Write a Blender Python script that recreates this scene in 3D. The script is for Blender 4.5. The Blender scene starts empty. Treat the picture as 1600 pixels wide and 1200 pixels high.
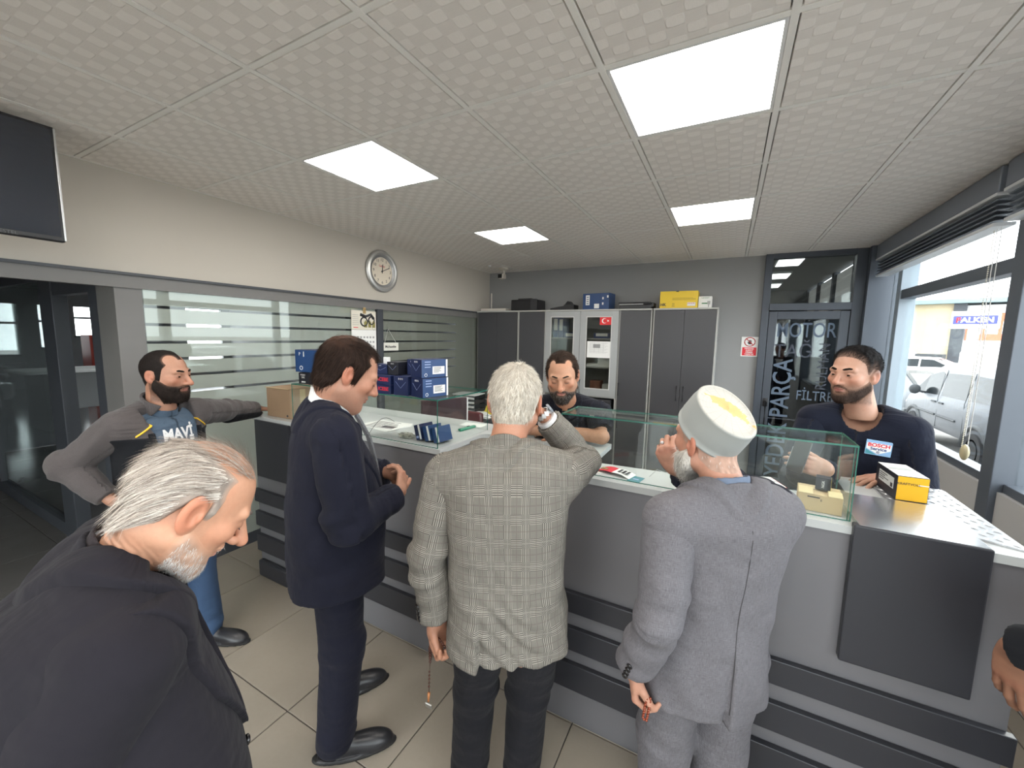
import bpy, bmesh, math, random
import numpy as np
from mathutils import Vector, Matrix

# ------------------------------------------------------------------ camera, world, sun, big lights, exposure
SC = bpy.context.scene
COL = SC.collection
R = math.radians
EYE_Z = 1.78


def make_camera():
    cd = bpy.data.cameras.new('camera')
    cam = bpy.data.objects.new('camera', cd)
    COL.objects.link(cam)
    yaw, pitch, roll = -0.4903, 0.1181, 0.0181
    cy, sy, cp, sp, cr, sr = math.cos(yaw), math.sin(yaw), math.cos(pitch), math.sin(pitch), math.cos(roll), math.sin(roll)
    f = Vector((sy * cp, cy * cp, -sp))
    rt = Vector((cy, -sy, 0))
    up = rt.cross(f)
    r2 = cr * rt + sr * up
    u2 = -sr * rt + cr * up
    m = Matrix((r2, u2, -f)).transposed().to_4x4()
    m.translation = Vector((0, 0, EYE_Z))
    cam.matrix_world = m
    cd.sensor_width = 36
    cd.lens = 629.4 / 1600 * 36
    cd.clip_start = 0.05
    cd.clip_end = 400
    SC.camera = cam


make_camera()
W = bpy.data.worlds.new('sky')
SC.world = W
W.use_nodes = True
_bg = W.node_tree.nodes['Background']
_bg.inputs[0].default_value = (0.93, 0.96, 1.0, 1)
_bg.inputs[1].default_value = 3.7
_sd = bpy.data.lights.new('sun', 'SUN')
_sd.energy = 0.8
_sd.angle = R(12)
_sd.color = (1.0, 0.95, 0.88)
_so = bpy.data.objects.new('sun', _sd)
COL.objects.link(_so)
_so.rotation_euler = (R(48), 0, R(150))
SC.view_settings.view_transform = 'Standard'
SC.view_settings.look = 'None'
SC.view_settings.exposure = 1.12
SC.view_settings.gamma = 1.0
SC.view_settings.use_curve_mapping = False
LAMP = 8.6          # emission of the ceiling light panels
try:
    SC.cycles.use_denoising = True
    SC.cycles.max_bounces = 9
    SC.cycles.diffuse_bounces = 5
    SC.cycles.transparent_max_bounces = 16
    SC.cycles.sample_clamp_indirect = 6.0
    SC.cycles.caustics_reflective = False
    SC.cycles.caustics_refractive = False
except Exception:
    pass

# ------------------------------------------------------------------ materials
def lin(h):
    h = h.lstrip('#')
    o = []
    for i in (0, 2, 4):
        c = int(h[i:i + 2], 16) / 255
        o.append(c / 12.92 if c <= 0.04045 else ((c + 0.055) / 1.055) ** 2.4)
    return tuple(o)


def C4(c):
    if isinstance(c, str):
        c = lin(c)
    return (c[0], c[1], c[2], 1.0)


class NT:
    """small helper for node trees"""
    def __init__(s, m):
        m.use_nodes = True
        s.t = m.node_tree
        s.n = s.t.nodes
        s.out = next(x for x in s.n if x.type == 'OUTPUT_MATERIAL')
        s.b = next((x for x in s.n if x.type == 'BSDF_PRINCIPLED'), None)

    def node(s, kind, **kw):
        x = s.n.new(kind)
        for k, v in kw.items():
            setattr(x, k, v)
        return x

    def l(s, a, b):
        s.t.links.new(a, b)

    def math(s, op, a, b=None, c=None):
        x = s.n.new('ShaderNodeMath')
        x.operation = op
        for i, v in enumerate((a, b, c)):
            if v is None:
                continue
            if isinstance(v, (int, float)):
                x.inputs[i].default_value = v
            else:
                s.l(v, x.inputs[i])
        return x.outputs[0]

    def mixc(s, fac, a, b, mode='MIX'):
        x = s.n.new('ShaderNodeMix')
        x.data_type = 'RGBA'
        x.blend_type = mode
        for i, v in ((0, fac), (6, a), (7, b)):
            if isinstance(v, (int, float)):
                x.inputs[i].default_value = v
            elif isinstance(v, (tuple, str)):
                x.inputs[i].default_value = C4(v)
            else:
                s.l(v, x.inputs[i])
        return x.outputs[2]

    def coord(s, which='Object'):
        x = s.n.new('ShaderNodeTexCoord')
        return x.outputs[which]

    def noise(s, vec, scale, detail=3, rough=0.55):
        x = s.n.new('ShaderNodeTexNoise')
        x.inputs['Scale'].default_value = scale
        x.inputs['Detail'].default_value = detail
        x.inputs['Roughness'].default_value = rough
        if vec is not None:
            s.l(vec, x.inputs['Vector'])
        return x.outputs['Fac']

    def scale(s, vec, v):
        x = s.n.new('ShaderNodeMapping')
        x.inputs['Scale'].default_value = v
        s.l(vec, x.inputs['Vector'])
        return x.outputs[0]

    def bump(s, h, strength=0.3, dist=0.002):
        x = s.n.new('ShaderNodeBump')
        x.inputs['Strength'].default_value = strength
        x.inputs['Distance'].default_value = dist
        s.l(h, x.inputs['Height'])
        s.l(x.outputs[0], s.b.inputs['Normal'])


_MC = {}


def mat(name, c, rough=0.5, metal=0.0, spec=0.5, var=0.0, vscale=8.0, bump=0.0, bscale=200.0, stretch=None, emit=None, estr=1.0, sheen=0.0, coat=0.0):
    """principled material; var mixes in a slightly darker tone by noise, bump adds fine relief"""
    if name in _MC:
        return _MC[name]
    m = bpy.data.materials.new(name)
    t = NT(m)
    t.b.inputs['Base Color'].default_value = C4(c)
    t.b.inputs['Roughness'].default_value = rough
    t.b.inputs['Metallic'].default_value = metal
    t.b.inputs['Specular IOR Level'].default_value = spec
    if sheen:
        t.b.inputs['Sheen Weight'].default_value = sheen
    if coat:
        t.b.inputs['Coat Weight'].default_value = coat
    if emit:
        t.b.inputs['Emission Color'].default_value = C4(emit)
        t.b.inputs['Emission Strength'].default_value = estr
    v = t.coord()
    if stretch:
        v = t.scale(v, stretch)
    if var:
        f = t.noise(v, vscale, 4)
        base = C4(c)[:3]
        dark = tuple(x * (1 - var) for x in base)
        lite = tuple(min(1, x * (1 + var * 0.6)) for x in base)
        t.l(t.mixc(f, dark, lite), t.b.inputs['Base Color'])
    if bump:
        t.bump(t.noise(v, bscale, 3), bump)
    _MC[name] = m
    return m


def glass_mat(name, tint=(0.86, 0.95, 0.92), refl=1.0):
    if name in _MC:
        return _MC[name]
    m = bpy.data.materials.new(name)
    t = NT(m)
    t.n.remove(t.b)
    tr = t.node('ShaderNodeBsdfTransparent')
    tr.inputs[0].default_value = C4(tint)
    gl = t.node('ShaderNodeBsdfGlossy')
    gl.inputs['Roughness'].default_value = 0.02
    gl.inputs[0].default_value = (0.95, 1, 0.98, 1)
    lw = t.node('ShaderNodeLayerWeight')
    lw.inputs[0].default_value = 0.5
    f = t.math('MULTIPLY', t.math('ADD', t.math('MULTIPLY', t.math('POWER', lw.outputs['Facing'], 4.0), 0.8), 0.035), refl)
    mx = t.node('ShaderNodeMixShader')
    t.l(f, mx.inputs[0])
    t.l(tr.outputs[0], mx.inputs[1])
    t.l(gl.outputs[0], mx.inputs[2])
    t.l(mx.outputs[0], t.out.inputs[0])
    _MC[name] = m
    return m


def frost_mat(name, c, trans=0.55, clear=0.0):
    """sand-blasted film: lets light through softly"""
    if name in _MC:
        return _MC[name]
    m = bpy.data.materials.new(name)
    t = NT(m)
    t.n.remove(t.b)
    d = t.node('ShaderNodeBsdfDiffuse')
    d.inputs[0].default_value = C4(c)
    tl = t.node('ShaderNodeBsdfTranslucent')
    tl.inputs[0].default_value = C4(c)
    mx = t.node('ShaderNodeMixShader')
    mx.inputs[0].default_value = trans
    t.l(d.outputs[0], mx.inputs[1])
    t.l(tl.outputs[0], mx.inputs[2])
    o = mx.outputs[0]
    if clear:
        tp = t.node('ShaderNodeBsdfTransparent')
        m2 = t.node('ShaderNodeMixShader')
        m2.inputs[0].default_value = clear
        t.l(o, m2.inputs[1])
        t.l(tp.outputs[0], m2.inputs[2])
        o = m2.outputs[0]
    t.l(o, t.out.inputs[0])
    _MC[name] = m
    return m

# ------------------------------------------------------------------ mesh helpers
class MB:
    """collects simple solids and links them as one mesh object"""
    def __init__(s):
        s.v, s.f, s.mi = [], [], []
        s.m = 0

    def add(s, vs, fs, M=None):
        o = len(s.v)
        for p in vs:
            p = Vector(p)
            s.v.append(tuple(M @ p) if M is not None else tuple(p))
        for f in fs:
            s.f.append([o + i for i in f])
            s.mi.append(s.m)
        return s

    def box(s, a, b, M=None):
        x0, y0, z0 = a
        x1, y1, z1 = b
        v = [(x0, y0, z0), (x1, y0, z0), (x1, y1, z0), (x0, y1, z0), (x0, y0, z1), (x1, y0, z1), (x1, y1, z1), (x0, y1, z1)]
        return s.add(v, [(3, 2, 1, 0), (4, 5, 6, 7), (0, 1, 5, 4), (1, 2, 6, 5), (2, 3, 7, 6), (3, 0, 4, 7)], M)

    def cbox(s, c, d, M=None):
        return s.box([c[i] - d[i] / 2 for i in range(3)], [c[i] + d[i] / 2 for i in range(3)], M)

    def bbox(s, a, b, r=0.004, M=None):
        """box with chamfered edges"""
        bm = bmesh.new()
        bmesh.ops.create_cube(bm, size=1)
        for v in bm.verts:
            v.co = Vector([(a[i] + b[i]) / 2 + v.co[i] * (b[i] - a[i]) for i in range(3)])
        bmesh.ops.bevel(bm, geom=bm.edges[:], offset=r, segments=2, affect='EDGES', profile=0.5)
        bm.verts.index_update()
        s.add([v.co for v in bm.verts], [[v.index for v in f.verts] for f in bm.faces], M)
        bm.free()
        return s

    def prism(s, pts, z0, z1, M=None):
        n = len(pts)
        v = [(p[0], p[1], z0) for p in pts] + [(p[0], p[1], z1) for p in pts]
        f = [list(range(n))[::-1], [n + i for i in range(n)]] + [(i, (i + 1) % n, n + (i + 1) % n, n + i) for i in range(n)]
        return s.add(v, f, M)

    def lathe(s, prof, n=24, M=None, cap=True):
        v, f = [], []
        for r, z in prof:
            for k in range(n):
                a = 2 * math.pi * k / n
                v.append((r * math.cos(a), r * math.sin(a), z))
        for i in range(len(prof) - 1):
            for k in range(n):
                k2 = (k + 1) % n
                f.append((i * n + k, i * n + k2, (i + 1) * n + k2, (i + 1) * n + k))
        if cap:
            f.append(list(range(n))[::-1])
            f.append([(len(prof) - 1) * n + k for k in range(n)])
        return s.add(v, f, M)

    def tube(s, pts, r, n=8, closed=False, M=None):
        pts = [Vector(p) for p in pts]
        N = len(pts)
        rr = r if isinstance(r, (list, tuple)) else [r] * N
        v, f = [], []
        up = Vector((0, 0, 1))
        for i, p in enumerate(pts):
            d = (pts[(i + 1) % N] - pts[i - 1]) if closed else (pts[min(i + 1, N - 1)] - pts[max(i - 1, 0)])
            d.normalize()
            a = d.cross(up)
            if a.length < 0.05:
                a = d.cross(Vector((1, 0, 0)))
            a.normalize()
            b = d.cross(a)
            for k in range(n):
                t = 2 * math.pi * k / n
                v.append(p + (a * math.cos(t) + b * math.sin(t)) * rr[i])
        for i in range(N if closed else N - 1):
            j = (i + 1) % N
            for k in range(n):
                k2 = (k + 1) % n
                f.append((i * n + k, i * n + k2, j * n + k2, j * n + k))
        if not closed:
            f.append(list(range(n))[::-1])
            f.append([(N - 1) * n + k for k in range(n)])
        return s.add(v, f, M)

    def sphere(s, c, r, seg=16, ring=10, M=None):
        if isinstance(r, (int, float)):
            r = (r, r, r)
        v = [(c[0], c[1], c[2] - r[2])]
        for i in range(1, ring):
            ph = -math.pi / 2 + math.pi * i / ring
            for k in range(seg):
                a = 2 * math.pi * k / seg
                v.append((c[0] + r[0] * math.cos(ph) * math.cos(a), c[1] + r[1] * math.cos(ph) * math.sin(a), c[2] + r[2] * math.sin(ph)))
        v.append((c[0], c[1], c[2] + r[2]))
        f = [(0, 1 + (k + 1) % seg, 1 + k) for k in range(seg)]
        for i in range(ring - 2):
            for k in range(seg):
                a, b = 1 + i * seg + k, 1 + i * seg + (k + 1) % seg
                f.append((a, b, b + seg, a + seg))
        top = len(v) - 1
        o = 1 + (ring - 2) * seg
        f += [(o + k, o + (k + 1) % seg, top) for k in range(seg)]
        return s.add(v, f, M)

    def mesh(s, name, mats, smooth=False):
        me = bpy.data.meshes.new(name)
        me.from_pydata(s.v, [], s.f)
        for m in (mats if isinstance(mats, (list, tuple)) else [mats]):
            me.materials.append(m)
        if any(s.mi):
            me.polygons.foreach_set('material_index', s.mi)
        if smooth:
            smooth_by_angle(me, smooth)
        me.update()
        return me

    def build(s, name, mats, parent=None, smooth=False, loc=None, rot=None):
        return link(name, s.mesh(name, mats, smooth), parent, loc, rot)


def smooth_by_angle(me, ang):
    me.polygons.foreach_set('use_smooth', [True] * len(me.polygons))
    if ang is not True:
        bm = bmesh.new()
        bm.from_mesh(me)
        for e in bm.edges:
            if len(e.link_faces) == 2 and e.calc_face_angle(0) > R(ang):
                e.smooth = False
        bm.to_mesh(me)
        bm.free()


def link(name, data, parent=None, loc=None, rot=None):
    o = bpy.data.objects.new(name, data)
    COL.objects.link(o)
    if parent is not None:
        o.parent = parent
    if loc is not None:
        o.location = loc
    if rot is not None:
        o.rotation_euler = rot
    return o


def tag(o, label=None, cat=None, group=None, kind=None):
    if label:
        o['label'] = label
    if cat:
        o['category'] = cat
    if group:
        o['group'] = group
    if kind:
        o['kind'] = kind
    return o


def thing(name, label, cat, loc=(0, 0, 0), rotz=0.0, group=None):
    o = link(name, None, None, loc, (0, 0, rotz))
    o.empty_display_size = 0.05
    return tag(o, label, cat, group)


def struct(o):
    o['kind'] = 'structure'
    return o


def sbox(name, a, b, m, parent=None, bevel=0.0, st=True):
    mb = MB()
    if bevel:
        mb.bbox(a, b, bevel)
    else:
        mb.box(a, b)
    o = mb.build(name, m, parent)
    if st and parent is None:
        o['kind'] = 'structure'
    return o


def frame_M(origin, right, up):
    r = Vector(right).normalized()
    u = Vector(up)
    u = (u - r * u.dot(r)).normalized()
    n = r.cross(u)
    M = Matrix((r, u, n)).transposed().to_4x4()
    M.translation = Vector(origin)
    return M


def text(name, body, size, M, m, parent=None, align='CENTER', sx=1.0, ext=0.0004, weight=0.0):
    """lettering as flat raised type, its x along M's first axis, y along the second"""
    cu = bpy.data.curves.new(name, 'FONT')
    cu.body = body
    cu.size = size
    cu.align_x = align
    cu.align_y = 'CENTER'
    cu.extrude = ext
    cu.offset = weight
    cu.resolution_u = 3
    cu.materials.append(m)
    tmp = bpy.data.objects.new(name, cu)
    me = bpy.data.meshes.new_from_object(tmp)
    me.name = name
    bpy.data.objects.remove(tmp)
    if not me.materials:
        me.materials.append(m)
    o = bpy.data.objects.new(name, me)
    COL.objects.link(o)
    Ms = M.copy() @ Matrix.Diagonal((sx, 1, 1, 1))
    if parent is not None:
        o.parent = parent
    o.matrix_local = Ms
    return o


def decal(mb, M, w, h, t=0.0006, c=(0, 0)):
    return mb.box((c[0] - w / 2, c[1] - h / 2, 0), (c[0] + w / 2, c[1] + h / 2, t), M)

# ------------------------------------------------------------------ the room
XL, XR, YB, YF, CZ = -3.47, 1.375, 5.68, -3.2, 2.776
M_wall = mat('wall paint lit warm', (0.55, 0.51, 0.45), 0.85, var=0.05, vscale=1.5, bump=0.05, bscale=120)  # same grey paint as the back wall, warm light put into its colour
M_wallb = mat('wall paint shaded', (0.285, 0.285, 0.285), 0.85, var=0.05, vscale=1.5, bump=0.05, bscale=120)  # same grey paint, its weaker light put in as a darker colour
M_dark = mat('anthracite frame', (0.045, 0.05, 0.06), 0.45, bump=0.03)
M_frame = mat('window aluminium', (0.10, 0.115, 0.14), 0.4, metal=0.2)
M_trimg = mat('grey trim board', (0.17, 0.165, 0.16), 0.5, var=0.2, vscale=3, stretch=(1, 0.15, 1))
M_black = mat('black plastic', (0.012, 0.012, 0.014), 0.4)
M_white = mat('white card', (0.8, 0.8, 0.78), 0.6)
M_paper = mat('paper', (0.82, 0.82, 0.8), 0.7)
M_ink = mat('dark print', (0.03, 0.03, 0.035), 0.6)
M_steel = mat('brushed steel', (0.55, 0.55, 0.55), 0.3, metal=1.0)
M_glass = glass_mat('window glass', (0.97, 0.99, 0.98), 0.8)
M_glassd = glass_mat('partition glass', (0.72, 0.76, 0.76), 1.6)
M_case = glass_mat('display glass', (0.975, 0.99, 0.985), 0.6)
M_edge = mat('green glass edge', (0.03, 0.15, 0.115), 0.15, spec=0.8)


def tile_floor_mat(name, a, b, rough):
    m = bpy.data.materials.new(name)
    t = NT(m)
    v = t.coord('Object')
    oi = t.node('ShaderNodeObjectInfo')
    vs = t.node('ShaderNodeVectorMath', operation='ADD')
    t.l(v, vs.inputs[0])
    t.l(oi.outputs['Location'], vs.inputs[1])
    n1 = t.noise(vs.outputs[0], 5, 5, 0.6)
    n2 = t.noise(vs.outputs[0], 60, 3)
    f = t.math('ADD', t.math('MULTIPLY', n1, 0.7), t.math('MULTIPLY', n2, 0.3))
    t.l(t.mixc(f, a, b), t.b.inputs['Base Color'])
    t.b.inputs['Roughness'].default_value = rough
    t.bump(n2, 0.04, 0.001)
    return m


M_ftile = tile_floor_mat('beige floor tile', (0.25, 0.217, 0.178), (0.325, 0.287, 0.238), 0.30)
M_fdark = tile_floor_mat('dark floor tile', (0.10, 0.095, 0.09), (0.14, 0.135, 0.13), 0.22)
M_grout = mat('dark grout', (0.05, 0.047, 0.043), 0.9)


def tiles(parent, name, m, xs, ys, z, t, gap, bev, up=True, skip=()):
    """square tiles with recessed joints, one object each, sharing mesh data between equal sizes"""
    cache = {}
    for j in range(len(xs) - 1):
        for i in range(len(ys) - 1):
            if (j, i) in skip:
                continue
            w, d = xs[j + 1] - xs[j] - gap, ys[i + 1] - ys[i] - gap
            k = (round(w, 3), round(d, 3))
            if k not in cache:
                mb = MB()
                z1 = t if up else -t
                e = bev
                v = [(-w / 2, -d / 2, 0), (w / 2, -d / 2, 0), (w / 2, d / 2, 0), (-w / 2, d / 2, 0)]
                v += [(x, y, z1 * 0.8) for x, y, _ in v[:4]]
                v += [((-w / 2 + e) if x < 0 else (w / 2 - e), (-d / 2 + e) if y < 0 else (d / 2 - e), z1) for x, y, _ in v[:4]]
                f = [(a, (a + 1) % 4, (a + 1) % 4 + 4, a + 4) for a in range(4)] + [(a + 4, (a + 1) % 4 + 4, (a + 1) % 4 + 8, a + 8) for a in range(4)] + [(8, 9, 10, 11)]
                if not up:
                    f = [tuple(reversed(q)) for q in f]
                mb.add(v, f)
                cache[k] = mb.mesh(name, m)
            link(name, cache[k], parent, ((xs[j] + xs[j + 1]) / 2, (ys[i] + ys[i + 1]) / 2, z))


def grid(lo, hi, org, step):
    k = math.ceil((lo - org) / step + 1e-6)
    o = [lo]
    while org + k * step < hi - 1e-6:
        if org + k * step - o[-1] > 0.02:
            o.append(org + k * step)
        k += 1
    o.append(hi)
    return o


# floor
fl = sbox('floor', (-3.47, YF, -0.12), (1.5, YB, -0.008), M_grout)
tiles(fl, 'tile', M_ftile, grid(-3.47, XR, -1.717, 0.6), grid(YF, YB, 1.02, 0.6), -0.008, 0.008, 0.005, 0.0015)
fa = sbox('floor_alcove', (-9.0, YF, -0.12), (-3.47, 1.15, -0.008), M_grout)
tiles(fa, 'tile', M_fdark, grid(-9.0, -3.47, -1.717, 0.6), grid(YF, 1.15, 1.02, 0.6), -0.008, 0.008, 0.005, 0.0015)

# ceiling: tiles on a tee grid
def ceil_mat():
    m = bpy.data.materials.new('embossed ceiling tile')
    t = NT(m)
    v = t.coord('Object')
    s = t.node('ShaderNodeSeparateXYZ')
    t.l(v, s.inputs[0])
    a, b = 0.06, 0.05
    sx = t.math('SINE', t.math('MULTIPLY', s.outputs[0], math.pi / a))
    sy = t.math('SINE', t.math('MULTIPLY', s.outputs[1], math.pi / b))
    pr = t.math('MULTIPLY', sx, sy)
    mr = t.node('ShaderNodeMapRange')
    mr.interpolation_type = 'SMOOTHSTEP'
    mr.inputs[1].default_value = -0.02
    mr.inputs[2].default_value = 0.16
    t.l(pr, mr.inputs[0])
    fine = t.noise(t.scale(v, (40, 400, 1)), 1.0, 2)
    fine2 = t.noise(t.scale(v, (400, 40, 1)), 1.0, 2)
    fm = t.mixc(mr.outputs[0], fine, fine2)
    c = t.mixc(mr.outputs[0], (0.82, 0.775, 0.73), (0.91, 0.865, 0.82))
    c2 = t.mixc(t.math('MULTIPLY', fm, 0.12), c, (0.2, 0.2, 0.2))
    t.l(c2, t.b.inputs['Base Color'])
    t.b.inputs['Roughness'].default_value = 0.55
    h = t.math('ADD', mr.outputs[0], t.math('MULTIPLY', fm, 0.3))
    t.bump(h, 0.35, 0.004)
    return m


M_ceil = ceil_mat()
M_tee = mat('ceiling tee', (0.84, 0.82, 0.78), 0.5)
ce = sbox('ceiling', (XL, YF, CZ + 0.03), (1.5, YB, CZ + 0.15), M_dark)  # slab coloured dark to deepen the shade lines in the tile gaps
gx = grid(XL, XR, -3.4931, 0.6)
gy = grid(YF, YB, 0.98934, 0.6)
LIGHTS = []
for X in (gx.index(min(gx, key=lambda q: abs(q + 0.493))), gx.index(min(gx, key=lambda q: abs(q + 2.293)))):
    for yy in (1.589, 3.389, -0.211, -2.011):  # rows behind the camera are unseen, added along the pattern for their light
        LIGHTS.append((X, gy.index(min(gy, key=lambda q: abs(q - yy)))))
tiles(ce, 'tile', M_ceil, gx, gy, CZ + 0.03, 0.030, 0.033, 0.002, up=False, skip=set(LIGHTS))
for x in gx[1:-1]:
    mb = MB().box((x - 0.012, YF, CZ - 0.001), (x + 0.012, YB, CZ + 0.03))
    mb.build('tee_bar', M_tee, ce)
for y in gy[1:-1]:
    mb = MB()
    for j in range(len(gx) - 1):
        mb.box((gx[j] + 0.012, y - 0.012, CZ), (gx[j + 1] - 0.012, y + 0.012, CZ + 0.03))
    mb.build('tee_bar', M_tee, ce)
for a, b in (((XL, YF, CZ - 0.002), (XL + 0.02, YB, CZ + 0.03)), ((XL, YB - 0.02, CZ - 0.002), (XR, YB, CZ + 0.03)), ((XR - 0.02, YF, CZ - 0.002), (XR, YB, CZ + 0.03))):
    sbox('wall_angle', a, b, M_tee, ce)

M_lamp = mat('lamp diffuser', (0.9, 0.9, 0.9), 0.5, emit=(1.0, 0.95, 0.88), estr=LAMP)
M_lframe = mat('white lamp frame', (0.75, 0.75, 0.75), 0.4)
LL = ['large square ceiling light panel nearest the camera, over the counter', 'small-looking ceiling light panel near the back wall, right of the other far one',
      'unseen ceiling light panel added overhead behind the camera, window side', 'unseen ceiling light panel added by the glazed front, window side',
      'square ceiling light panel above the man in the navy suit', 'small-looking ceiling light panel near the black printer corner, left of the other far one',
      'unseen ceiling light panel added overhead behind the camera, television side', 'unseen ceiling light panel added by the glazed front, television side']
for (j, i), lab in zip(LIGHTS, LL):
    x0, x1, y0, y1 = gx[j] + 0.013, gx[j + 1] - 0.013, gy[i] + 0.013, gy[i + 1] - 0.013
    L = thing('ceiling_light', lab, 'light', ((x0 + x1) / 2, (y0 + y1) / 2, CZ), group='square light panels in the ceiling')
    w, d = (x1 - x0) / 2, (y1 - y0) / 2
    mb = MB()
    for a, b in (((-w, -d, 0), (w, -d + 0.012, 0.02)), ((-w, d - 0.012, 0), (w, d, 0.02)), ((-w, -d + 0.012, 0), (-w + 0.012, d - 0.012, 0.02)), ((w - 0.012, -d + 0.012, 0), (w, d - 0.012, 0.02))):
        mb.box(a, b)
    mb.build('frame', M_lframe, L)
    MB().box((-w + 0.012, -d + 0.012, 0.004), (w - 0.012, d - 0.012, 0.018)).build('diffuser', M_lamp, L)

# walls
sbox('wall_left', (XL - 0.16, YF, 2.13), (XL, YB, CZ + 0.15), M_wall)
sbox('wall_back', (XL - 0.1, YB, 0), (0.33, YB + 0.15, CZ + 0.15), M_wallb)
sbox('wall_front', (XL - 5.6, YF - 0.15, 0), (XL, YF, CZ + 0.15), M_wall)
sbox('wall_front_top', (XL, YF - 0.15, 2.3), (1.5, YF, CZ + 0.15), M_wall)
sbox('roof', (-9.2, YF - 0.2, CZ + 0.16), (1.62, YB + 0.2, CZ + 0.3), M_dark)
sbox('trim_1', (XL - 0.03, YF, 2.045), (XL + 0.03, YB, 2.125), M_trimg)
sbox('trim_2', (XL - 0.02, YF, 2.125), (XL + 0.05, YB, 2.142), M_dark)
sbox('baseboard_left', (XL - 0.01, 1.15, 0), (XL + 0.025, YB, 0.09), M_dark)

# alcove left of the room, under the beam
sbox('wall_alcove', (-9.1, YF, 0), (-9.0, 1.2, 2.5), M_dark)
sbox('ceiling_alcove', (-9.1, YF, 2.35), (XL - 0.16, 1.2, 2.45), M_wallb)
M_ph = M_frame
w1 = link('window_1', None)
struct(w1)
MB().box((-9, 1.135, 0.1), (-4.9, 1.145, 2.15)).build('pane', M_glassd, w1)
MB().box((-9, 1.11, 0.0), (-4.9, 1.17, 0.11)).build('bottom_rail', M_dark, w1)
MB().box((-9, 1.11, 2.15), (-3.5, 1.19, 2.36)).build('head_rail', M_dark, w1)
for x in (-6.9,):
    MB().box((x - 0.03, 1.11, 0.11), (x + 0.03, 1.17, 2.15)).build('post', M_dark, w1)
d1 = link('door_1', None)
struct(d1)
MB().bbox((-4.9, 1.10, 0), (-4.62, 1.19, 2.15), 0.004).build('jamb', M_dark, d1)
MB().bbox((-3.89, 1.10, 0), (-3.745, 1.19, 2.15), 0.004).build('jamb', M_dark, d1)
MB().box((-4.62, 1.11, 2.03), (-3.89, 1.18, 2.15)).build('head', M_dark, d1)
sbox('wall_pier', (-3.745, 1.10, 0), (-3.46, 1.24, 2.1), M_trimg)

# frosted partition along the left wall
w2 = link('window_2', None)
struct(w2)
GAPS = [1.935, 1.815, 1.695, 1.578, 1.46, 1.34]
M_fro = frost_mat('frosted film', (0.72, 0.73, 0.69), 0.60, 0.03)
M_fro_shade = frost_mat('frosted film with shade in its colour', (0.30, 0.295, 0.265), 0.35)  # same film, darkened in colour for the unlit space behind it
for (y0, y1, m) in ((1.24, 3.255, M_fro), (3.335, YB, M_fro_shade)):
    MB().box((XL + 0.010, y0, 0.09), (XL + 0.018, y1, 2.05)).build('pane', M_glass, w2)
    zs = [2.045] + GAPS + [0.09]
    ends = [(y0, y1)] * 7
    for k in range(7):
        hi = zs[k] - (0.010 if k else 0)
        lo = zs[k + 1] + (0.010 if k < 6 else 0)
        MB().box((XL + 0.005, y0 + 0.005, lo), (XL + 0.0085, y1 - 0.005, hi)).build('film_band', m, w2)
    if y0 > 3:                      # the clear strips stop short of the back wall on this pane
        for z in GAPS:
            MB().box((XL + 0.005, 4.75, z - 0.0102), (XL + 0.0085, y1 - 0.005, z + 0.0102)).build('film_band', m, w2)
MB().bbox((XL - 0.03, 3.255, 0), (XL + 0.045, 3.335, 2.05), 0.004).build('mullion', M_dark, w2)

# the workshop behind the partition
M_conc = mat('polished concrete', (0.20, 0.20, 0.20), 0.12, var=0.35, vscale=1.2)
M_gw = mat('workshop wall', (0.30, 0.31, 0.31), 0.8, var=0.1, vscale=1)
sbox('floor_workshop', (-18.2, 1.15, -0.1), (-3.47, 9.2, -0.002), M_conc)
sbox('ceiling_workshop', (-18.2, 1.19, 3.6), (-9.2, 9.2, 3.7), M_gw)
sbox('ceiling_workshop_near', (-9.2, 5.0, 3.6), (-3.63, 9.2, 3.7), M_gw)
sbox('ceiling_workshop_edge', (-4.3, 1.19, 3.6), (-3.63, 5.0, 3.7), M_gw)
w9 = link('window_9', None)  # unseen skylight, added to brighten the film from behind
struct(w9)
MB().box((-9.2, 1.24, 3.64), (-4.3, 5.0, 3.65)).build('pane', M_glass, w9)
for x in (-7.6, -6.0):
    MB().box((x, 1.24, 3.6), (x + 0.06, 5.0, 3.7)).build('rafter', M_dark, w9)
sbox('wall_workshop_side', (-9.1, 1.16, 2.36), (-3.63, 1.24, 3.6), M_gw)
sbox('wall_workshop_near', (-18.2, 1.0, 0), (-9.05, 1.15, 3.6), M_gw)
sbox('wall_workshop_right', (-3.63, 1.24, 2.13), (-3.6, 9.2, 3.6), M_gw)
def wall_holes(name, x, t, y0, y1, z1, holes, m):
    """wall in the plane x with rectangular openings (ya, yb, za, zb)"""
    mb = MB()
    ys = sorted({y0, y1, *[h[0] for h in holes], *[h[1] for h in holes]})
    for a, b in zip(ys, ys[1:]):
        cuts = sorted([(h[2], h[3]) for h in holes if h[0] <= a and h[1] >= b])
        z = 0
        for c, d in cuts:
            if c > z:
                mb.box((x, a, z), (x + t, b, c))
            z = d
        if z < z1:
            mb.box((x, a, z), (x + t, b, z1))
    return struct(mb.build(name, m))
HOL = [(3.0, 3.55, 1.0, 2.45), (4.0, 4.35, 1.2, 2.45), (4.75, 5.6, 1.55, 2.45), (7.7, 8.9, 0.6, 2.6)]
wall_holes('wall_workshop_far', -18.2, 0.15, 1.15, 9.2, 3.6, HOL, M_gw)
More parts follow.
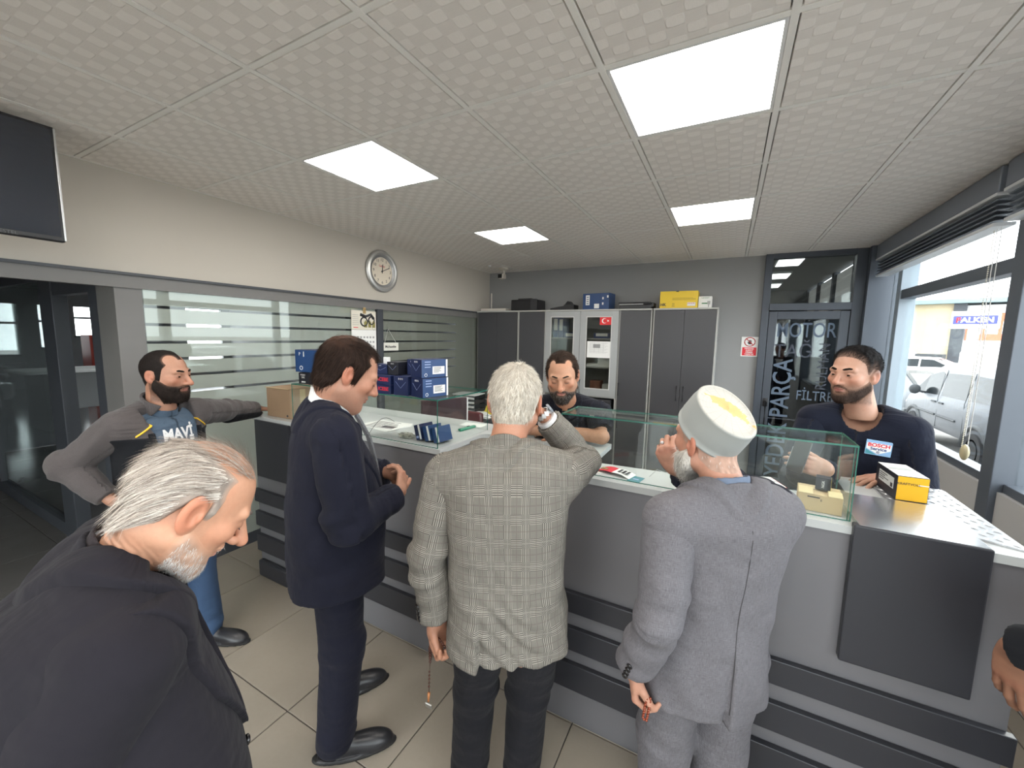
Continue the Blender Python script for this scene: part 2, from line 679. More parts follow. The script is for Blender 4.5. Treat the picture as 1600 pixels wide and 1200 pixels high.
for k, h in enumerate(HOL[:3]):
    ww = link('window_%d' % (5 + k), None)
    struct(ww)
    MB().box((-18.15, h[0], h[2]), (-18.14, h[1], h[3])).build('pane', M_glass, ww)
    mb = MB()
    zc = h[2] + (h[3] - h[2]) * 0.62
    mb.box((-18.17, h[0], zc - 0.03), (-18.08, h[1], zc + 0.03))
    mb.box((-18.17, h[0] - 0.04, h[2] - 0.05), (-18.04, h[1] + 0.04, h[2]))
    mb.build('frame', M_dark, ww)
# workshop's long side, its opening added to let sky light onto the film
sbox('wall_workshop_long', (-18.2, 9.2, 2.9), (-3.6, 9.35, 3.6), M_gw)
sbox('wall_workshop_shutter', (-18.2, 9.2, 0), (-9.0, 9.35, 2.9), M_gw)
for x in (-9.0, -4.2):
    sbox('pillar_workshop', (x, 9.2, 0), (x + 0.6, 9.35, 2.9), M_gw)
sbox('wall_dark_return', (-3.95, 3.30, 0), (-3.63, 3.36, 3.6), M_dark)  # dark walls added close behind the right film to keep it unlit
sbox('wall_dark_backing', (-4.0, 3.30, 0), (-3.95, 9.2, 3.6), M_dark)

# back door with its fanlight
M_alu = mat('door aluminium blue grey', (0.060, 0.070, 0.088), 0.42, metal=0.15)
d2 = link('door_2', None)
struct(d2)
yb = YB
MB().bbox((0.31, yb - 0.05, 0), (0.385, yb + 0.06, CZ), 0.004).build('jamb', M_alu, d2)
MB().bbox((1.14, yb - 0.05, 0), (1.235, yb + 0.06, CZ), 0.004).build('jamb', M_alu, d2)
MB().box((0.385, yb - 0.05, 2.72), (1.14, yb + 0.06, CZ)).build('head', M_alu, d2)
MB().bbox((0.385, yb - 0.06, 2.13), (1.14, yb + 0.06, 2.21), 0.004).build('transom', M_alu, d2)
MB().box((0.385, yb, 2.21), (1.14, yb + 0.008, 2.72)).build('pane', M_glassd, d2)
lf = MB()
for a, b in (((0.39, yb - 0.045, 0.02), (0.47, yb + 0.02, 2.12)), ((1.05, yb - 0.045, 0.02), (1.135, yb + 0.02, 2.12)), ((0.47, yb - 0.045, 2.03), (1.05, yb + 0.02, 2.12)), ((0.47, yb - 0.045, 0.02), (1.05, yb + 0.02, 0.14))):
    lf.bbox(a, b, 0.004)
leaf = lf.build('leaf', M_alu, d2)
M_gdoor = glass_mat('door glass', (0.45, 0.48, 0.52), 1.8)
MB().box((0.47, yb - 0.012, 0.14), (1.05, yb - 0.004, 2.03)).build('pane', M_gdoor, leaf)
hb = MB()
hb.tube([(0.43, yb - 0.045, 1.06), (0.43, yb - 0.10, 1.06), (0.43, yb - 0.10, 0.74), (0.43, yb - 0.045, 0.74)], 0.012)
hb.bbox((0.405, yb - 0.052, 1.0), (0.455, yb - 0.044, 1.1), 0.002)
hb.build('handle', M_black, leaf, smooth=40)
# window lettering on the door
M_let = frost_mat('pale window lettering', (0.22, 0.28, 0.37), 0.3, 0.25)
M_let2 = frost_mat('faint window lettering', (0.17, 0.19, 0.24), 0.3, 0.45)
yl = yb - 0.0135
FX = lambda x, z: frame_M((x, yl, z), (1, 0, 0), (0, 0, 1))
FV = lambda x, z: frame_M((x, yl, z), (0, 0, 1), (-1, 0, 0))
text('lettering', 'MOTOR', 0.235, FX(0.76, 1.90), M_let, leaf, sx=0.66, weight=0.001)
text('lettering', 'YEDEK PAR\u00c7A', 0.26, FV(0.585, 0.86), M_let, leaf, sx=0.85, weight=0.003)
text('lettering', 'RULMAN', 0.145, FV(0.955, 1.50), M_let2, leaf, sx=0.92)
text('lettering', 'F\u0130LTRE', 0.155, FX(0.90, 1.155), M_let, leaf, sx=0.72, weight=0.001)
text('lettering', 'TA\u011e', 0.22, FX(0.66, 1.66), M_let2, leaf, sx=0.85)
text('lettering', 'YA\u011e', 0.16, FV(0.80, 0.60), M_let2, leaf)
# hall behind the back door, with lamps
sbox('wall_hall_left', (0.2, YB + 0.16, 0), (0.28, 11, 3.0), M_wallb)
sbox('floor_hall', (0.2, YB + 0.06, -0.1), (2.6, 11, -0.004), M_fdark)
sbox('ceiling_hall', (0.2, YB + 0.16, 2.9), (1.5, 11, 3.0), M_wallb)
sbox('wall_hall_end', (0.2, 11, 0), (1.6, 11.1, 3.0), M_dark)
hw = MB()
hw.box((1.44, YB + 0.1, 0), (1.5, 11, 2.25))
struct(hw.build('wall_hall_right', M_dark))
w8 = link('window_8', None)
struct(w8)
M_fro3 = frost_mat('hall window film', (0.45, 0.44, 0.42), 0.5)
for k in range(4):
    y0 = YB + 0.15 + k * 1.3
    MB().box((1.46, y0 + 0.08, 2.25), (1.468, y0 + 1.22, 2.86)).build('pane', M_fro3, w8)
    MB().box((1.42, y0 + 1.22, 2.25), (1.5, y0 + 1.38, 2.9)).build('post', M_dark, w8)
M_lamp2 = mat('hall lamp diffuser', (0.9, 0.9, 0.9), 0.5, emit=(1.0, 0.98, 0.95), estr=3.0)
for k, y in enumerate((6.9, 8.3, 9.7)):
    L = thing('ceiling_light', 'lit ceiling lamp in the hall seen through the fanlight, ' + ('nearest', 'middle', 'farthest')[k] + ' of three', 'light', (0.66, y, 2.9), group='hall lamps behind the back door')
    mb = MB().box((-0.16, -0.32, -0.03), (0.16, 0.32, 0))
    mb.build('frame', M_lframe, L)
    MB().box((-0.14, -0.30, -0.036), (0.14, 0.30, -0.03)).build('diffuser', M_lamp2, L)

# window side
sbox('pillar_corner', (1.235, YB - 0.14, 0), (1.60, YB + 0.15, CZ + 0.1), M_frame)
PAR = 0.965
M_par = mat('window parapet paint', (0.44, 0.44, 0.44), 0.8, var=0.05, vscale=2)
sbox('wall_right', (XR, YF, 0), (XR + 0.16, YB - 0.14, PAR), M_par)
sbox('wall_right_top', (XR, YF, 2.62), (XR + 0.16, YB - 0.14, CZ + 0.15), M_frame)
w3 = link('window_3', None)
struct(w3)
BAYS = [(5.10, 3.31), (3.19, 1.10), (0.98, -1.10), (-1.22, -3.2)]
for k, (y1, y0) in enumerate(BAYS):
    MB().box((XR + 0.06, y0, PAR + 0.05), (XR + 0.068, y1, 2.20)).build('pane', M_glass, w3)
    MB().box((XR + 0.06, y0, 2.27), (XR + 0.068, y1, 2.62)).build('pane', M_glass, w3)
    MB().bbox((XR + 0.01, y0, 2.19), (XR + 0.11, y1, 2.275), 0.004).build('transom', M_frame, w3)
    MB().bbox((XR + 0.02, y0, PAR), (XR + 0.11, y1, PAR + 0.05), 0.004).build('bottom_rail', M_frame, w3)
for y0 in (3.19, 0.98, -1.22):
    MB().bbox((XR - 0.03, y0, PAR - 0.25), (XR + 0.12, y0 + 0.12, 2.62), 0.004).build('mullion', M_frame, w3)
MB().bbox((XR - 0.0, 5.10, PAR), (XR + 0.12, 5.20, 2.62), 0.004).build('mullion', mat('light window post', (0.30, 0.36, 0.42), 0.4), w3)
MB().box((XR + 0.06, 5.2, PAR), (XR + 0.068, YB - 0.14, 2.62)).build('pane', M_glass, w3)
# unseen glazed front behind the camera, widened to bring in more light
w4 = link('window_4', None)
struct(w4)
MB().box((XL, YF - 0.08, 0.05), (1.375, YF - 0.072, 2.3)).build('pane', M_glass, w4)
for x in (XL, -1.9, -0.3, 1.3):
    MB().box((x, YF - 0.12, 0), (x + 0.08, YF - 0.03, 2.3)).build('mullion', M_frame, w4)

# ------------------------------------------------------------------ outside the window
ZG = -0.4
M_asph = mat('pale asphalt yard', (0.30, 0.29, 0.28), 0.9, var=0.25, vscale=0.8, bump=0.1, bscale=30)
sbox('ground', (-60, -60, ZG - 0.1), (160, 160, ZG), M_asph)
sbox('kerb', (1.6, -4, ZG), (2.1, 14, -0.12), M_par)


def lathe_x(mb, c, prof, n=20):
    M = Matrix.Translation(c) @ Matrix.Rotation(R(90), 4, 'Y')
    mb.lathe(prof, n, M)


M_tyre = mat('tyre rubber', (0.02, 0.02, 0.022), 0.8)
M_rim = mat('alloy wheel', (0.5, 0.5, 0.52), 0.3, metal=0.8)
M_carglass = mat('dark car glass', (0.015, 0.02, 0.023), 0.12, spec=0.25)
M_blk2 = mat('black bumper plastic', (0.06, 0.065, 0.07), 0.6)
M_red = mat('red lamp glass', (0.5, 0.02, 0.02), 0.25)


def wheel(par, c, r, w, m_rim=None, n=6):
    mb = MB()
    mb.m = 0
    lathe_x(mb, c, [(r * 0.62, -w / 2), (r * 0.93, -w / 2), (r, -w * 0.3), (r, w * 0.3), (r * 0.93, w / 2), (r * 0.62, w / 2)], 24)
    o = mb.build('wheel', M_tyre, par, smooth=40)
    rb = MB()
    lathe_x(rb, c, [(r * 0.62, -w * 0.42), (r * 0.66, -w * 0.5), (r * 0.56, -w * 0.5), (r * 0.54, -w * 0.15), (0.02, -w * 0.15)], 24)
    for k in range(n):
        a = 2 * math.pi * k / n
        M = Matrix.Translation(c) @ Matrix.Rotation(a, 4, 'X')
        rb.box((-w * 0.46, -0.035, 0.03), (-w * 0.12, 0.035, r * 0.6), M)
    lathe_x(rb, c, [(0.06, -w * 0.48), (0.06, -w * 0.1)], 12)
    rb.build('rim', m_rim or M_rim, o, smooth=40)


def loft_car(stations, M=None):
    """stations along y: list of (y, [(x,z)...]) half sections mirrored to a closed ring"""
    mb = MB()
    rings = []
    for y, half in stations:
        ring = [(x, y, z) for x, z in half] + [(-x, y, z) for x, z in reversed(half)]
        rings.append(ring)
    n = len(rings[0])
    v = [p for r in rings for p in r]
    f = []
    for i in range(len(rings) - 1):
        for k in range(n):
            k2 = (k + 1) % n
            f.append((i * n + k, i * n + k2, (i + 1) * n + k2, (i + 1) * n + k))
    f.append(list(range(n))[::-1])
    f.append([(len(rings) - 1) * n + k for k in range(n)])
    mb.add(v, f, M)
    return mb


def van(name, label, cat, loc, rotz, paint, rear_dark=True, white=False):
    """compact panel van, y forward, origin on the ground between the wheels' middle"""
    t = thing(name, label, cat, loc, rotz)
    H, Wd = 1.80, 0.88
    lo = lambda z=0.42: [(0.80, z), (Wd, z + 0.12), (Wd, 0.72), (Wd + 0.01, 1.0)]
    st = [(-2.15, [(0.74, 0.5), (0.80, 0.6), (0.82, 0.8), (0.82, 1.0), (0.78, 1.4), (0.72, 1.70), (0.62, 1.76)]),
          (-2.05, lo() + [(0.86, 1.10), (0.78, 1.60), (0.66, 1.77)]),
          (0.55, lo() + [(0.86, 1.10), (0.78, 1.62), (0.66, H)]),
          (1.0, lo() + [(0.86, 1.08), (0.76, 1.50), (0.62, 1.68)]),
          (1.62, lo() + [(0.86, 1.02), (0.80, 1.08), (0.62, 1.13)]),
          (2.05, [(0.74, 0.42), (0.80, 0.54), (0.82, 0.72), (0.80, 0.86), (0.74, 0.92), (0.66, 0.95), (0.5, 0.97)]),
          (2.17, [(0.66, 0.46), (0.72, 0.54), (0.74, 0.66), (0.72, 0.74), (0.66, 0.78), (0.6, 0.8), (0.45, 0.8)])]
    b = loft_car(st).build('body', paint, t, smooth=35)
    # windows, door seams, mouldings, handles for both flanks
    for s in (-1, 1):
        def flank(y, z, off=0.004):
            x = 0.86 + (0.78 - 0.86) * max(0, (z - 1.10)) / 0.52 if z > 1.10 else 0.88 + 0.01 * (z - 0.72)
            return (s * (x + off), y, z)
        def panel(pts, nm, m, par, t_=0.012):
            mb = MB()
            a = [flank(y, z, 0.004) for y, z in pts]
            c = [flank(y, z, -t_) for y, z in pts]
            n = len(pts)
            mb.add(a + c, [list(range(n)) if s < 0 else list(range(n))[::-1]] + [(i, (i + 1) % n, n + (i + 1) % n, n + i) for i in range(n)])
            return mb.build(nm, m, par)
        panel([(0.98, 1.12), (1.42, 1.10), (0.92, 1.52), (0.42, 1.62), (0.30, 1.58), (0.26, 1.14)], 'side_window', M_carglass if s > 0 else M_carglass, t)
        panel([(0.14, 1.14), (0.18, 1.60), (-0.72, 1.62), (-0.80, 1.16)], 'side_window', M_carglass, t)
        if rear_dark:
            panel([(-0.95, 1.17), (-0.88, 1.62), (-1.80, 1.60), (-1.92, 1.20)], 'side_window', M_carglass, t)
        for y0, z0, y1, z1 in ((0.20, 0.5, 0.22, 1.66), (-0.86, 0.5, -0.84, 1.66)):
            mb = MB()
            mb.tube([flank(y0, z0, 0.001), flank((y0 + y1) / 2, 1.10, 0.001), flank(y1, z1, 0.001)], 0.006, 4)
            mb.build('door_seam', M_blk2, t)
        mb = MB()
        for (ya, yb_) in ((1.1, 0.26), (0.16, -0.6)):
            mb.tube([flank(ya, 0.74, 0.008), flank(yb_, 0.74, 0.008)], 0.022, 6)
        mb.build('side_moulding', M_blk2, t)
        for ya in (0.34, 0.02):
            MB().bbox([min(flank(ya, 1.0, a)[0] for a in (0.0, 0.03)), ya - 0.09, 0.985], [max(flank(ya, 1.0, a)[0] for a in (0.0, 0.03)), ya + 0.09, 1.02], 0.006).build('door_handle', M_blk2, t)
        mr = MB().sphere((s * 1.0, 1.02, 1.18), (0.10, 0.06, 0.11), 12, 8)
        mr.tube([(s * 0.86, 1.0, 1.12), (s * 0.96, 1.02, 1.15)], 0.025, 6)
        mr.build('mirror', M_blk2, t, smooth=True)
        for y in (-1.32, 1.32):
            ar = MB()
            pts = [(s * 0.86, y + 0.43 * math.cos(a), 0.33 + 0.43 * math.sin(a)) for a in [math.pi * q / 12 for q in range(0, 13)]]
            ar.tube(pts, 0.055, 6)
            ar.build('wheel_arch', M_blk2, t, smooth=True)
            M = Vector((s * 0.80, y, 0.33))
            wheel(t, M, 0.33, 0.21 * (1 if s < 0 else -1))
        mb = MB().bbox((s * 0.78 - 0.05, -2.17, 0.98), (s * 0.78 + 0.05, -2.10, 1.36), 0.015)
        tl = mb.build('tail_lamp', M_red, t)
        MB().bbox((s * 0.78 - 0.052, -2.175, 1.12), (s * 0.78 + 0.052, -2.10, 1.2), 0.004).build('reversing_lamp', M_white, tl)
        MB().sphere((s * 0.66, 2.06, 0.78), (0.16, 0.10, 0.12), 12, 8).build('head_lamp', M_steel, t, smooth=True)
    MB().box((-0.62, -2.155, 1.15), (0.62, -2.12, 1.6)).build('rear_window', M_carglass, t)
    ws = MB().add([(-0.74, 1.60, 1.10), (0.74, 1.60, 1.10), (0.66, 1.02, 1.63), (-0.66, 1.02, 1.63), (-0.74, 1.56, 1.08), (0.74, 1.56, 1.08), (0.66, 0.98, 1.6), (-0.66, 0.98, 1.6)],
                  [(0, 1, 2, 3), (7, 6, 5, 4), (0, 4, 5, 1), (1, 5, 6, 2), (2, 6, 7, 3), (3, 7, 4, 0)])
    ws.build('windscreen', M_carglass, t)
    MB().bbox((-0.86, -2.24, 0.38), (0.86, -2.05, 0.66), 0.04).build('bumper', M_blk2, t)
    MB().bbox((-0.84, 2.0, 0.34), (0.84, 2.22, 0.6), 0.04).build('bumper', M_blk2, t)
    return t


M_silver = mat('silver car paint', (0.16, 0.172, 0.19), 0.4, metal=0.1, coat=0.2)
M_carw = mat('white car paint', (0.80, 0.80, 0.80), 0.3, coat=0.5)
van('silver_van', 'silver compact van parked right outside the window, side on', 'van', (4.72, 11.08, ZG), 0, M_silver)
van('white_van', 'white van beyond the dark window mullion, its red tail lamp showing', 'van', (4.55, 10.05 - 2.2 + 2.15 + 0.0, ZG), 0, M_carw, rear_dark=False).location = (4.42, 5.3, ZG)


def saloon(name, label, loc, rotz, paint):
    t = thing(name, label, 'car', loc, rotz)
    lo = [(0.80, 0.25), (0.87, 0.35), (0.88, 0.62), (0.86, 0.84)]
    st = [(-2.2, [(0.7, 0.4), (0.76, 0.5), (0.76, 0.7), (0.74, 0.9), (0.6, 0.96), (0.4, 0.97)]),
          (-1.75, lo + [(0.72, 0.98), (0.5, 1.02)]), (-0.9, lo + [(0.64, 1.38), (0.5, 1.43)]), (0.25, lo + [(0.64, 1.40), (0.5, 1.45)]),
          (1.05, lo + [(0.74, 0.95), (0.5, 0.98)]), (1.95, [(0.7, 0.25), (0.8, 0.35), (0.82, 0.55), (0.8, 0.7), (0.7, 0.78), (0.4, 0.80)]),
          (2.2, [(0.6, 0.3), (0.66, 0.38), (0.66, 0.5), (0.62, 0.6), (0.55, 0.64), (0.35, 0.65)])]
    loft_car(st).build('body', paint, t, smooth=35)
    for s in (-1, 1):
        for pts in ([(0.9, 0.93), (0.2, 1.33), (-0.28, 1.34), (-0.28, 0.92)], [(-0.36, 0.92), (-0.36, 1.34), (-0.85, 1.32), (-1.5, 0.97)]):
            a = [(s * (0.87 - 0.20 * (z - 0.84) / 0.52 + 0.006), y, z) for y, z in pts]
            c = [(p[0] - s * 0.02, p[1], p[2]) for p in a]
            n = 4
            MB().add(a + c, [list(range(n)) if s < 0 else list(range(n))[::-1]] + [(i, (i + 1) % n, n + (i + 1) % n, n + i) for i in range(n)]).build('side_window', M_carglass, t)
        for y in (-1.35, 1.35):
            wheel(t, Vector((s * 0.80, y, 0.31)), 0.31, 0.2 * (1 if s < 0 else -1))
    for a in ([(-0.66, 1.02, 0.985), (0.66, 1.02, 0.985), (0.58, 0.32, 1.40), (-0.58, 0.32, 1.40)], [(0.64, -1.72, 1.0), (-0.64, -1.72, 1.0), (-0.58, -0.95, 1.39), (0.58, -0.95, 1.39)]):
        c = [(p[0], p[1] + (0.01 if p[1] > 0 else -0.01), p[2] + 0.015) for p in a]
        MB().add(c + a, [(0, 1, 2, 3), (7, 6, 5, 4), (0, 4, 5, 1), (1, 5, 6, 2), (2, 6, 7, 3), (3, 7, 4, 0)]).build('windscreen', M_carglass, t)
    return t


saloon('white_car', 'white saloon car farther off in the yard, behind the silver van', (9.4, 31.0, ZG), R(62), M_carw)
saloon('silver_car', 'silver grey saloon parked nose to the silver van, half hidden by the window post', (5.0, 16.8, ZG), R(8), M_silver)

# lorry with its cab tipped forward
tr = thing('tipper_truck', 'white lorry with its cab tilted forward in the yard', 'truck', (13.2, 37.0, ZG), R(60))
Mc = Matrix.Translation((0, 2.2, 1.2)) @ Matrix.Rotation(R(-42), 4, 'X')
MB().bbox((-1.15, -0.2, 0.0), (1.15, 1.5, 1.9), 0.12, Mc).build('cab', M_carw, tr)
for y0, y1 in ((0.2, 0.75), (0.85, 1.3)):
    MB().box((-1.17, y0, 0.95), (-1.13, y1, 1.55), Mc).build('cab_window', M_carglass, tr)
MB().box((-0.95, 1.49, 0.95), (0.95, 1.53, 1.6), Mc).build('windscreen', M_carglass, tr)
fr = MB()
for x in (-0.45, 0.37):
    fr.box((x, -4.5, 0.75), (x + 0.08, 2.6, 0.98))
fr.box((-0.5, 0.6, 0.7), (0.5, 1.9, 1.5))
fr.build('chassis', M_blk2, tr)
MB().bbox((-1.2, -4.6, 1.0), (1.2, -0.3, 1.7), 0.04).build('load_bed', mat('dusty load bed', (0.55, 0.52, 0.45), 0.8, var=0.2), tr)
for y in (-2.9, 1.3):
    for s in (-1, 1):
        wheel(tr, Vector((s * 0.98, y, 0.5)), 0.5, 0.32 * (1 if s < 0 else -1), n=8)

# long hall across the yard
M_hall = mat('yellow ochre cladding', (0.55, 0.46, 0.30), 0.8, var=0.2, vscale=0.5)
M_hallw = mat('white cladding', (0.75, 0.75, 0.75), 0.7, var=0.1, vscale=0.5)
hl = thing('yard_building', 'long ochre and white workshop hall across the yard', 'building', (22, 56, ZG), R(-22))
MB().box((-14, 0, 0), (-2.6, 8, 6.2)).build('wall', M_hall, hl)
MB().box((-2.2, 0.1, 0), (34, 8, 6.0)).build('wall', M_hallw, hl)
MB().box((-2.6, -0.25, 0), (-1.7, 0.1, 6.3)).build('column', M_dark, hl)
ro = MB()
ro.box((-14.5, -0.9, 6.2), (2.2, 8.4, 6.6))
ro.build('roof', mat('teal roof edge', (0.20, 0.30, 0.33), 0.5), hl)
MB().box((2.0, 0, 6.0), (34.5, 8.4, 6.2)).build('roof', M_hallw, hl)
MB().box((-1.6, -0.1, 2.6), (1.6, 0.1, 5.2)).build('shop_front', mat('orange red board', (0.70, 0.16, 0.08), 0.6), hl)
for k in range(3):
    MB().box((-1.4 + k * 1.05, -0.14, 3.2), (-0.6 + k * 1.05, -0.1, 4.4)).build('window', M_hallw, hl)
for x in (9, 16, 23):
    MB().box((x, -0.05, 0.3), (x + 3.2, 0.1, 3.6)).build('window', mat('faded shutter', (0.55, 0.57, 0.6), 0.6), hl)

# tyre shop sign on its post
sg = thing('pylon_sign', 'white pylon sign with blue panel lettered in white, on a pale post', 'sign', (10.5, 28.2, ZG))
MB().bbox((-0.18, -0.1, 0), (0.18, 0.1, 2.95), 0.02).build('post', mat('pale blue post', (0.55, 0.60, 0.66), 0.5), sg)
MS = Matrix.Rotation(R(-26), 4, 'Z')
MB().bbox((-0.80, -0.12, 2.95), (0.80, 0.12, 3.80), 0.03, MS).build('panel', M_carw, sg)
MB().box((-0.72, -0.135, 3.17), (0.72, -0.12, 3.57), MS).build('blue_field', mat('sign blue', (0.06, 0.07, 0.30), 0.5), sg)
text('lettering', 'FALKEN', 0.34, MS @ frame_M((0.0, -0.14, 3.36), (1, 0, 0), (0, 0, 1)), M_white, sg, sx=1.02, weight=0.012)
text('lettering_initial', 'F', 0.34, MS @ frame_M((-0.545, -0.143, 3.36), (1, 0, 0), (0, 0, 1)), M_red, sg, sx=1.02, weight=0.012)

# ------------------------------------------------------------------ the service counter
M_cgrey = mat('silver grey laminate', (0.175, 0.172, 0.186), 0.42, metal=0.2, bump=0.03, bscale=500)
M_canth = mat('anthracite laminate', (0.028, 0.029, 0.036), 0.38, bump=0.03, bscale=400)
M_ctop = mat('pale grey counter top', (0.50, 0.52, 0.52), 0.30)
M_brush = mat('brushed metal top', (0.62, 0.63, 0.65), 0.22, metal=0.9, var=0.1, vscale=30, stretch=(1, 30, 1))
ct = thing('service_counter', 'long grey service counter with dark horizontal slats and a notch in its front', 'counter', (-1.0, 1.9, 0))
o = Vector((-1.0, 1.9, 0))
def cb(name, a, b, m, bev=0.002, par=None):
    return MB().bbox([a[i] - o[i] for i in range(3)], [b[i] - o[i] for i in range(3)], bev).build(name, m, par or ct)
ZT = 1.19
cb('front_panel', (-2.95, 1.625, 0), (-1.275, 1.65, 1.163), M_cgrey)
cb('front_panel', (-0.665, 1.625, 0), (0.80, 1.65, 1.163), M_cgrey)
cb('notch_panel', (-1.297, 1.65, 0), (-1.275, 2.05, 1.163), M_cgrey)
cb('notch_panel', (-0.665, 1.65, 0), (-0.643, 2.05, 1.163), M_cgrey)
cb('notch_panel', (-1.297, 2.03, 0), (-0.56, 2.052, 1.163), M_cgrey)
cb('end_panel', (-2.95, 1.65, 0), (-2.93, 2.25, 1.163), M_cgrey)
cb('end_panel', (0.78, 1.65, 0), (0.80, 2.2, 1.163), M_cgrey)
top = [(-2.95, 1.612), (-1.275, 1.612), (-1.275, 1.95)]
for a in range(180, 89, -15):
    top.append((-1.215 + 0.06 * math.cos(R(a)), 1.98 + 0.06 * math.sin(R(a))))
for a in range(90, -1, -15):
    top.append((-0.725 + 0.06 * math.cos(R(a)), 1.98 + 0.06 * math.sin(R(a))))
top += [(-0.665, 1.95), (-0.665, 1.612), (0.81, 1.612), (0.81, 2.21), (0.45, 2.21), (0.45, 1.92), (0.15, 1.885), (-0.54, 1.835), (-0.54, 2.21), (-1.5, 2.30), (-2.95, 2.30)]
mt = MB().prism([(x - o.x, y - o.y) for x, y in top], ZT - 0.027, ZT)
mt.build('worktop', M_ctop, ct)
for (x0, x1) in ((-2.955, -1.27), (-0.67, 0.812)):
    for z0, z1 in ((0.56, 0.655), (0.378, 0.487), (0.185, 0.312)):
        cb('slat', (x0, 1.600, z0), (x1, 1.625, z1), M_canth, 0.003)
cb('front_board', (-2.90, 1.598, 0.76), (-2.52, 1.625, 1.166), M_canth, 0.003)
cb('front_board', (0.392, 1.590, 0.735), (0.703, 1.625, 1.205), M_canth, 0.005)
cb('plinth_block', (-2.93, 1.585, 0.0), (-2.60, 1.624, 0.12), M_canth, 0.012)
cb('metal_top', (0.405, 1.596, ZT + 0.0005), (0.70, 1.93, ZT + 0.0155), M_brush, 0.002)
cb('shelf', (-1.9, 2.06, 0.75), (-0.56, 2.2, 0.77), M_cgrey)

# chequer plate mat on the right end
def chequer():
    m = bpy.data.materials.new('chequer plate mat')
    t = NT(m)
    t.b.inputs['Metallic'].default_value = 0.75
    t.b.inputs['Roughness'].default_value = 0.32
    v = t.coord('Object')
    n = t.noise(v, 90, 2)
    t.l(t.mixc(n, (0.42, 0.43, 0.45), (0.55, 0.56, 0.58)), t.b.inputs['Base Color'])
    return m


cm = thing('chequer_mat', 'silver chequer plate mat lying on the right end of the counter', 'mat', (0.68, 1.95, ZT))
mb = MB().prism([(-0.118, 0.245), (-0.122, -0.045), (-0.045, -0.02), (0.022, -0.07), (0.025, -0.25), (0.118, -0.29), (0.118, 0.25)][::-1], 0.0005, 0.006)
mb.build('sheet', chequer(), cm)
st = MB()
random.seed(4)
for i in range(9):
    for k in range(22):
        x, y = -0.105 + i * 0.026, -0.27 + k * 0.0245
        if x < -0.02 and y < -0.03 or x < 0.035 and y < -0.06:
            continue
        a = R(45) if (i + k) % 2 else R(-45)
        M = Matrix.Translation((x, y, 0.006)) @ Matrix.Rotation(a, 4, 'Z')
        v = [(-0.011, 0, 0), (0, -0.0028, 0), (0.011, 0, 0), (0, 0.0028, 0), (-0.005, 0, 0.0018), (0.005, 0, 0.0018)]
        st.add(v, [(0, 1, 5, 4), (1, 2, 5), (2, 3, 4, 5), (3, 0, 4)], M)
tag(st.build('raised_studs', chequer(), cm), kind='stuff')

# glass display cases
def display_case(label, x0, x1, y0, y1, z1, par_group=None):
    t = thing('display_case', label, 'display case', ((x0 + x1) / 2, (y0 + y1) / 2, ZT))
    w, d, h = (x1 - x0) / 2, (y1 - y0) / 2, z1 - ZT
    g = 0.006
    for nm, a, b in (('front_pane', (-w, -d, 0.001), (w, -d + g, h - g)), ('back_pane', (-w + g, d - g, 0.001), (w - g, d, h - g)),
                     ('side_pane', (-w, -d + g, 0.001), (-w + g, d, h - g)), ('side_pane', (w - g, -d + g, 0.001), (w, d, h - g)), ('top_pane', (-w, -d, h - g), (w, d, h))):
        MB().box(a, b).build(nm, M_case, t)
    e = 0.0022
    eb = MB()
    for a, b in (((-w, -d - 0.0005, h - g), (w, -d + e, h)), ((-w, d - e, h - g), (w, d + 0.0005, h)), ((w - e, -d, h - g), (w + 0.0005, d, h)), ((-w - 0.0005, -d, h - g), (-w + e, d, h)),
                 ((w - e, -d - 0.001, 0), (w + 0.001, -d + e, h)), ((w - g - e, -d + g, 0), (w - g, -d + g + e, h)), ((-w - 0.001, -d - 0.001, 0), (-w + e, -d + e, h)), ((w - e, d - e, 0), (w + 0.001, d + 0.001, h)), ((-w, -d - 0.0005, 0.0), (w, -d + 0.001, 0.003))):
        eb.box(a, b)
    eb.build('glass_edge', M_edge, t)
    return t


CG = 1.447
display_case('glass display case on the left half of the counter, blue cartons stacked on it', -2.5, -1.30, 1.625, 2.12, CG)
display_case('glass display case on the right half of the counter, small boxes inside', -0.63, 0.395, 1.655, 1.87, CG)

# ------------------------------------------------------------------ cartons
M_bnavy = mat('navy carton', (0.011, 0.020, 0.075), 0.42)
M_bblue = mat('blue carton', (0.020, 0.060, 0.170), 0.38)
M_bdark = mat('black carton', (0.012, 0.013, 0.02), 0.45)
M_card = mat('brown cardboard', (0.33, 0.22, 0.135), 0.8, var=0.08, vscale=12, bump=0.08, bscale=60)
M_card2 = mat('pale cardboard', (0.50, 0.38, 0.22), 0.8, var=0.08, vscale=12, bump=0.08, bscale=60)
M_redp = mat('red print', (0.62, 0.03, 0.05), 0.5)
M_pale = mat('pale blue print', (0.30, 0.38, 0.60), 0.5)
M_yel = mat('yellow carton', (0.80, 0.55, 0.02), 0.45)
M_yel2 = mat('amber carton', (0.80, 0.44, 0.015), 0.45)


def faces(w, d, h):
    """frames of a box standing on its base centre: front (-y), right (+x), left (-x), back, top"""
    return dict(F=frame_M((0, -d / 2, h / 2), (1, 0, 0), (0, 0, 1)), R=frame_M((w / 2, 0, h / 2), (0, 1, 0), (0, 0, 1)),
                L=frame_M((-w / 2, 0, h / 2), (0, -1, 0), (0, 0, 1)), T=frame_M((0, 0, h), (1, 0, 0), (0, 1, 0)))


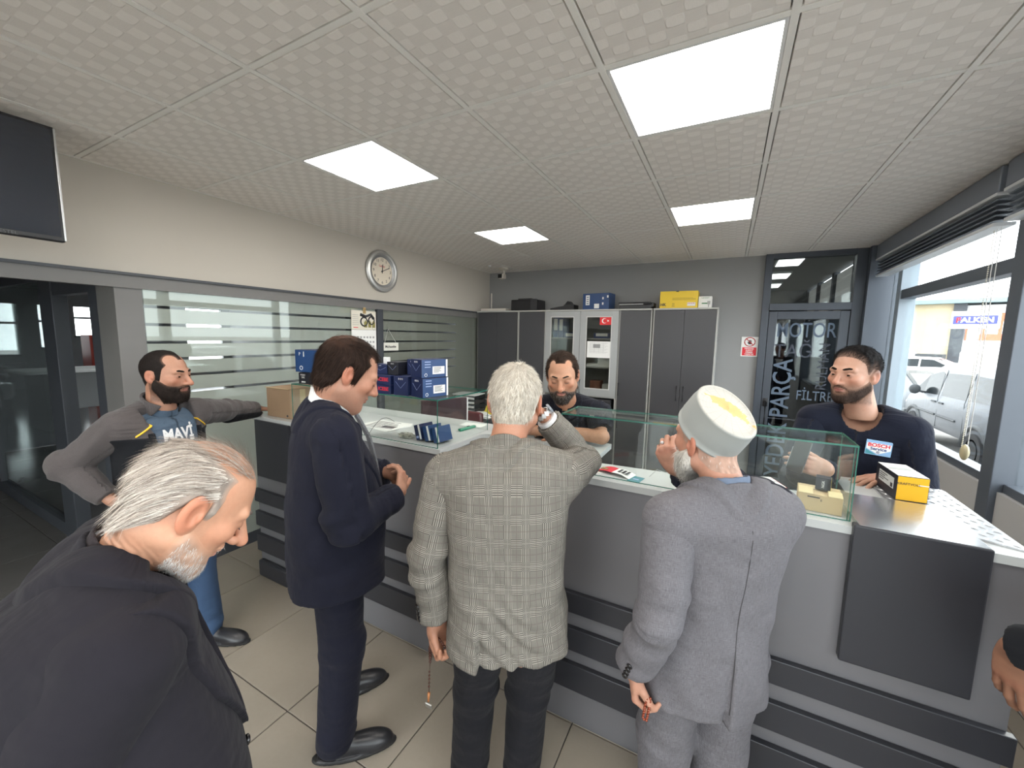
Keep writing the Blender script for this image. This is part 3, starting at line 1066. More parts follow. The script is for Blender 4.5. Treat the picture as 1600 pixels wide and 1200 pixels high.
def carton(label, loc, size, m, rotz=0.0, group=None, name='carton', cat='box', m_front=None, m_right=None, m_top=None):
    w, d, h = size
    t = thing(name, label, cat, loc, R(rotz), group)
    bx = MB().bbox((-w / 2, -d / 2, 0), (w / 2, d / 2, h), 0.0018).build('body', m, t)
    F = faces(w, d, h)
    k = 0.002
    for mm, key, a, b in ((m_front, 'F', w, h), (m_right, 'R', d, h), (m_top, 'T', w, d)):
        if mm:
            decal(MB(), F[key], a - 2 * k, b - 2 * k, 0.0004).build('printed_face', mm, t)
    lid = MB()
    lid.box((-w / 2 + 0.002, -0.0012, h), (w / 2 - 0.002, 0.0012, h + 0.0006))
    lid.build('flap_seam', M_ink, t)
    return t, F


def v_print(t, M, w, h, txt='B O S', big=False):
    """maker's line at the top and a thin V below it"""
    text('lettering', txt, h * 0.13, M @ Matrix.Translation((0, h * 0.36, 0.0007)), M_white, t)
    mb = MB()
    mb.tube([(-w * 0.36, h * 0.22, 0.0005), (0, -h * 0.12, 0.0005), (w * 0.36, h * 0.22, 0.0005)], 0.0008, 4, M=M)
    mb.build('line_print', M_pale, t)


def label_print(t, M, w, h, c, bars=5):
    L = decal(MB(), M @ Matrix.Translation((c[0], c[1], 0.0004)), w, h).build('paper_label', M_white, t)
    mb = MB()
    random.seed(int(w * 1e5 + h * 1e4))
    for k in range(bars):
        ww = w * random.uniform(0.4, 0.8)
        mb.box((c[0] - w * 0.4, c[1] + h * (0.36 - 0.75 * k / bars) - h * 0.03, 0.001), (c[0] - w * 0.4 + ww, c[1] + h * (0.36 - 0.75 * k / bars) + h * 0.03, 0.0013), M)
    mb.build('small_print', M_ink, L)
    return L


def barcode(t, M, w, h, c):
    mb = MB()
    random.seed(7)
    x = -w / 2
    while x < w / 2:
        q = random.choice((0.0008, 0.0014, 0.002))
        mb.box((c[0] + x, c[1] - h / 2, 0.001), (c[0] + min(x + q, w / 2), c[1] + h / 2, 0.0014), M)
        x += q + random.choice((0.0008, 0.0015))
    mb.build('barcode', M_ink, t)


ZG1 = CG + 0.0005
GB = 'blue cartons stacked on the left display case'
def blue_carton(label, x0, x1, y0, dep, z0, h, right=True, dark=False, rz=0):
    w = x1 - x0
    t, F = carton(label, ((x0 + x1) / 2, y0 + dep / 2, z0), (w, dep, h), M_bdark if dark else M_bnavy, rz, GB, m_right=M_bblue if right else None)
    v_print(t, F['F'], w, h)
    if right:
        M = F['R']
        label_print(t, M, dep * 0.46, h * 0.42, (dep * 0.14, -h * 0.10))
        mb = MB()
        for yy in (0.34, 0.20, 0.06):
            mb.box((-dep * 0.38, h * yy, 0.0005), (-dep * 0.16, h * (yy + 0.05), 0.0008), M)
        mb.build('side_print', M_pale, t)
        rg = MB()
        rg.tube([(-dep * 0.34 + 0.008 * math.cos(a), -h * 0.34 + 0.008 * math.sin(a), 0.0006) for a in [2 * math.pi * q / 14 for q in range(14)]], 0.0012, 4, closed=True, M=M)
        rg.build('ring_emblem', M_white, t)
        MB().box((dep / 2 - 0.012, -h / 2 + 0.002, 0.0005), (dep / 2 - 0.001, h / 2 - 0.002, 0.0008), M).build('white_edge', M_white, t)
    return t


blue_carton('blue carton with white labels, lower one at the right end of the glass case', -1.475, -1.372, 1.63, 0.17, ZG1, 0.103, rz=-14)
blue_carton('blue carton with white labels, upper one at the right end of the glass case', -1.478, -1.378, 1.632, 0.17, ZG1 + 0.1045, 0.098, rz=-15)
blue_carton('plain navy carton with a thin V line, lower row, left of the labelled ones', -1.612, -1.509, 1.635, 0.16, ZG1, 0.105, right=False, rz=0)
blue_carton('small dark carton in the upper row, touching the labelled upper carton', -1.590, -1.512, 1.72, 0.12, ZG1 + 0.1060, 0.088, right=False, rz=0)
blue_carton('blackish small carton in the upper row, above the red print', -1.684, -1.602, 1.66, 0.10, ZG1 + 0.1060, 0.072, right=False, dark=True)
blue_carton('flat blue carton in the upper row beside the navy suited man\u2019s brow', -1.80, -1.675, 1.66, 0.11, ZG1 + 0.1060, 0.055, right=False)
for k, z in enumerate((ZG1, ZG1 + 0.0525)):
    t, F = carton('flat blue carton with red lettering, ' + ('lower' if k == 0 else 'upper') + ' of two beside the man\u2019s face', (-1.74, 1.70, z), (0.225, 0.15, 0.052), M_bnavy, 0, GB, m_front=None)
    text('lettering', 'ICEBE', 0.027, F['F'] @ Matrix.Translation((0.06, 0.002, 0.0007)), M_redp, t, sx=1.15, weight=0.0008)
    mb = MB()
    for q in range(6):
        mb.box((-0.10 + q * 0.016, -0.016, 0.0005), (-0.092 + q * 0.016, 0.012, 0.0008), F['F'])
    mb.build('side_print', M_pale, t)
    decal(MB(), F['F'], 0.003, 0.05, 0.0009, (0.006, 0)).build('edge_line', M_pale, t)
carton('tiny white carton on top of the flat blue one', (-1.745, 1.72, ZG1 + 0.1615), (0.026, 0.03, 0.038), M_white)
t, F = carton('large blue carton above the brown cardboard box, a thin V on its end', (-2.36, 1.80, 1.5225), (0.32, 0.24, 0.145), M_bnavy, 8, m_front=M_bblue)
v_print(t, F['L'], 0.2, 0.145)
text('lettering', 'P', 0.03, F['F'] @ Matrix.Translation((-0.12, 0.045, 0.0007)), M_white, t)
decal(MB(), F['F'] @ Matrix.Translation((-0.085, 0.045, 0.0007)), 0.006, 0.032).build('white_stroke', M_white, t)
rg = MB()
rg.tube([(-0.11 + 0.012 * math.cos(a), -0.045 + 0.012 * math.sin(a), 0.0006) for a in [2 * math.pi * q / 14 for q in range(14)]], 0.0018, 4, closed=True, M=F['F'])
rg.build('ring_emblem', M_white, t)
t, F = carton('black carton with white lettering under the large blue carton', (-2.36, 1.74, ZG1), (0.22, 0.16, 0.073), M_bdark, 0)
text('lettering', 'POINT\nTIME', 0.016, F['F'] @ Matrix.Translation((-0.07, 0.012, 0.0007)), M_white, t)
decal(MB(), F['F'] @ Matrix.Translation((-0.066, -0.024, 0.0006)), 0.04, 0.008).build('white_stroke', M_white, t)
MB().bbox((-0.112, -0.082, 0.0), (-0.108, -0.0795, 0.07), 0.0005).build('edge_strip', M_bdark, t)
carton('orange carton peeping out behind the navy suited man\u2019s neck', (-2.17, 1.78, ZG1), (0.07, 0.1, 0.07), mat('orange carton', (0.75, 0.27, 0.03), 0.5))

t, F = carton('open brown cardboard box at the left end of the counter', (-2.72, 1.79, ZT + 0.0005), (0.26, 0.25, 0.205), M_card, 0)
MB().bbox((-0.128, -0.138, 0.204), (0.128, -0.125, 0.207), 0.001).build('flap', M_card2, t)
decal(MB(), F['R'] @ Matrix.Translation((-0.03, 0.0, 0.0004)), 0.04, 0.19).build('tape', M_card2, t)
MB().sphere((0.10, -0.127, 0.02), (0.01, 0.003, 0.008), 8, 6).build('stain', M_ink, t)

# right hand display case contents
t, F = carton('brown cardboard box with torn flaps inside the right display case', (0.322, 1.745, ZT + 0.0005), (0.125, 0.11, 0.062), M_card2, -6)
for a, b, c in ((-0.062, -0.02, 14), (0.022, 0.062, 8)):
    M = Matrix.Translation((0, -0.055, 0.0625)) @ Matrix.Rotation(R(c), 4, 'X')
    MB().bbox((a, -0.004, 0), (b, 0.042, 0.0022), 0.0008, M).build('flap', mat('torn cardboard', (0.62, 0.52, 0.30), 0.85, var=0.1, vscale=40), t)
decal(MB(), F['F'] @ Matrix.Translation((-0.018, 0.02, 0.0003)), 0.035, 0.004).build('slot', M_ink, t)
text('lettering', 'E', 0.011, F['F'] @ Matrix.Translation((0.004, 0.012, 0.0006)), M_ink, t)
t, F = carton('small black carton standing on the torn cardboard box', (0.332, 1.752, ZT + 0.068), (0.044, 0.04, 0.044), M_bdark, -10)
text('lettering', 'NGK', 0.012, F['F'] @ frame_M((0, 0, 0.0006), (0, 1, 0), (-1, 0, 0)), M_white, t)
decal(MB(), F['R'], 0.036, 0.04).build('printed_face', M_yel, t)
t, F = carton('white carton with a red edge and a barcode inside the right display case', (0.135, 1.775, ZT + 0.0005), (0.15, 0.115, 0.052), M_white, 22)
for q in (0.024, -0.024):
    decal(MB(), F['R'] @ Matrix.Translation((0, q, 0.0004)), 0.113, 0.003).build('red_edge', M_redp, t)
    decal(MB(), F['F'] @ Matrix.Translation((0, q, 0.0004)), 0.148, 0.003).build('red_edge', M_redp, t)
barcode(t, F['F'], 0.05, 0.022, (0.04, -0.006))
decal(MB(), F['F'] @ Matrix.Translation((0.04, 0.012, 0.0004)), 0.03, 0.004).build('small_print', M_redp, t)
decal(MB(), F['T'] @ Matrix.Translation((-0.02, 0.0, 0.0004)), 0.05, 0.03).build('dark_print', M_ink, t)
t = thing('price_card', 'cream card leaning in the corner of the right display case', 'card', (0.380, 1.74, ZT))
MB().bbox((-0.0015, -0.03, 0), (0.0015, 0.03, 0.058), 0.0005).build('card', mat('cream card', (0.72, 0.70, 0.58), 0.7), t, rot=(0, R(-4), 0))

# black and yellow carton on the mat
t, F = carton('black and amber carton with a white top, on the chequer mat', (0.628, 2.055, ZT + 0.0082), (0.092, 0.185, 0.093), M_bdark, 4, m_front=M_yel2, m_top=M_white)
text('lettering', 'KRAFTVOLL', 0.0125, F['F'] @ Matrix.Translation((-0.012, 0.018, 0.0009)), M_ink, t)
decal(MB(), F['F'] @ Matrix.Translation((0.03, 0.018, 0.0007)), 0.03, 0.003).build('white_stroke', M_white, t)
M_sil = mat('silver label', (0.55, 0.57, 0.56), 0.4)
L = decal(MB(), F['L'] @ Matrix.Translation((0.005, 0.008, 0.0005)), 0.13, 0.042).build('silver_label', M_sil, t)
mb = MB()
for k in range(4):
    mb.box((-0.055, 0.020 - k * 0.008, 0.0012), (-0.055 + (0.07, 0.05, 0.08, 0.04)[k], 0.023 - k * 0.008, 0.0015), F['L'])
mb.box((0.045, -0.010, 0.0012), (0.062, 0.006, 0.0015), F['L'])
mb.build('small_print', M_ink, L)
decal(MB(), F['T'] @ Matrix.Translation((0, 0.02, 0.0008)), 0.07, 0.03).build('pale_stripe', M_sil, t)

# booklets and papers
def flat(label, name, cat, loc, size, m, rz=0, group=None):
    t = tag(MB().box((-size[0] / 2, -size[1] / 2, 0), (size[0] / 2, size[1] / 2, size[2])).build(name, m), label, cat, group)
    t.location = loc
    t.rotation_euler = (0, 0, R(rz))
    return t


bk = thing('brochure', 'folded red and white brochure lying open on the right counter', 'brochure', (-0.40, 1.728, ZT))
def leafpanel(name, x0, x1, z0, z1, m, nseg=5):
    mb = MB()
    v, f = [], []
    for k in range(nseg + 1):
        a = k / nseg
        x = x0 + (x1 - x0) * a
        z = z0 + (z1 - z0) * a + 0.006 * math.sin(a * math.pi)
        v += [(x, -0.035, z), (x, 0.035, z), (x, -0.035, z + 0.0012), (x, 0.035, z + 0.0012)]
    for k in range(nseg):
        b = 4 * k
        f += [(b, b + 1, b + 5, b + 4), (b + 2, b + 6, b + 7, b + 3), (b, b + 4, b + 6, b + 2), (b + 1, b + 3, b + 7, b + 5)]
    f += [(0, 2, 3, 1), (4 * nseg, 4 * nseg + 1, 4 * nseg + 3, 4 * nseg + 2)]
    return mb.add(v, f).build(name, m, bk)
leafpanel('cover', -0.075, 0.0, 0.001, 0.012, M_redp)
lw = leafpanel('inside_page', 0.0, 0.08, 0.012, 0.002, M_paper)
mb = MB()
for k in range(3):
    mb.box((0.02 + k * 0.017, -0.02, 0.0175 - k * 0.0015), (0.031 + k * 0.017, 0.02, 0.0182 - k * 0.0015))
mb.build('dark_print', M_ink, lw)
mb = MB().box((-0.06, -0.02, 0.012), (-0.03, 0.0, 0.0155))
mb.build('picture', mat('brown picture', (0.3, 0.2, 0.1), 0.5), bk)
bk.rotation_euler = (0, 0, R(-14))
flat('white slip of paper under the red brochure', 'paper_slip', 'paper', (-0.475, 1.72, ZT + 0.0003), (0.05, 0.045, 0.0006), M_paper, -12)
t = flat('small teal business card beside the red brochure', 'business_card', 'card', (-0.305, 1.695, ZT + 0.0003), (0.05, 0.075, 0.0008), mat('teal card', (0.05, 0.20, 0.24), 0.5), -10)
MB().box((-0.012, -0.006, 0.0008), (0.012, 0.006, 0.0011)).build('print', M_pale, t)
cl = MB().tube([(-0.19, 1.84, ZT + 0.002), (-0.235, 1.78, ZT + 0.03), (-0.26, 1.75, ZT + 0.004)], 0.0012, 6)
tag(cl.build('wire', mat('grey wire', (0.4, 0.4, 0.4), 0.5)), 'thin bent wire on the right counter near the teal card', 'wire')

flat('white sheet of paper on the counter in front of the black haired clerk', 'paper_sheet', 'paper', (-1.46, 2.20, ZT + 0.0003), (0.16, 0.10, 0.0006), M_paper, 5)
gt = thing('cutter_knife', 'green plastic cutter knife on the pale counter top', 'knife', (-1.42, 2.07, ZT), R(84))
M_green = mat('green plastic', (0.01, 0.25, 0.14), 0.35)
MB().bbox((-0.075, -0.012, 0.0), (0.075, 0.012, 0.016), 0.005).build('handle', M_green, gt, smooth=40)
MB().box((-0.10, -0.005, 0.005), (-0.075, 0.005, 0.0065)).build('blade', M_steel, gt)
MB().bbox((0.0, -0.005, 0.016), (0.022, 0.005, 0.021), 0.002).build('slider', M_black, gt)
nw = thing('newspaper', 'folded newspaper by the navy suited man\u2019s tie', 'newspaper', (-1.93, 1.87, ZT))
random.seed(2)
for k in range(3):
    M = Matrix.Rotation(R(-8 + 7 * k), 4, 'Z')
    p = MB().box((-0.15 + 0.02 * k, -0.10, 0.0005 + k * 0.0022), (0.15, 0.10, 0.0024 + k * 0.0022), M).build('sheet', M_paper, nw)
    if k == 2:
        mb = MB()
        for q in range(9):
            mb.box((-0.10, -0.085 + q * 0.019, 0.0070), (random.uniform(0.0, 0.13), -0.078 + q * 0.019, 0.0073), M)
        mb.box((0.02, -0.07, 0.0071), (0.12, -0.02, 0.0075), M)
        mb.build('print', mat('newsprint', (0.10, 0.09, 0.10), 0.8), p)
cb2 = MB().tube([(-1.95 + 0.012 * k, 1.98 - 0.035 * k, ZT + 0.004 + 0.055 * math.sin(k / 9 * math.pi)) for k in range(10)], 0.0015, 6)
tag(cb2.build('cable', M_black, smooth=True), 'thin black cable arching over the newspaper', 'cable')
# small things inside the left case
for k in range(3):
    x = -1.475 + k * 0.062
    t, F = carton('blue and white striped sachet box in the left display case, %s of three' % ('leftmost', 'middle', 'rightmost')[k], (x, 1.74, ZT + 0.001), (0.048, 0.10, 0.085), M_bnavy if k == 0 else M_bblue, 0, 'striped boxes leaning in the left display case')
    t.rotation_euler = (0, R(-16), R(-6))
    t.location.z = ZT + 0.008
    decal(MB(), F['F'] @ Matrix.Translation((0.015, 0, 0.0004)), 0.014, 0.082).build('white_edge', M_white, t)
    if k == 0:
        decal(MB(), F['F'] @ Matrix.Translation((-0.008, -0.025, 0.0004)), 0.02, 0.012).build('print', M_pale, t)
cw = thing('cellophane_bag', 'crumpled clear bag of small parts in the left display case', 'bag', (-1.60, 1.72, ZT))
random.seed(11)
bm = bmesh.new()
bmesh.ops.create_icosphere(bm, subdivisions=3, radius=1)
for v in bm.verts:
    s = 1 + random.uniform(-0.22, 0.22)
    v.co = Vector((v.co.x * 0.055 * s, v.co.y * 0.035 * s, 0.012 + max(-0.0115, v.co.z * 0.014 * s)))
me = bpy.data.meshes.new('bag')
bm.to_mesh(me)
bm.free()
me.materials.append(mat('crumpled film', (0.45, 0.44, 0.38), 0.2, var=0.5, vscale=60))
link('bag', me, cw)
MB().bbox((-0.03, -0.02, 0.001), (0.0, 0.012, 0.026), 0.004).build('metal_part', M_steel, cw)

# ------------------------------------------------------------------ cabinets on the back wall
M_door = mat('anthracite cabinet door', (0.052, 0.051, 0.056), 0.42, bump=0.02)
M_carc = mat('grey carcass', (0.42, 0.42, 0.40), 0.45)
M_gfr = mat('grey glass door frame', (0.36, 0.37, 0.37), 0.42, metal=0.15)
M_cin = mat('cabinet inside', (0.34, 0.34, 0.32), 0.6)
YC, YD = 5.25, YB - 0.005
ZC = 2.13


def handle(par, x, z0, z1, y=YC - 0.02):
    mb = MB()
    mb.tube([(x, y + 0.002, z0), (x, y - 0.03, z0), (x, y - 0.03, z1), (x, y + 0.002, z1)], 0.006, 8)
    mb.build('handle', M_black, par, smooth=40)


def cabinet(label, x0, x1, doors, glass=False):
    """doors: list of (xa, xb, za, zb, handle x or None, handle z range)"""
    t = thing('filing_cabinet', label, 'cabinet', ((x0 + x1) / 2, (YC + YD) / 2, 0))
    cx, cy = (x0 + x1) / 2, (YC + YD) / 2
    def bx(name, a, b, m, par=None, bev=0.0015):
        q = MB().bbox((a[0] - cx, a[1] - cy, a[2]), (b[0] - cx, b[1] - cy, b[2]), bev)
        return q.build(name, m, par or t)
    tk = 0.018
    bx('side_panel', (x0, YC, 0.0), (x0 + tk, YD, ZC), M_carc)
    bx('side_panel', (x1 - tk, YC, 0.0), (x1, YD, ZC), M_carc)
    bx('top_panel', (x0, YC - 0.02, ZC - 0.0), (x1, YD, ZC + 0.02), M_carc)
    bx('back_panel', (x0 + tk, YD - 0.01, 0.0), (x1 - tk, YD, ZC), M_cin)
    bx('middle_shelf', (x0 + tk, YC + 0.002, 0.795), (x1 - tk, YD - 0.01, 0.815), M_carc)
    bx('plinth', (x0 + tk, YC + 0.02, 0.0), (x1 - tk, YC + 0.04, 0.06), M_carc)
    for (xa, xb, za, zb, hx, hz) in doors:
        d = bx('door', (xa + 0.0015, YC - 0.02, za), (xb - 0.0015, YC - 0.001, zb), M_door)
        if hx is not None:
            mb = MB()
            X, Y = hx - cx, YC - 0.02 - cy
            mb.tube([(X, Y + 0.002, hz[0]), (X, Y - 0.03, hz[0]), (X, Y - 0.03, hz[1]), (X, Y + 0.002, hz[1])], 0.006, 8)
            mb.build('handle', M_black, d, smooth=40)
    return t, bx, cx, cy


hz = (1.04, 1.21)
lz = (0.62, 0.76)
cabinet('tall two door anthracite cabinet in the back left corner', -3.42, -2.71, [(-3.40, -3.065, 0.82, 2.125, -3.10, hz), (-3.065, -2.73, 0.82, 2.125, -3.03, hz), (-3.40, -3.065, 0.06, 0.80, -3.10, lz), (-3.065, -2.73, 0.06, 0.80, -3.03, lz)])
cabinet('narrow anthracite cabinet left of the glass door cabinet', -2.708, -2.285, [(-2.69, -2.30, 0.82, 2.125, -2.34, hz), (-2.69, -2.30, 0.06, 0.80, -2.34, lz)])
t3, bx3, cx3, cy3 = cabinet('grey cabinet with two glass doors and a printer niche', -2.283, -1.262, [(-1.43, -1.264, 0.06, 0.79, None, lz)])
bx3('niche_shelf', (-2.265, YC + 0.002, 0.985), (-1.28, YD - 0.01, 1.003), M_carc)
for z in (1.385, 1.765):
    bx3('glass_shelf', (-2.265, YC + 0.03, z - 0.009), (-1.28, YD - 0.01, z + 0.009), M_carc)
bx3('divider', (-1.448, YC + 0.002, 0.06), (-1.43, YD - 0.01, 0.795), M_carc)
bx3('low_shelf', (-2.265, YC + 0.01, 0.40), (-1.448, YD - 0.01, 0.418), M_carc)
M_cab = glass_mat('smoky cabinet glass', (0.75, 0.76, 0.74), 1.2)
for (xa, xb, hx) in ((-2.281, -1.776, -1.80), (-1.772, -1.264, -1.745)):
    fr = MB()
    a, b = xa - cx3, xb - cx3
    y0, y1 = YC - 0.021 - cy3, YC - 0.001 - cy3
    fr.bbox((a, y0, 1.0), (a + 0.085, y1, 2.127), 0.002)
    fr.bbox((b - 0.085, y0, 1.0), (b, y1, 2.127), 0.002)
    fr.bbox((a + 0.085, y0, 2.055), (b - 0.085, y1, 2.127), 0.002)
    fr.bbox((a + 0.085, y0, 1.0), (b - 0.085, y1, 1.10), 0.002)
    d = fr.build('glass_door', M_gfr, t3)
    MB().box((a + 0.083, y0 + 0.008, 1.098), (b - 0.083, y0 + 0.012, 2.057)).build('pane', M_cab, d)
    bd = MB()
    for p, q in (((a + 0.083, y0 - 0.001, 1.098), (a + 0.093, y0 + 0.004, 2.057)), ((b - 0.093, y0 - 0.001, 1.098), (b - 0.083, y0 + 0.004, 2.057)), ((a + 0.093, y0 - 0.001, 2.047), (b - 0.093, y0 + 0.004, 2.057)), ((a + 0.093, y0 - 0.001, 1.098), (b - 0.093, y0 + 0.004, 1.108))):
        bd.box(p, q)
    bd.build('glazing_bead', mat('light bead', (0.6, 0.6, 0.58), 0.5), d)
    X, Y = hx - cx3, y0
    MB().tube([(X, Y + 0.002, 1.03), (X, Y - 0.03, 1.03), (X, Y - 0.03, 1.21), (X, Y + 0.002, 1.21)], 0.006, 8).build('handle', M_black, d, smooth=40)
cabinet('narrow anthracite cabinet right of the glass door cabinet', -1.26, -0.858, [(-1.242, -0.876, 0.815, 2.125, -1.225, hz), (-1.242, -0.876, 0.06, 0.79, -1.225, lz)])
cabinet('wide two door anthracite cabinet by the warning sign, yellow box on top', -0.845, -0.130, [(-0.827, -0.488, 0.815, 2.125, -0.525, hz), (-0.488, -0.148, 0.815, 2.125, -0.45, hz), (-0.827, -0.488, 0.06, 0.80, -0.525, lz), (-0.488, -0.148, 0.06, 0.80, -0.45, lz)])

# things inside the glass cabinet
M_binder = mat('blue binder', (0.03, 0.06, 0.20), 0.5)
def binder(label, loc, size, flatlie=False):
    t = thing('ring_binder', label, 'binder', loc)
    w, d, h = size
    MB().bbox((-w / 2, -d / 2, 0), (w / 2, d / 2, h), 0.004).build('cover', M_binder, t)
    if flatlie:
        MB().box((-w * 0.36, -d / 2 - 0.001, h * 0.2), (w * 0.4, -d / 2, h * 0.8)).build('spine_label', M_white, t)
    else:
        MB().box((-w * 0.36, -d / 2 - 0.001, h * 0.35), (w * 0.36, -d / 2, h * 0.92)).build('spine_label', M_white, t)
binder('upright blue ring binder at the left end of the top glass shelf', (-2.15, 5.42, 1.775), (0.075, 0.25, 0.28))
binder('second upright blue ring binder beside the first on the top shelf', (-2.072, 5.42, 1.775), (0.07, 0.25, 0.27))
binder('blue ring binder lying flat on the top shelf, label facing out', (-1.93, 5.42, 1.775), (0.19, 0.25, 0.075), True)
binder('blue ring binder lying flat behind the right glass door', (-1.50, 5.44, 1.775), (0.22, 0.25, 0.07), False)
for k, (x, w, n) in enumerate(((-1.95, 0.22, 4), (-1.42, 0.22, 6), (-1.60, 0.16, 2))):
    t = thing('paper_stack', 'stack of white paper on the middle cabinet shelf, ' + ('behind the left glass door', 'at the right end', 'low, left of the tall stack')[k], 'paper', (x, 5.42, 1.395))
    for q in range(n):
        MB().box((-w / 2 + 0.004 * (q % 2), -0.14, q * 0.022), (w / 2 - 0.004 * (q % 3), 0.14, q * 0.022 + 0.020)).build('ream', M_paper, t)
for k in range(3):
    carton('parts carton on the lowest glass shelf, %s' % ('pale one left', 'reddish one behind the right door', 'pale one at the right')[k], ((-2.05, -1.58, -1.42)[k], 5.45, 1.0045), ((0.14, 0.14, 0.12)[k], 0.16, (0.15, 0.19, 0.15)[k]), (M_white, mat('brick red carton', (0.28, 0.12, 0.08), 0.7), M_white)[k])
# niche printer
pt = thing('niche_printer', 'black multifunction printer in the niche under the glass doors', 'printer', (-1.60, 5.44, 0.816))
MB().bbox((-0.28, -0.17, 0), (0.28, 0.17, 0.15), 0.012).build('body', M_black, pt)
MB().bbox((0.08, -0.195, 0.03), (0.27, -0.168, 0.135), 0.006).build('control_panel', mat('charcoal plastic', (0.03, 0.03, 0.034), 0.3), pt)
MB().box((0.14, -0.197, 0.10), (0.19, -0.195, 0.115)).build('badge', M_steel, pt)
MB().bbox((-0.25, -0.20, 0.01), (0.05, -0.168, 0.03), 0.004).build('paper_tray', M_black, pt)
# low shelf things
carton('blue parts carton on the low shelf beside the clerk\u2019s elbow', (-1.68, 5.40, 0.419), (0.13, 0.16, 0.3), M_bblue)
carton('small red carton on the low shelf beside the clerk\u2019s elbow', (-1.53, 5.38, 0.419), (0.09, 0.12, 0.07), mat('dark red carton', (0.25, 0.03, 0.02), 0.5))

# flag sticker and sheet on the glass door
yg = YC - 0.0155
fs = thing('flag_sticker', 'small red flag sticker with white crescent and star on the glass door', 'sticker', (-1.427, yg, 2.0))
MB().box((-0.082, -0.0012, -0.052), (0.082, 0.0, 0.052)).build('field', mat('flag red', (0.72, 0.02, 0.025), 0.5), fs)
cr = MB()
pts = []
for k in range(25):
    a = R(38) + (2 * math.pi - 2 * R(38)) * k / 24
    pts.append((-0.022 + 0.033 * math.cos(a), 0.033 * math.sin(a)))
e0 = math.atan2(pts[0][1], pts[0][0] + 0.014)
for k in range(24, -1, -1):
    a = e0 + (2 * math.pi - 2 * e0) * k / 24
    pts.append((-0.014 + 0.0262 * math.cos(a), 0.0262 * math.sin(a)))
n2 = 25
v = [(x, -0.0016, z) for x, z in pts]
f = [(i, i + 1, 2 * n2 - 2 - i, 2 * n2 - 1 - i) for i in range(n2 - 1)]
cr.add(v, f).build('crescent', M_white, fs)
sp = []
for k in range(10):
    r = 0.017 if k % 2 == 0 else 0.0066
    a = math.pi + k * math.pi / 5
    sp.append((0.026 + r * math.cos(a), -0.0016, r * math.sin(a)))
MB().add(sp + [(0.026, -0.0016, 0)], [(10, k, (k + 1) % 10) for k in range(10)]).build('star', M_white, fs)
ps = thing('printed_sheet', 'white printed sheet taped to the right glass door', 'paper', (-1.51, yg, 1.625))
MB().box((-0.158, -0.001, -0.108), (0.158, 0.0, 0.108)).build('sheet', M_paper, ps)
M_gprint = mat('grey print', (0.35, 0.35, 0.35), 0.7)
mb = MB()
for k in range(11):
    mb.box((-0.12, -0.0014, 0.085 - k * 0.013), (0.12 - 0.02 * (k % 3), -0.001, 0.087 - k * 0.013))
for k in range(4):
    mb.box((-0.12 + k * 0.06, -0.0014, -0.045), (-0.1185 + k * 0.06, -0.001, 0.087))
mb.box((-0.075, -0.0014, 0.02), (0.02, -0.001, 0.07))
mb.build('table_print', M_gprint, ps)

# on top of the cabinets
ZK = ZC + 0.0205
rt = thing('router', 'flat white router with one upright antenna on the cabinet top', 'router', (-3.19, 5.42, ZK))
MB().bbox((-0.22, -0.10, 0), (0.22, 0.10, 0.042), 0.006).build('body', mat('ivory plastic', (0.62, 0.58, 0.52), 0.5), rt)
MB().tube([(-0.10, 0.02, 0.04), (-0.10, 0.02, 0.28)], 0.010, 10).build('antenna', mat('ivory plastic', (0.62, 0.58, 0.52), 0.5), rt, smooth=40)
pr = thing('black_printer', 'black laser printer on top of the corner cabinets', 'printer', (-2.66, 5.45, ZK))
MB().bbox((-0.21, -0.15, 0), (0.21, 0.15, 0.16), 0.012).build('body', M_black, pr)
MB().bbox((-0.11, -0.12, 0.158), (0.11, 0.10, 0.178), 0.005).build('output_tray', M_black, pr)
MB().bbox((0.11, -0.158, 0.02), (0.212, -0.148, 0.165), 0.004).build('side_door', mat('charcoal plastic', (0.03, 0.03, 0.034), 0.3), pr)
dk = thing('card_reader', 'black wedge shaped desk telephone on the cabinet top', 'telephone', (-2.06, 5.43, ZK))
MB().add([(-0.2, -0.09, 0), (0.0, -0.09, 0), (0.0, 0.09, 0), (-0.2, 0.09, 0), (-0.2, -0.09, 0.03), (0.0, -0.09, 0.06), (0.0, 0.09, 0.06), (-0.2, 0.09, 0.03)],
         [(3, 2, 1, 0), (4, 5, 6, 7), (0, 1, 5, 4), (1, 2, 6, 5), (2, 3, 7, 6), (3, 0, 4, 7)]).build('base', M_black, dk)
MB().prism([(0.0, -0.09), (0.15, -0.09), (0.15, 0.09), (0.0, 0.09)], 0.0, 0.075).build('cradle', M_black, dk)
MB().add([(0.0, -0.09, 0.06), (0.10, -0.09, 0.075), (0.10, 0.09, 0.075), (0.0, 0.09, 0.06), (0.045, -0.07, 0.125), (0.06, -0.07, 0.125), (0.06, 0.07, 0.125), (0.045, 0.07, 0.125)],
         [(3, 2, 1, 0), (4, 5, 6, 7), (0, 1, 5, 4), (1, 2, 6, 5), (2, 3, 7, 6), (3, 0, 4, 7)]).build('screen', mat('charcoal plastic', (0.03, 0.03, 0.034), 0.3), dk)
dk.name = 'desk_telephone'
t, F = carton('blue parts carton with white labels on the glass cabinet top', (-1.59, 5.43, ZK), (0.37, 0.22, 0.215), M_bblue, -6)
decal(MB(), F['F'] @ Matrix.Translation((-0.115, 0.02, 0.0005)), 0.055, 0.13).build('paper_label', M_white, t)
decal(MB(), F['F'] @ Matrix.Translation((0.015, -0.06, 0.0005)), 0.07, 0.06).build('paper_label', M_white, t)
mb = MB()
for q in range(4):
    mb.box((-0.13, -0.03 + q * 0.028, 0.0013), (-0.10, -0.02 + q * 0.028, 0.0016), F['F'])
mb.build('small_print', M_bblue, t)
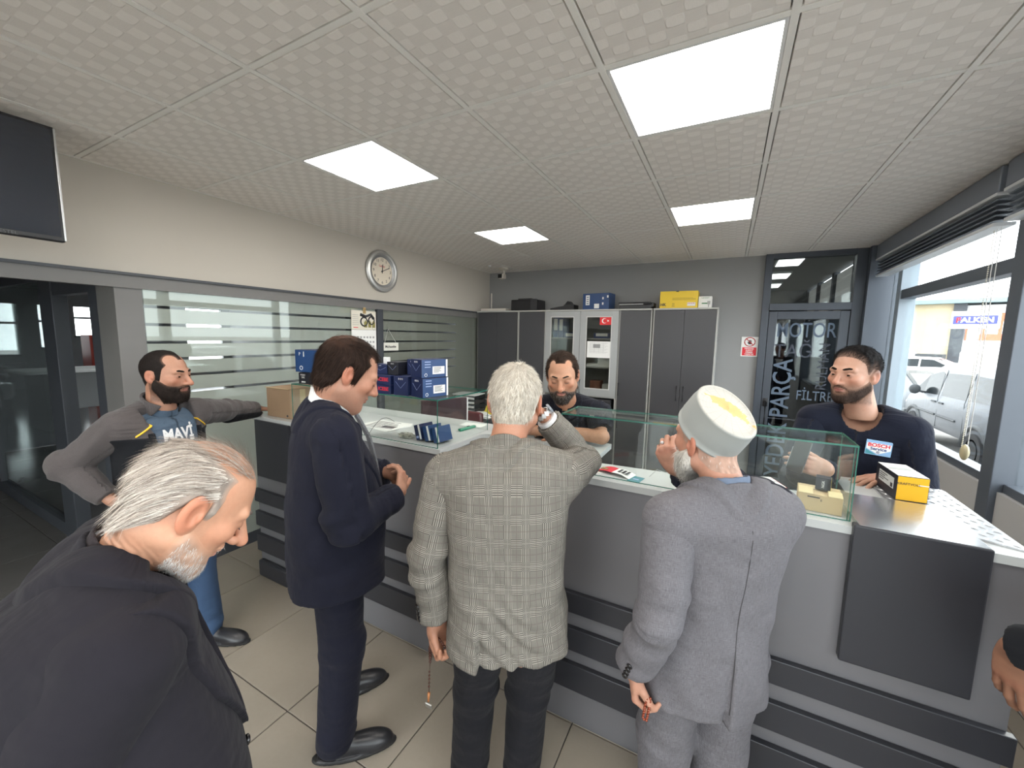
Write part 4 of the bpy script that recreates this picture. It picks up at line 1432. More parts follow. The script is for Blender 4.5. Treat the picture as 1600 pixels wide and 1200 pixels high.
mb = MB()
for c in ((0.10, 0.04), (0.10, -0.03), (0.165, 0.06)):
    decal(mb, F['F'] @ Matrix.Translation((c[0], c[1], 0.0005)), 0.02, 0.03)
mb.build('white_marks', M_white, t)
decal(MB(), F['F'] @ Matrix.Translation((0.062, 0, 0.0004)), 0.003, 0.21).build('carton_edge', M_bnavy, t)
sc_ = thing('flatbed_scanner', 'black flatbed scanner with a white edge line on the cabinet top', 'scanner', (-1.08, 5.43, ZK))
MB().bbox((-0.20, -0.15, 0.0), (0.20, 0.15, 0.055), 0.008).build('body', M_black, sc_)
MB().bbox((-0.21, -0.155, 0.056), (0.19, 0.15, 0.085), 0.010).build('lid', M_black, sc_)
MB().bbox((-0.20, -0.158, 0.054), (0.10, -0.15, 0.060), 0.001).build('edge_line', M_white, sc_)
MB().bbox((0.19, -0.15, 0.02), (0.225, 0.05, 0.075), 0.006).build('hinge', M_black, sc_)
t, F = carton('large yellow carton on top of the wide cabinet', (-0.575, 5.42, ZK), (0.425, 0.24, 0.205), M_yel, 0)
text('lettering', 'HK', 0.045, F['F'] @ Matrix.Translation((-0.172, -0.058, 0.0007)), M_ink, t, weight=0.002)
mb = MB()
for q in (-0.064, -0.05):
    mb.box((q, -0.072, 0.0005), (q + 0.003, -0.042, 0.001), F['F'])
    mb.box((q - 0.003, -0.046, 0.0005), (q + 0.006, -0.043, 0.001), F['F'])
mb.box((-0.072, -0.078, 0.0005), (-0.04, -0.075, 0.001), F['F'])
mb.build('arrow_marks', M_ink, t)
mb = MB()
for q in range(3):
    mb.box((-0.07, 0.018 - q * 0.011, 0.0005), (0.19 - 0.03 * (q == 0), 0.022 - q * 0.011, 0.0008), F['F'])
mb.build('small_print', mat('brown print', (0.35, 0.22, 0.02), 0.6), t)
decal(MB(), F['F'] @ Matrix.Translation((0.145, -0.055, 0.0005)), 0.09, 0.042).build('paper_label', M_white, t)
mb = MB()
for q in range(8):
    mb.box((0.105 + q * 0.01, -0.05, 0.0012), (0.110 + q * 0.01, -0.038, 0.0015), F['F'])
mb.build('barcode', M_redp, t)
MB().bbox((-0.03, -0.122, 0.196), (0.0, -0.119, 0.206), 0.001).build('finger_hole', M_ink, t)
t, F = carton('small white carton with green lettering beside the yellow one', (-0.285, 5.42, ZK), (0.145, 0.15, 0.138), M_white, 0)
M_grn2 = mat('green print', (0.06, 0.22, 0.09), 0.5)
text('lettering', 'NEWEST', 0.022, F['F'] @ Matrix.Translation((0.0, 0.05, 0.0007)), M_grn2, t)
decal(MB(), F['F'] @ Matrix.Translation((-0.005, -0.012, 0.0005)), 0.06, 0.014).build('green_print', M_grn2, t)
decal(MB(), F['F'] @ Matrix.Translation((0.04, -0.005, 0.0005)), 0.032, 0.04).build('picture', mat('grey picture', (0.4, 0.4, 0.38), 0.6), t)
decal(MB(), F['F'] @ Matrix.Translation((0.04, -0.04, 0.0005)), 0.012, 0.03).build('picture', mat('grey picture', (0.4, 0.4, 0.38), 0.6), t)

# ------------------------------------------------------------------ on the walls and ceiling
ws_ = thing('warning_sign', 'white and red no entry sign with a raised hand, beside the back door', 'sign', (0.22, YB - 0.004, 1.705))
MB().box((-0.088, -0.003, -0.118), (0.088, 0.003, 0.118)).build('board', M_white, ws_)
MB().box((-0.074, -0.004, -0.106), (0.074, -0.003, -0.008)).build('red_panel', mat('sign red', (0.70, 0.015, 0.03), 0.5), ws_)
MF = frame_M((0, -0.0045, 0), (1, 0, 0), (0, 0, 1))
for q, s_ in enumerate(('PERSONEL', 'HAR\u0130C\u0130', 'G\u0130RMEK', 'YASAKTIR')):
    text('lettering', s_, 0.0215, MF @ Matrix.Translation((0, -0.024 - q * 0.0225, 0)), M_white, ws_, weight=0.0006)
rg = MB()
rg.tube([(0.055 * math.cos(a), -0.004, 0.058 + 0.052 * math.sin(a)) for a in [2 * math.pi * q / 28 for q in range(28)]], 0.0055, 6, closed=True)
rg.tube([(-0.038, -0.0045, 0.096), (0.038, -0.0045, 0.02)], 0.005, 6)
rg.build('red_ring', mat('ring red', (0.45, 0.02, 0.02), 0.5), ws_)
hd = MB()
hd.box((-0.014, -0.0042, 0.030), (0.018, -0.0032, 0.058))
for q in range(4):
    hd.box((-0.014 + q * 0.0083, -0.0042, 0.056), (-0.0075 + q * 0.0083, -0.0032, 0.084 - 0.004 * abs(q - 1.5)))
hd.add([(-0.014, -0.0042, 0.036), (-0.026, -0.0042, 0.056), (-0.021, -0.0042, 0.06), (-0.012, -0.0042, 0.05)], [(0, 1, 2, 3)])
hd.build('hand_symbol', M_ink, ws_)

ck = thing('wall_clock', 'round wall clock with a silver rim and cream dial above the partition', 'clock', (XL, 3.36, 2.47))
ck.rotation_euler = (0, 0, 0)
MX = Matrix.Rotation(R(90), 4, 'Y')
def disc(name, prof, m, par, n=40):
    return MB().lathe(prof, n, MX, cap=name == 'dial').build(name, m, par, smooth=40)
disc('rim', [(0.180, 0.0), (0.225, 0.004), (0.228, 0.02), (0.218, 0.035), (0.195, 0.040), (0.185, 0.034), (0.178, 0.030)], mat('satin silver rim', (0.55, 0.55, 0.54), 0.35, metal=0.7), ck)
disc('inner_rim', [(0.15, 0.012), (0.182, 0.014), (0.180, 0.026), (0.160, 0.022), (0.15, 0.016)], mat('grey dial ring', (0.30, 0.30, 0.30), 0.4, metal=0.5), ck)
disc('dial', [(0.0005, 0.010), (0.165, 0.010), (0.165, 0.0145), (0.0005, 0.0145)], mat('cream dial', (0.78, 0.70, 0.58), 0.5), ck)
MK = frame_M((0.0152, 0, 0), (0, 1, 0), (0, 0, 1))
for q in range(1, 13):
    a = R(90 - 30 * q)
    text('numeral', str(q), 0.045, MK @ Matrix.Translation((0.122 * math.cos(a), 0.122 * math.sin(a), 0)), M_ink, ck)
text('lettering', 'Galaxy', 0.032, MK @ Matrix.Translation((0, 0.055, 0)), M_redp, ck)
for nm, a, L_, w in (('hour_hand', 84, 0.075, 0.005), ('minute_hand', 24, 0.115, 0.0035)):
    M = MK @ Matrix.Translation((0, 0, 0.003)) @ Matrix.Rotation(R(a), 4, 'Z')
    MB().box((-0.022, -w, 0), (L_, w, 0.0015), M).build(nm, M_ink, ck)
MB().lathe([(0.008, 0.0145), (0.008, 0.021)], 12, MX).build('hub', M_ink, ck)

cal = thing('wall_calendar', 'paper calendar with a motorcycle picture clipped to the partition post', 'calendar', (XL + 0.022, 3.08, 1.82))
MY = frame_M((0, 0, 0), (0, 1, 0), (0, 0, 1))
MB().box((-0.165, 0.0 - 0.0, 0.0), (0.165, 0.20, 0.002), MY).build('picture_sheet', mat('calendar cream', (0.72, 0.68, 0.58), 0.6), cal)
MB().box((-0.165, -0.34, 0.0), (0.165, -0.002, 0.002), MY).build('month_sheet', M_paper, cal)
bk_ = MB()
bk_.tube([(0.0 + 0.045 * math.cos(a), 0.085 + 0.045 * math.sin(a), 0.003) for a in [2 * math.pi * q / 16 for q in range(16)]], 0.008, 5, closed=True, M=MY)
bk_.tube([(0.10 + 0.04 * math.cos(a), 0.10 + 0.04 * math.sin(a), 0.003) for a in [2 * math.pi * q / 16 for q in range(16)]], 0.008, 5, closed=True, M=MY)
bk_.tube([(-0.05, 0.16, 0.003), (0.02, 0.14, 0.003), (0.09, 0.165, 0.003), (0.13, 0.12, 0.003)], 0.016, 5, M=MY)
bk_.build('motorcycle_picture', M_ink, cal)
M_oil = mat('oil bottle print', (0.25, 0.22, 0.06), 0.5)
for q in range(3):
    mb = MB().box((0.0 + q * 0.055, 0.025, 0.004), (0.04 + q * 0.055, 0.085, 0.0055), MY)
    mb.box((0.012 + q * 0.055, 0.085, 0.004), (0.028 + q * 0.055, 0.10, 0.0055), MY)
    mb.build('bottle_picture', M_oil, cal)
mb = MB()
for q in range(6):
    mb.box((-0.15, 0.05 + q * 0.02, 0.002), (-0.07, 0.054 + q * 0.02, 0.0024), MY)
mb.tube([(0.13 + 0.016 * math.cos(a), -0.0 + 0.018 + 0.016 * math.sin(a), 0.0025) for a in [2 * math.pi * q / 14 for q in range(14)]], 0.0015, 4, closed=True, M=MY)
mb.build('small_print', M_gprint, cal)
MB().box((-0.14, 0.018, 0.002), (-0.08, 0.026, 0.0024), MY).build('red_print', M_redp, cal)
mb = MB()
for r_ in range(5):
    for c_ in range(7):
        mb.box((-0.14 + c_ * 0.042, -0.09 - r_ * 0.05, 0.002), (-0.115 + c_ * 0.042, -0.07 - r_ * 0.05, 0.0024), MY)
mb.build('dates', M_gprint, cal)
MB().bbox((-0.012, 0.17, 0.0), (0.022, 0.235, 0.012), 0.003, MY).build('clip', mat('brass clip', (0.55, 0.38, 0.18), 0.35, metal=0.7), cal)

hs = thing('hanging_sign', 'small white office sign hanging on a string from the partition', 'sign', (XL + 0.03, 3.45, 1.635))
MB().bbox((-0.125, -0.045, 0), (0.125, 0.045, 0.004), 0.001, MY).build('board', mat('ivory board', (0.74, 0.73, 0.66), 0.6), hs)
text('lettering', 'Muhasebe', 0.042, MY @ Matrix.Translation((0, 0, 0.0045)), M_ink, hs, weight=0.0008)
MB().tube([(0.0, -0.09, 0.04), (0.0, -0.03, 0.20), (0.0, 0.09, 0.045)], 0.0018, 5).build('string', M_white, hs)
MB().tube([(-0.022, -0.03, 0.20), (0.004, -0.03, 0.20)], 0.006, 8).build('hook', M_steel, hs)

tv = thing('wall_television', 'black flat television on a bracket, high on the left wall', 'television', (XL, 0.325, 2.47))
MB().bbox((0.49, -0.45, -0.268), (0.53, 0.45, 0.268), 0.006).build('casing', M_black, tv)
MB().box((0.53, -0.435, -0.245), (0.5315, 0.435, 0.253)).build('screen', mat('dark screen', (0.012, 0.016, 0.026), 0.09, spec=0.9), tv)
MB().bbox((0.525, 0.444, -0.262), (0.534, 0.4515, 0.262), 0.001).build('edge_strip', M_steel, tv)
mb = MB()
mb.bbox((0.0, -0.12, -0.15), (0.02, 0.12, 0.15), 0.003)
mb.bbox((0.02, -0.03, -0.04), (0.40, 0.03, 0.04), 0.003)
mb.bbox((0.38, -0.15, -0.12), (0.49, 0.15, 0.12), 0.01)
mb.build('bracket', M_dark, tv)
text('lettering', 'VESTEL', 0.022, frame_M((0.5322, 0.26, -0.257), (0, 1, 0), (0, 0, 1)), mat('badge grey', (0.08, 0.08, 0.085), 0.4), tv)

cam_ = thing('security_camera', 'small white security camera under the ceiling by the back corner', 'camera', (-3.02, 5.33, CZ))
M_cream = mat('cream plastic', (0.62, 0.57, 0.5), 0.5)
MB().lathe([(0.075, 0.0), (0.075, -0.012), (0.03, -0.04)], 18).build('base', M_cream, cam_, smooth=40)
MB().tube([(0, 0, -0.035), (0.005, 0, -0.09)], 0.02, 10).build('arm', M_cream, cam_, smooth=40)
hd = MB().bbox((-0.055, -0.07, -0.155), (0.03, 0.03, -0.085), 0.012).build('housing', M_cream, cam_)
MB().bbox((-0.052, -0.082, -0.15), (0.012, -0.07, -0.092), 0.006).build('lens_face', M_black, hd)
tag(MB().lathe([(0.02, 0), (0.02, -0.012), (0.012, -0.016)], 12).build('ceiling_rose', M_white, loc=(-3.09, 5.05, CZ)), 'tiny round ceiling rose next to the security camera', 'fitting')

# blinds over the window
M_bl = mat('blind slat', (0.22, 0.245, 0.29), 0.45, metal=0.2)
M_bll = mat('blind edge highlight', (0.7, 0.72, 0.74), 0.35)  # white highlights along the blind put in as a pale colour
def blind(label, y0, y1):
    t = thing('venetian_blind', label, 'blind', (XR - 0.06, (y0 + y1) / 2, 2.74))
    h = (y1 - y0) / 2
    MB().bbox((-0.05, -h, -0.11), (0.055, h, 0.03), 0.006).build('head_box', M_bl, t)
    MB().bbox((-0.053, -h, -0.128), (0.05, h, -0.110), 0.003).build('head_highlight', M_bll, t)
    for k in range(9):
        z = -0.14 - k * 0.0145
        M = Matrix.Translation((0.005 + 0.004 * (k % 2), 0, z)) @ Matrix.Rotation(R(8 if k % 2 else -5), 4, 'Y')
        MB().box((-0.045, -h + 0.02, -0.001), (0.045, h - 0.02, 0.0015), M).build('slat', M_bl, t)
    MB().bbox((-0.045, -h + 0.02, -0.292), (0.05, h - 0.02, -0.272), 0.004).build('bottom_rail', M_bll, t)
    return t


blind('raised grey venetian blind above the window next to the back pillar', 3.36, 5.50)
blind('raised grey venetian blind nearer the camera, mostly out of view', 1.1, 3.30)
cords = thing('blind_cords', 'white pull cords and bead chain hanging by the window mullion', 'cord', (XR - 0.05, 3.42, 2.45))
for q, y in enumerate((0.0, 0.045)):
    MB().tube([(0.0, y, 0), (0.004, y + 0.01, -0.7), (0.0, y + 0.005, -1.28 + 0.05 * q)], 0.0022, 6).build('cord', M_white, cords)
ch = MB()
for k in range(120):
    ch.sphere((0.004, 0.085 + 0.006 * math.sin(k * 0.05), -k * 0.0112), 0.0042, 6, 4)
tag(ch.build('bead_chain', mat('ivory beads', (0.7, 0.66, 0.55), 0.4), cords), kind='stuff')
MB().sphere((0.0, 0.03, -1.33), (0.022, 0.026, 0.05), 12, 8).build('weight', mat('clear amber weight', (0.55, 0.48, 0.3), 0.15), cords, smooth=True)

# ------------------------------------------------------------------ low desk by the partition, at the back left
M_desk = mat('dark desk', (0.04, 0.04, 0.046), 0.35)
dt = thing('low_desk', 'dark low desk along the partition in front of the corner cabinet', 'desk', (-2.98, 4.5, 0))
MB().bbox((-0.44, -0.62, 0.70), (0.40, 0.62, 0.735), 0.004).build('desk_top', M_desk, dt)
MB().bbox((0.36, -0.60, 0), (0.385, 0.60, 0.70), 0.003).build('front_panel', M_door, dt)
MB().bbox((-0.42, -0.60, 0), (0.36, -0.575, 0.70), 0.003).build('side_panel', M_door, dt)
MB().bbox((-0.42, 0.575, 0), (0.36, 0.60, 0.70), 0.003).build('side_panel', M_door, dt)
ZD = 0.7355
lt = thing('letter_trays', 'stack of dark letter trays with a sheet on top, on the low desk', 'tray', (-3.13, 4.62, ZD))
for k in range(4):
    z = k * 0.06
    mb = MB()
    mb.box((-0.17, -0.13, z), (0.17, 0.13, z + 0.004))
    mb.box((-0.17, -0.13, z), (-0.165, 0.13, z + 0.05))
    mb.box((0.165, -0.13, z), (0.17, 0.13, z + 0.05))
    mb.box((-0.17, 0.125, z), (0.17, 0.13, z + 0.05))
    tr_ = mb.build('tray', M_black if k % 2 else mat('smoked tray', (0.06, 0.05, 0.05), 0.3), lt)
    MB().box((-0.155, -0.125, z + 0.005), (0.155, 0.12, z + 0.03)).build('paper', M_paper, tr_)
MB().box((-0.19, -0.15, 0.235), (0.17, 0.13, 0.245)).build('top_sheet', M_paper, lt, rot=(0, 0, R(6)))
bt = thing('cola_bottle', 'half litre cola bottle with a red cap on the low desk', 'bottle', (-3.0, 4.12, ZD))
MB().lathe([(0.028, 0), (0.031, 0.01), (0.030, 0.06), (0.027, 0.09), (0.031, 0.13), (0.030, 0.17), (0.018, 0.215), (0.012, 0.225), (0.012, 0.24)], 16).build('bottle', mat('cola brown', (0.10, 0.03, 0.015), 0.12), bt, smooth=40)
MB().lathe([(0.0318, 0.095), (0.0322, 0.10), (0.0322, 0.15), (0.0318, 0.155)], 16, cap=False).build('label', M_redp, bt, smooth=40)
MB().box((0.0, -0.0335, 0.09), (0.012, -0.031, 0.15)).build('green_print', M_green, bt)
MB().lathe([(0.014, 0.238), (0.014, 0.258)], 12).build('cap', M_redp, bt, smooth=40)
sb = thing('spray_bottle', 'dark squat bottle with a wide red cap, seen through the display case', 'bottle', (-2.80, 3.96, ZD))
MB().lathe([(0.035, 0), (0.038, 0.01), (0.038, 0.12), (0.03, 0.15)], 16).build('bottle', M_black, sb, smooth=40)
MB().lathe([(0.032, 0.15), (0.034, 0.152), (0.034, 0.185), (0.028, 0.19)], 16).build('cap', M_redp, sb, smooth=40)
mb = MB()
for k in range(3):
    mb.box((-0.015, -0.0395, 0.03 + k * 0.03), (0.015, -0.037, 0.045 + k * 0.03))
mb.build('label', M_pale, sb)
ym = thing('yellow_mask', 'yellow face mask with white loops on the low desk', 'mask', (-2.80, 4.62, ZD))
M_ym = mat('yellow fabric', (0.75, 0.58, 0.06), 0.7)
MB().add([(-0.07, -0.06, 0), (0.07, -0.06, 0), (0.05, 0.03, 0), (-0.06, 0.03, 0), (-0.02, -0.02, 0.13), (0.03, -0.02, 0.12)], [(0, 1, 5, 4), (1, 2, 5), (2, 3, 4, 5), (3, 0, 4), (3, 2, 1, 0)]).build('cup', M_ym, ym)
MB().tube([(-0.03, -0.02, 0.11), (-0.035, -0.02, 0.19), (0.0, -0.02, 0.21), (0.03, -0.02, 0.17), (0.035, -0.02, 0.11)], 0.003, 6).build('ear_loop', M_white, ym)
ts = thing('tissue_heap', 'crumpled white napkin lying on the low desk', 'napkin', (-2.72, 4.28, ZD))
random.seed(5)
bm = bmesh.new()
bmesh.ops.create_icosphere(bm, subdivisions=3, radius=1)
for v in bm.verts:
    s = 1 + random.uniform(-0.2, 0.2)
    v.co = Vector((v.co.x * 0.13 * s, v.co.y * 0.10 * s, max(0.0, 0.03 + v.co.z * 0.045 * s)))
me = bpy.data.meshes.new('napkin')
bm.to_mesh(me)
bm.free()
me.materials.append(M_white)
link('napkin', me, ts)

# maroon office chair and monitor behind the counter
oc = thing('office_chair', 'maroon office chair behind the left display case', 'chair', (-2.35, 3.10, 0))
M_mar = mat('maroon leatherette', (0.10, 0.018, 0.022), 0.35)
MB().bbox((-0.25, -0.25, 0.44), (0.25, 0.25, 0.53), 0.03).build('seat', M_mar, oc, smooth=40)
MB().bbox((-0.24, 0.20, 0.56), (0.24, 0.28, 1.02), 0.03).build('backrest', M_mar, oc, smooth=40)
MB().tube([(0, 0, 0.10), (0, 0, 0.45)], 0.03, 10).build('column', M_black, oc, smooth=40)
for k in range(5):
    a = 2 * math.pi * k / 5
    lg = MB().tube([(0, 0, 0.12), (0.28 * math.cos(a), 0.28 * math.sin(a), 0.075)], [0.03, 0.018], 8).build('leg', M_black, oc, smooth=40)
    MB().sphere((0.28 * math.cos(a), 0.28 * math.sin(a), 0.032), 0.032, 10, 8).build('caster', M_black, lg, smooth=True)
for s in (-1, 1):
    MB().tube([(s * 0.27, 0.2, 0.6), (s * 0.28, 0.2, 0.72), (s * 0.28, -0.15, 0.72), (s * 0.26, -0.15, 0.5)], 0.02, 8).build('armrest', M_black, oc, smooth=40)
mo = thing('computer_monitor', 'dark monitor with a white side edge behind the display case', 'monitor', (-2.30, 2.78, 0.78))
MB().bbox((-0.20, -0.012, 0.12), (0.20, 0.02, 0.46), 0.004).build('casing', mat('dark maroon plastic', (0.035, 0.010, 0.014), 0.4), mo)
MB().box((0.196, -0.014, 0.12), (0.206, 0.02, 0.46)).build('edge_strip', M_white, mo)
MB().box((-0.19, 0.02, 0.13), (0.19, 0.022, 0.45)).build('screen', M_black, mo)
MB().tube([(0, 0.02, 0.02), (0, 0.02, 0.2)], 0.02, 8).build('stem', M_black, mo)
MB().bbox((-0.11, -0.08, 0.0), (0.11, 0.10, 0.014), 0.004).build('foot', M_black, mo)
mo.location = (-2.02, 2.62, 0.80)
mo.rotation_euler = (0, 0, R(62))
wd = thing('clerk_desk', 'low dark desk behind the left part of the counter', 'desk', (-2.1, 2.58, 0))
MB().bbox((-0.7, -0.26, 0.77), (0.45, 0.26, 0.80), 0.003).build('desk_top', M_desk, wd)
for x in (-0.68, 0.41):
    MB().bbox((x, -0.25, 0), (x + 0.025, 0.25, 0.77), 0.002).build('side_panel', M_door, wd)

# ------------------------------------------------------------------ workshop things behind the partition
rd = thing('reception_desk', 'grey reception desk with a white top in the workshop', 'desk', (-10.6, 2.75, 0), R(3))
MB().bbox((-0.5, -0.75, 1.0), (0.5, 0.95, 1.05), 0.01).build('desk_top', M_white, rd)
MB().bbox((-0.42, -0.55, 0), (0.42, -0.40, 1.0), 0.01).build('pedestal', M_trimg, rd)
MB().bbox((-0.35, -0.40, 0.35), (0.35, 0.9, 1.0), 0.01).build('modesty_panel', M_gw, rd)
MB().bbox((-0.42, 0.80, 0), (0.42, 0.92, 1.0), 0.01).build('pedestal', M_trimg, rd)
tc = thing('tool_cabinet', 'red tool cabinet behind the reception desk', 'cabinet', (-14.0, 4.25, 0))
M_tred = mat('tool cabinet red', (0.42, 0.05, 0.03), 0.4)
MB().bbox((-0.3, -0.42, 0.0), (0.3, 0.42, 1.62), 0.02).build('body', M_tred, tc)
for k in range(4):
    d_ = MB().bbox((0.3, -0.38, 0.25 + k * 0.33), (0.32, 0.38, 0.55 + k * 0.33), 0.008).build('drawer', M_tred, tc)
    MB().bbox((0.32, -0.3, 0.47 + k * 0.33), (0.34, 0.3, 0.50 + k * 0.33), 0.004).build('drawer_pull', M_steel, d_)
ob = thing('oil_bottle', 'dark oil bottle standing on the reception desk', 'bottle', (-10.4, 3.13, 1.0505))
MB().lathe([(0.10, 0), (0.11, 0.02), (0.11, 0.22), (0.05, 0.3), (0.035, 0.36)], 14).build('bottle', mat('brown bottle', (0.10, 0.03, 0.02), 0.3), ob, smooth=40)
MB().lathe([(0.04, 0.36), (0.04, 0.41)], 12).build('cap', M_black, ob)
# motorcycle beyond the glass
mc = thing('motorcycle', 'dark motorcycle standing behind the alcove glass', 'motorcycle', (-13.2, 2.3, 0), R(75))
for y in (-0.68, 0.68):
    mb = MB().tube([(0, y + 0.27 * math.cos(a), 0.31 + 0.27 * math.sin(a)) for a in [2 * math.pi * q / 20 for q in range(20)]], 0.05, 8, closed=True)
    w_ = mb.build('wheel', M_tyre, mc, smooth=True)
    MB().lathe([(0.2, -0.02), (0.22, 0.0), (0.2, 0.02)], 18, Matrix.Translation((0, y, 0.31)) @ Matrix.Rotation(R(90), 4, 'Y')).build('rim', M_steel, w_)
MB().bbox((-0.14, -0.25, 0.30), (0.14, 0.28, 0.62), 0.05).build('engine', M_steel, mc)
MB().sphere((0, 0.18, 0.82), (0.15, 0.30, 0.15), 14, 10).build('fuel_tank', mat('tank black', (0.02, 0.02, 0.03), 0.15), mc, smooth=True)
MB().bbox((-0.13, -0.65, 0.74), (0.13, -0.05, 0.84), 0.04).build('saddle', M_black, mc)
MB().tube([(0, 0.68, 0.31), (0, 0.45, 0.95)], 0.03, 8).build('fork', M_steel, mc)
MB().tube([(-0.35, 0.30, 1.02), (0, 0.45, 0.98), (0.35, 0.30, 1.02)], 0.018, 8).build('handlebar', M_steel, mc)

# ------------------------------------------------------------------ implicit surfaces: people are grown from smooth distance fields
def V3(*a):
    return np.array(a if len(a) == 3 else a[0], dtype=np.float64)


def nrm(v):
    v = np.asarray(v, float)
    return v / (np.linalg.norm(v) + 1e-12)


def cone(P, a, b, ra, rb=None):
    a, b = V3(a), V3(b)
    rb = ra if rb is None else rb
    ab = b - a
    t = np.clip(((P - a) @ ab) / (ab @ ab + 1e-12), 0, 1)
    return np.linalg.norm(P - a - t[:, None] * ab, axis=1) - (ra + (rb - ra) * t)


def ell(P, c, r, M=None):
    q = P - V3(c)
    if M is not None:
        q = q @ np.asarray(M)
    r = V3(r)
    k0 = np.linalg.norm(q / r, axis=1)
    k1 = np.linalg.norm(q / (r * r), axis=1) + 1e-9
    return k0 * (k0 - 1) / k1


def smin(a, b, k):
    h = np.clip(0.5 + 0.5 * (b - a) / k, 0, 1)
    return b + (a - b) * h - k * h * (1 - h)


def smax(a, b, k):
    return -smin(-a, -b, k)


def sstep(e0, e1, x):
    t = np.clip((x - e0) / (e1 - e0), 0, 1)
    return t * t * (3 - 2 * t)


_rng = np.random.RandomState(3)
_LAT = _rng.rand(32, 32, 32).astype(np.float32) * 2 - 1


def vnoise(P):
    """smooth lattice noise in [-1, 1]"""
    i = np.floor(P).astype(int)
    f = P - i
    f = f * f * (3 - 2 * f)
    o = 0
    for dx in (0, 1):
        wx = f[:, 0] if dx else 1 - f[:, 0]
        for dy in (0, 1):
            wy = f[:, 1] if dy else 1 - f[:, 1]
            for dz in (0, 1):
                wz = f[:, 2] if dz else 1 - f[:, 2]
                o = o + wx * wy * wz * _LAT[(i[:, 0] + dx) % 32, (i[:, 1] + dy) % 32, (i[:, 2] + dz) % 32]
    return o


def surface(fn, lo, hi, h, C=4):
    """surface nets of fn < 0 inside the box; fine cells are only evaluated near the surface"""
    lo, hi = V3(lo), V3(hi)
    n = np.maximum(np.ceil((hi - lo) / (h * C)).astype(int), 2)
    ax = [lo[i] + h * C * (np.arange(n[i]) + 0.5) for i in range(3)]
    G = np.stack(np.meshgrid(*ax, indexing='ij'), -1).reshape(-1, 3)
    dc = fn(G).reshape(n)
    near = np.abs(dc) < h * C * 2.0
    V = np.repeat(np.repeat(np.repeat(np.where(dc > 0, 1.0, -1.0).astype(np.float32), C, 0), C, 1), C, 2)
    mk = np.repeat(np.repeat(np.repeat(near, C, 0), C, 1), C, 2)
    idx = np.argwhere(mk)
    pts = lo + h * (idx + 0.5)
    V[mk] = fn(pts)
    V[0], V[-1], V[:, 0], V[:, -1], V[:, :, 0], V[:, :, -1] = 1, 1, 1, 1, 1, 1
    N = V.shape
    S = V < 0
    cnt = np.zeros((N[0] - 1, N[1] - 1, N[2] - 1), np.int8)
    for dx in (0, 1):
        for dy in (0, 1):
            for dz in (0, 1):
                cnt += S[dx:N[0] - 1 + dx, dy:N[1] - 1 + dy, dz:N[2] - 1 + dz]
    act = (cnt > 0) & (cnt < 8)
    cells = np.argwhere(act)
    vid = np.full(act.shape, -1, np.int64)
    vid[act] = np.arange(len(cells))
    cor = {}
    for dx in (0, 1):
        for dy in (0, 1):
            for dz in (0, 1):
                cor[(dx, dy, dz)] = V[cells[:, 0] + dx, cells[:, 1] + dy, cells[:, 2] + dz]
    acc = np.zeros((len(cells), 3))
    num = np.zeros(len(cells))
    ks = list(cor)
    for a in ks:
        for i in range(3):
            if a[i] == 0:
                b = list(a)
                b[i] = 1
                va, vb = cor[a], cor[tuple(b)]
                m = (va < 0) != (vb < 0)
                t = np.where(m, va / (va - vb + 1e-20), 0)
                p = np.array(a, float)[None, :].repeat(len(cells), 0)
                p[:, i] = t
                acc[m] += p[m]
                num[m] += 1
    vert = lo + h * (cells + acc / num[:, None] + 0.5)
    faces = []
    for i in range(3):
        j, k = (i + 1) % 3, (i + 2) % 3
        sl0 = [slice(0, N[q]) for q in range(3)]
        sl1 = list(sl0)
        sl0[i], sl1[i] = slice(0, N[i] - 1), slice(1, N[i])
        s0, s1 = S[tuple(sl0)], S[tuple(sl1)]
        e = np.argwhere(s0 != s1)
        e = e[(e[:, j] > 0) & (e[:, k] > 0) & (e[:, j] < N[j] - 1) & (e[:, k] < N[k] - 1)]
        fl = s0[e[:, 0], e[:, 1], e[:, 2]]
        q = []
        for dj, dk in ((0, 0), (-1, 0), (-1, -1), (0, -1)):
            c = e.copy()
            c[:, j] += dj
            c[:, k] += dk
            q.append(vid[c[:, 0], c[:, 1], c[:, 2]])
        q = np.stack(q, 1)
        q = np.where(fl[:, None], q, q[:, ::-1])
        faces.append(q)
    F = np.concatenate(faces)
    F = F[(F >= 0).all(1)]
    return vert, F


def vnormals(v, F):
    n = np.zeros_like(v)
    a = np.cross(v[F[:, 2]] - v[F[:, 0]], v[F[:, 3]] - v[F[:, 1]])
    for k in range(4):
        np.add.at(n, F[:, k], a)
    return n / (np.linalg.norm(n, axis=1)[:, None] + 1e-12)


def relax(v, F, it=1, lam=0.5):
    for _ in range(it):
        s = np.zeros_like(v)
        c = np.zeros(len(v))
        for k in range(4):
            for q in (1, 3):
                np.add.at(s, F[:, k], v[F[:, (k + q) % 4]])
                np.add.at(c, F[:, k], 1)
        v = v + lam * (s / np.maximum(c, 1)[:, None] - v)
    return v


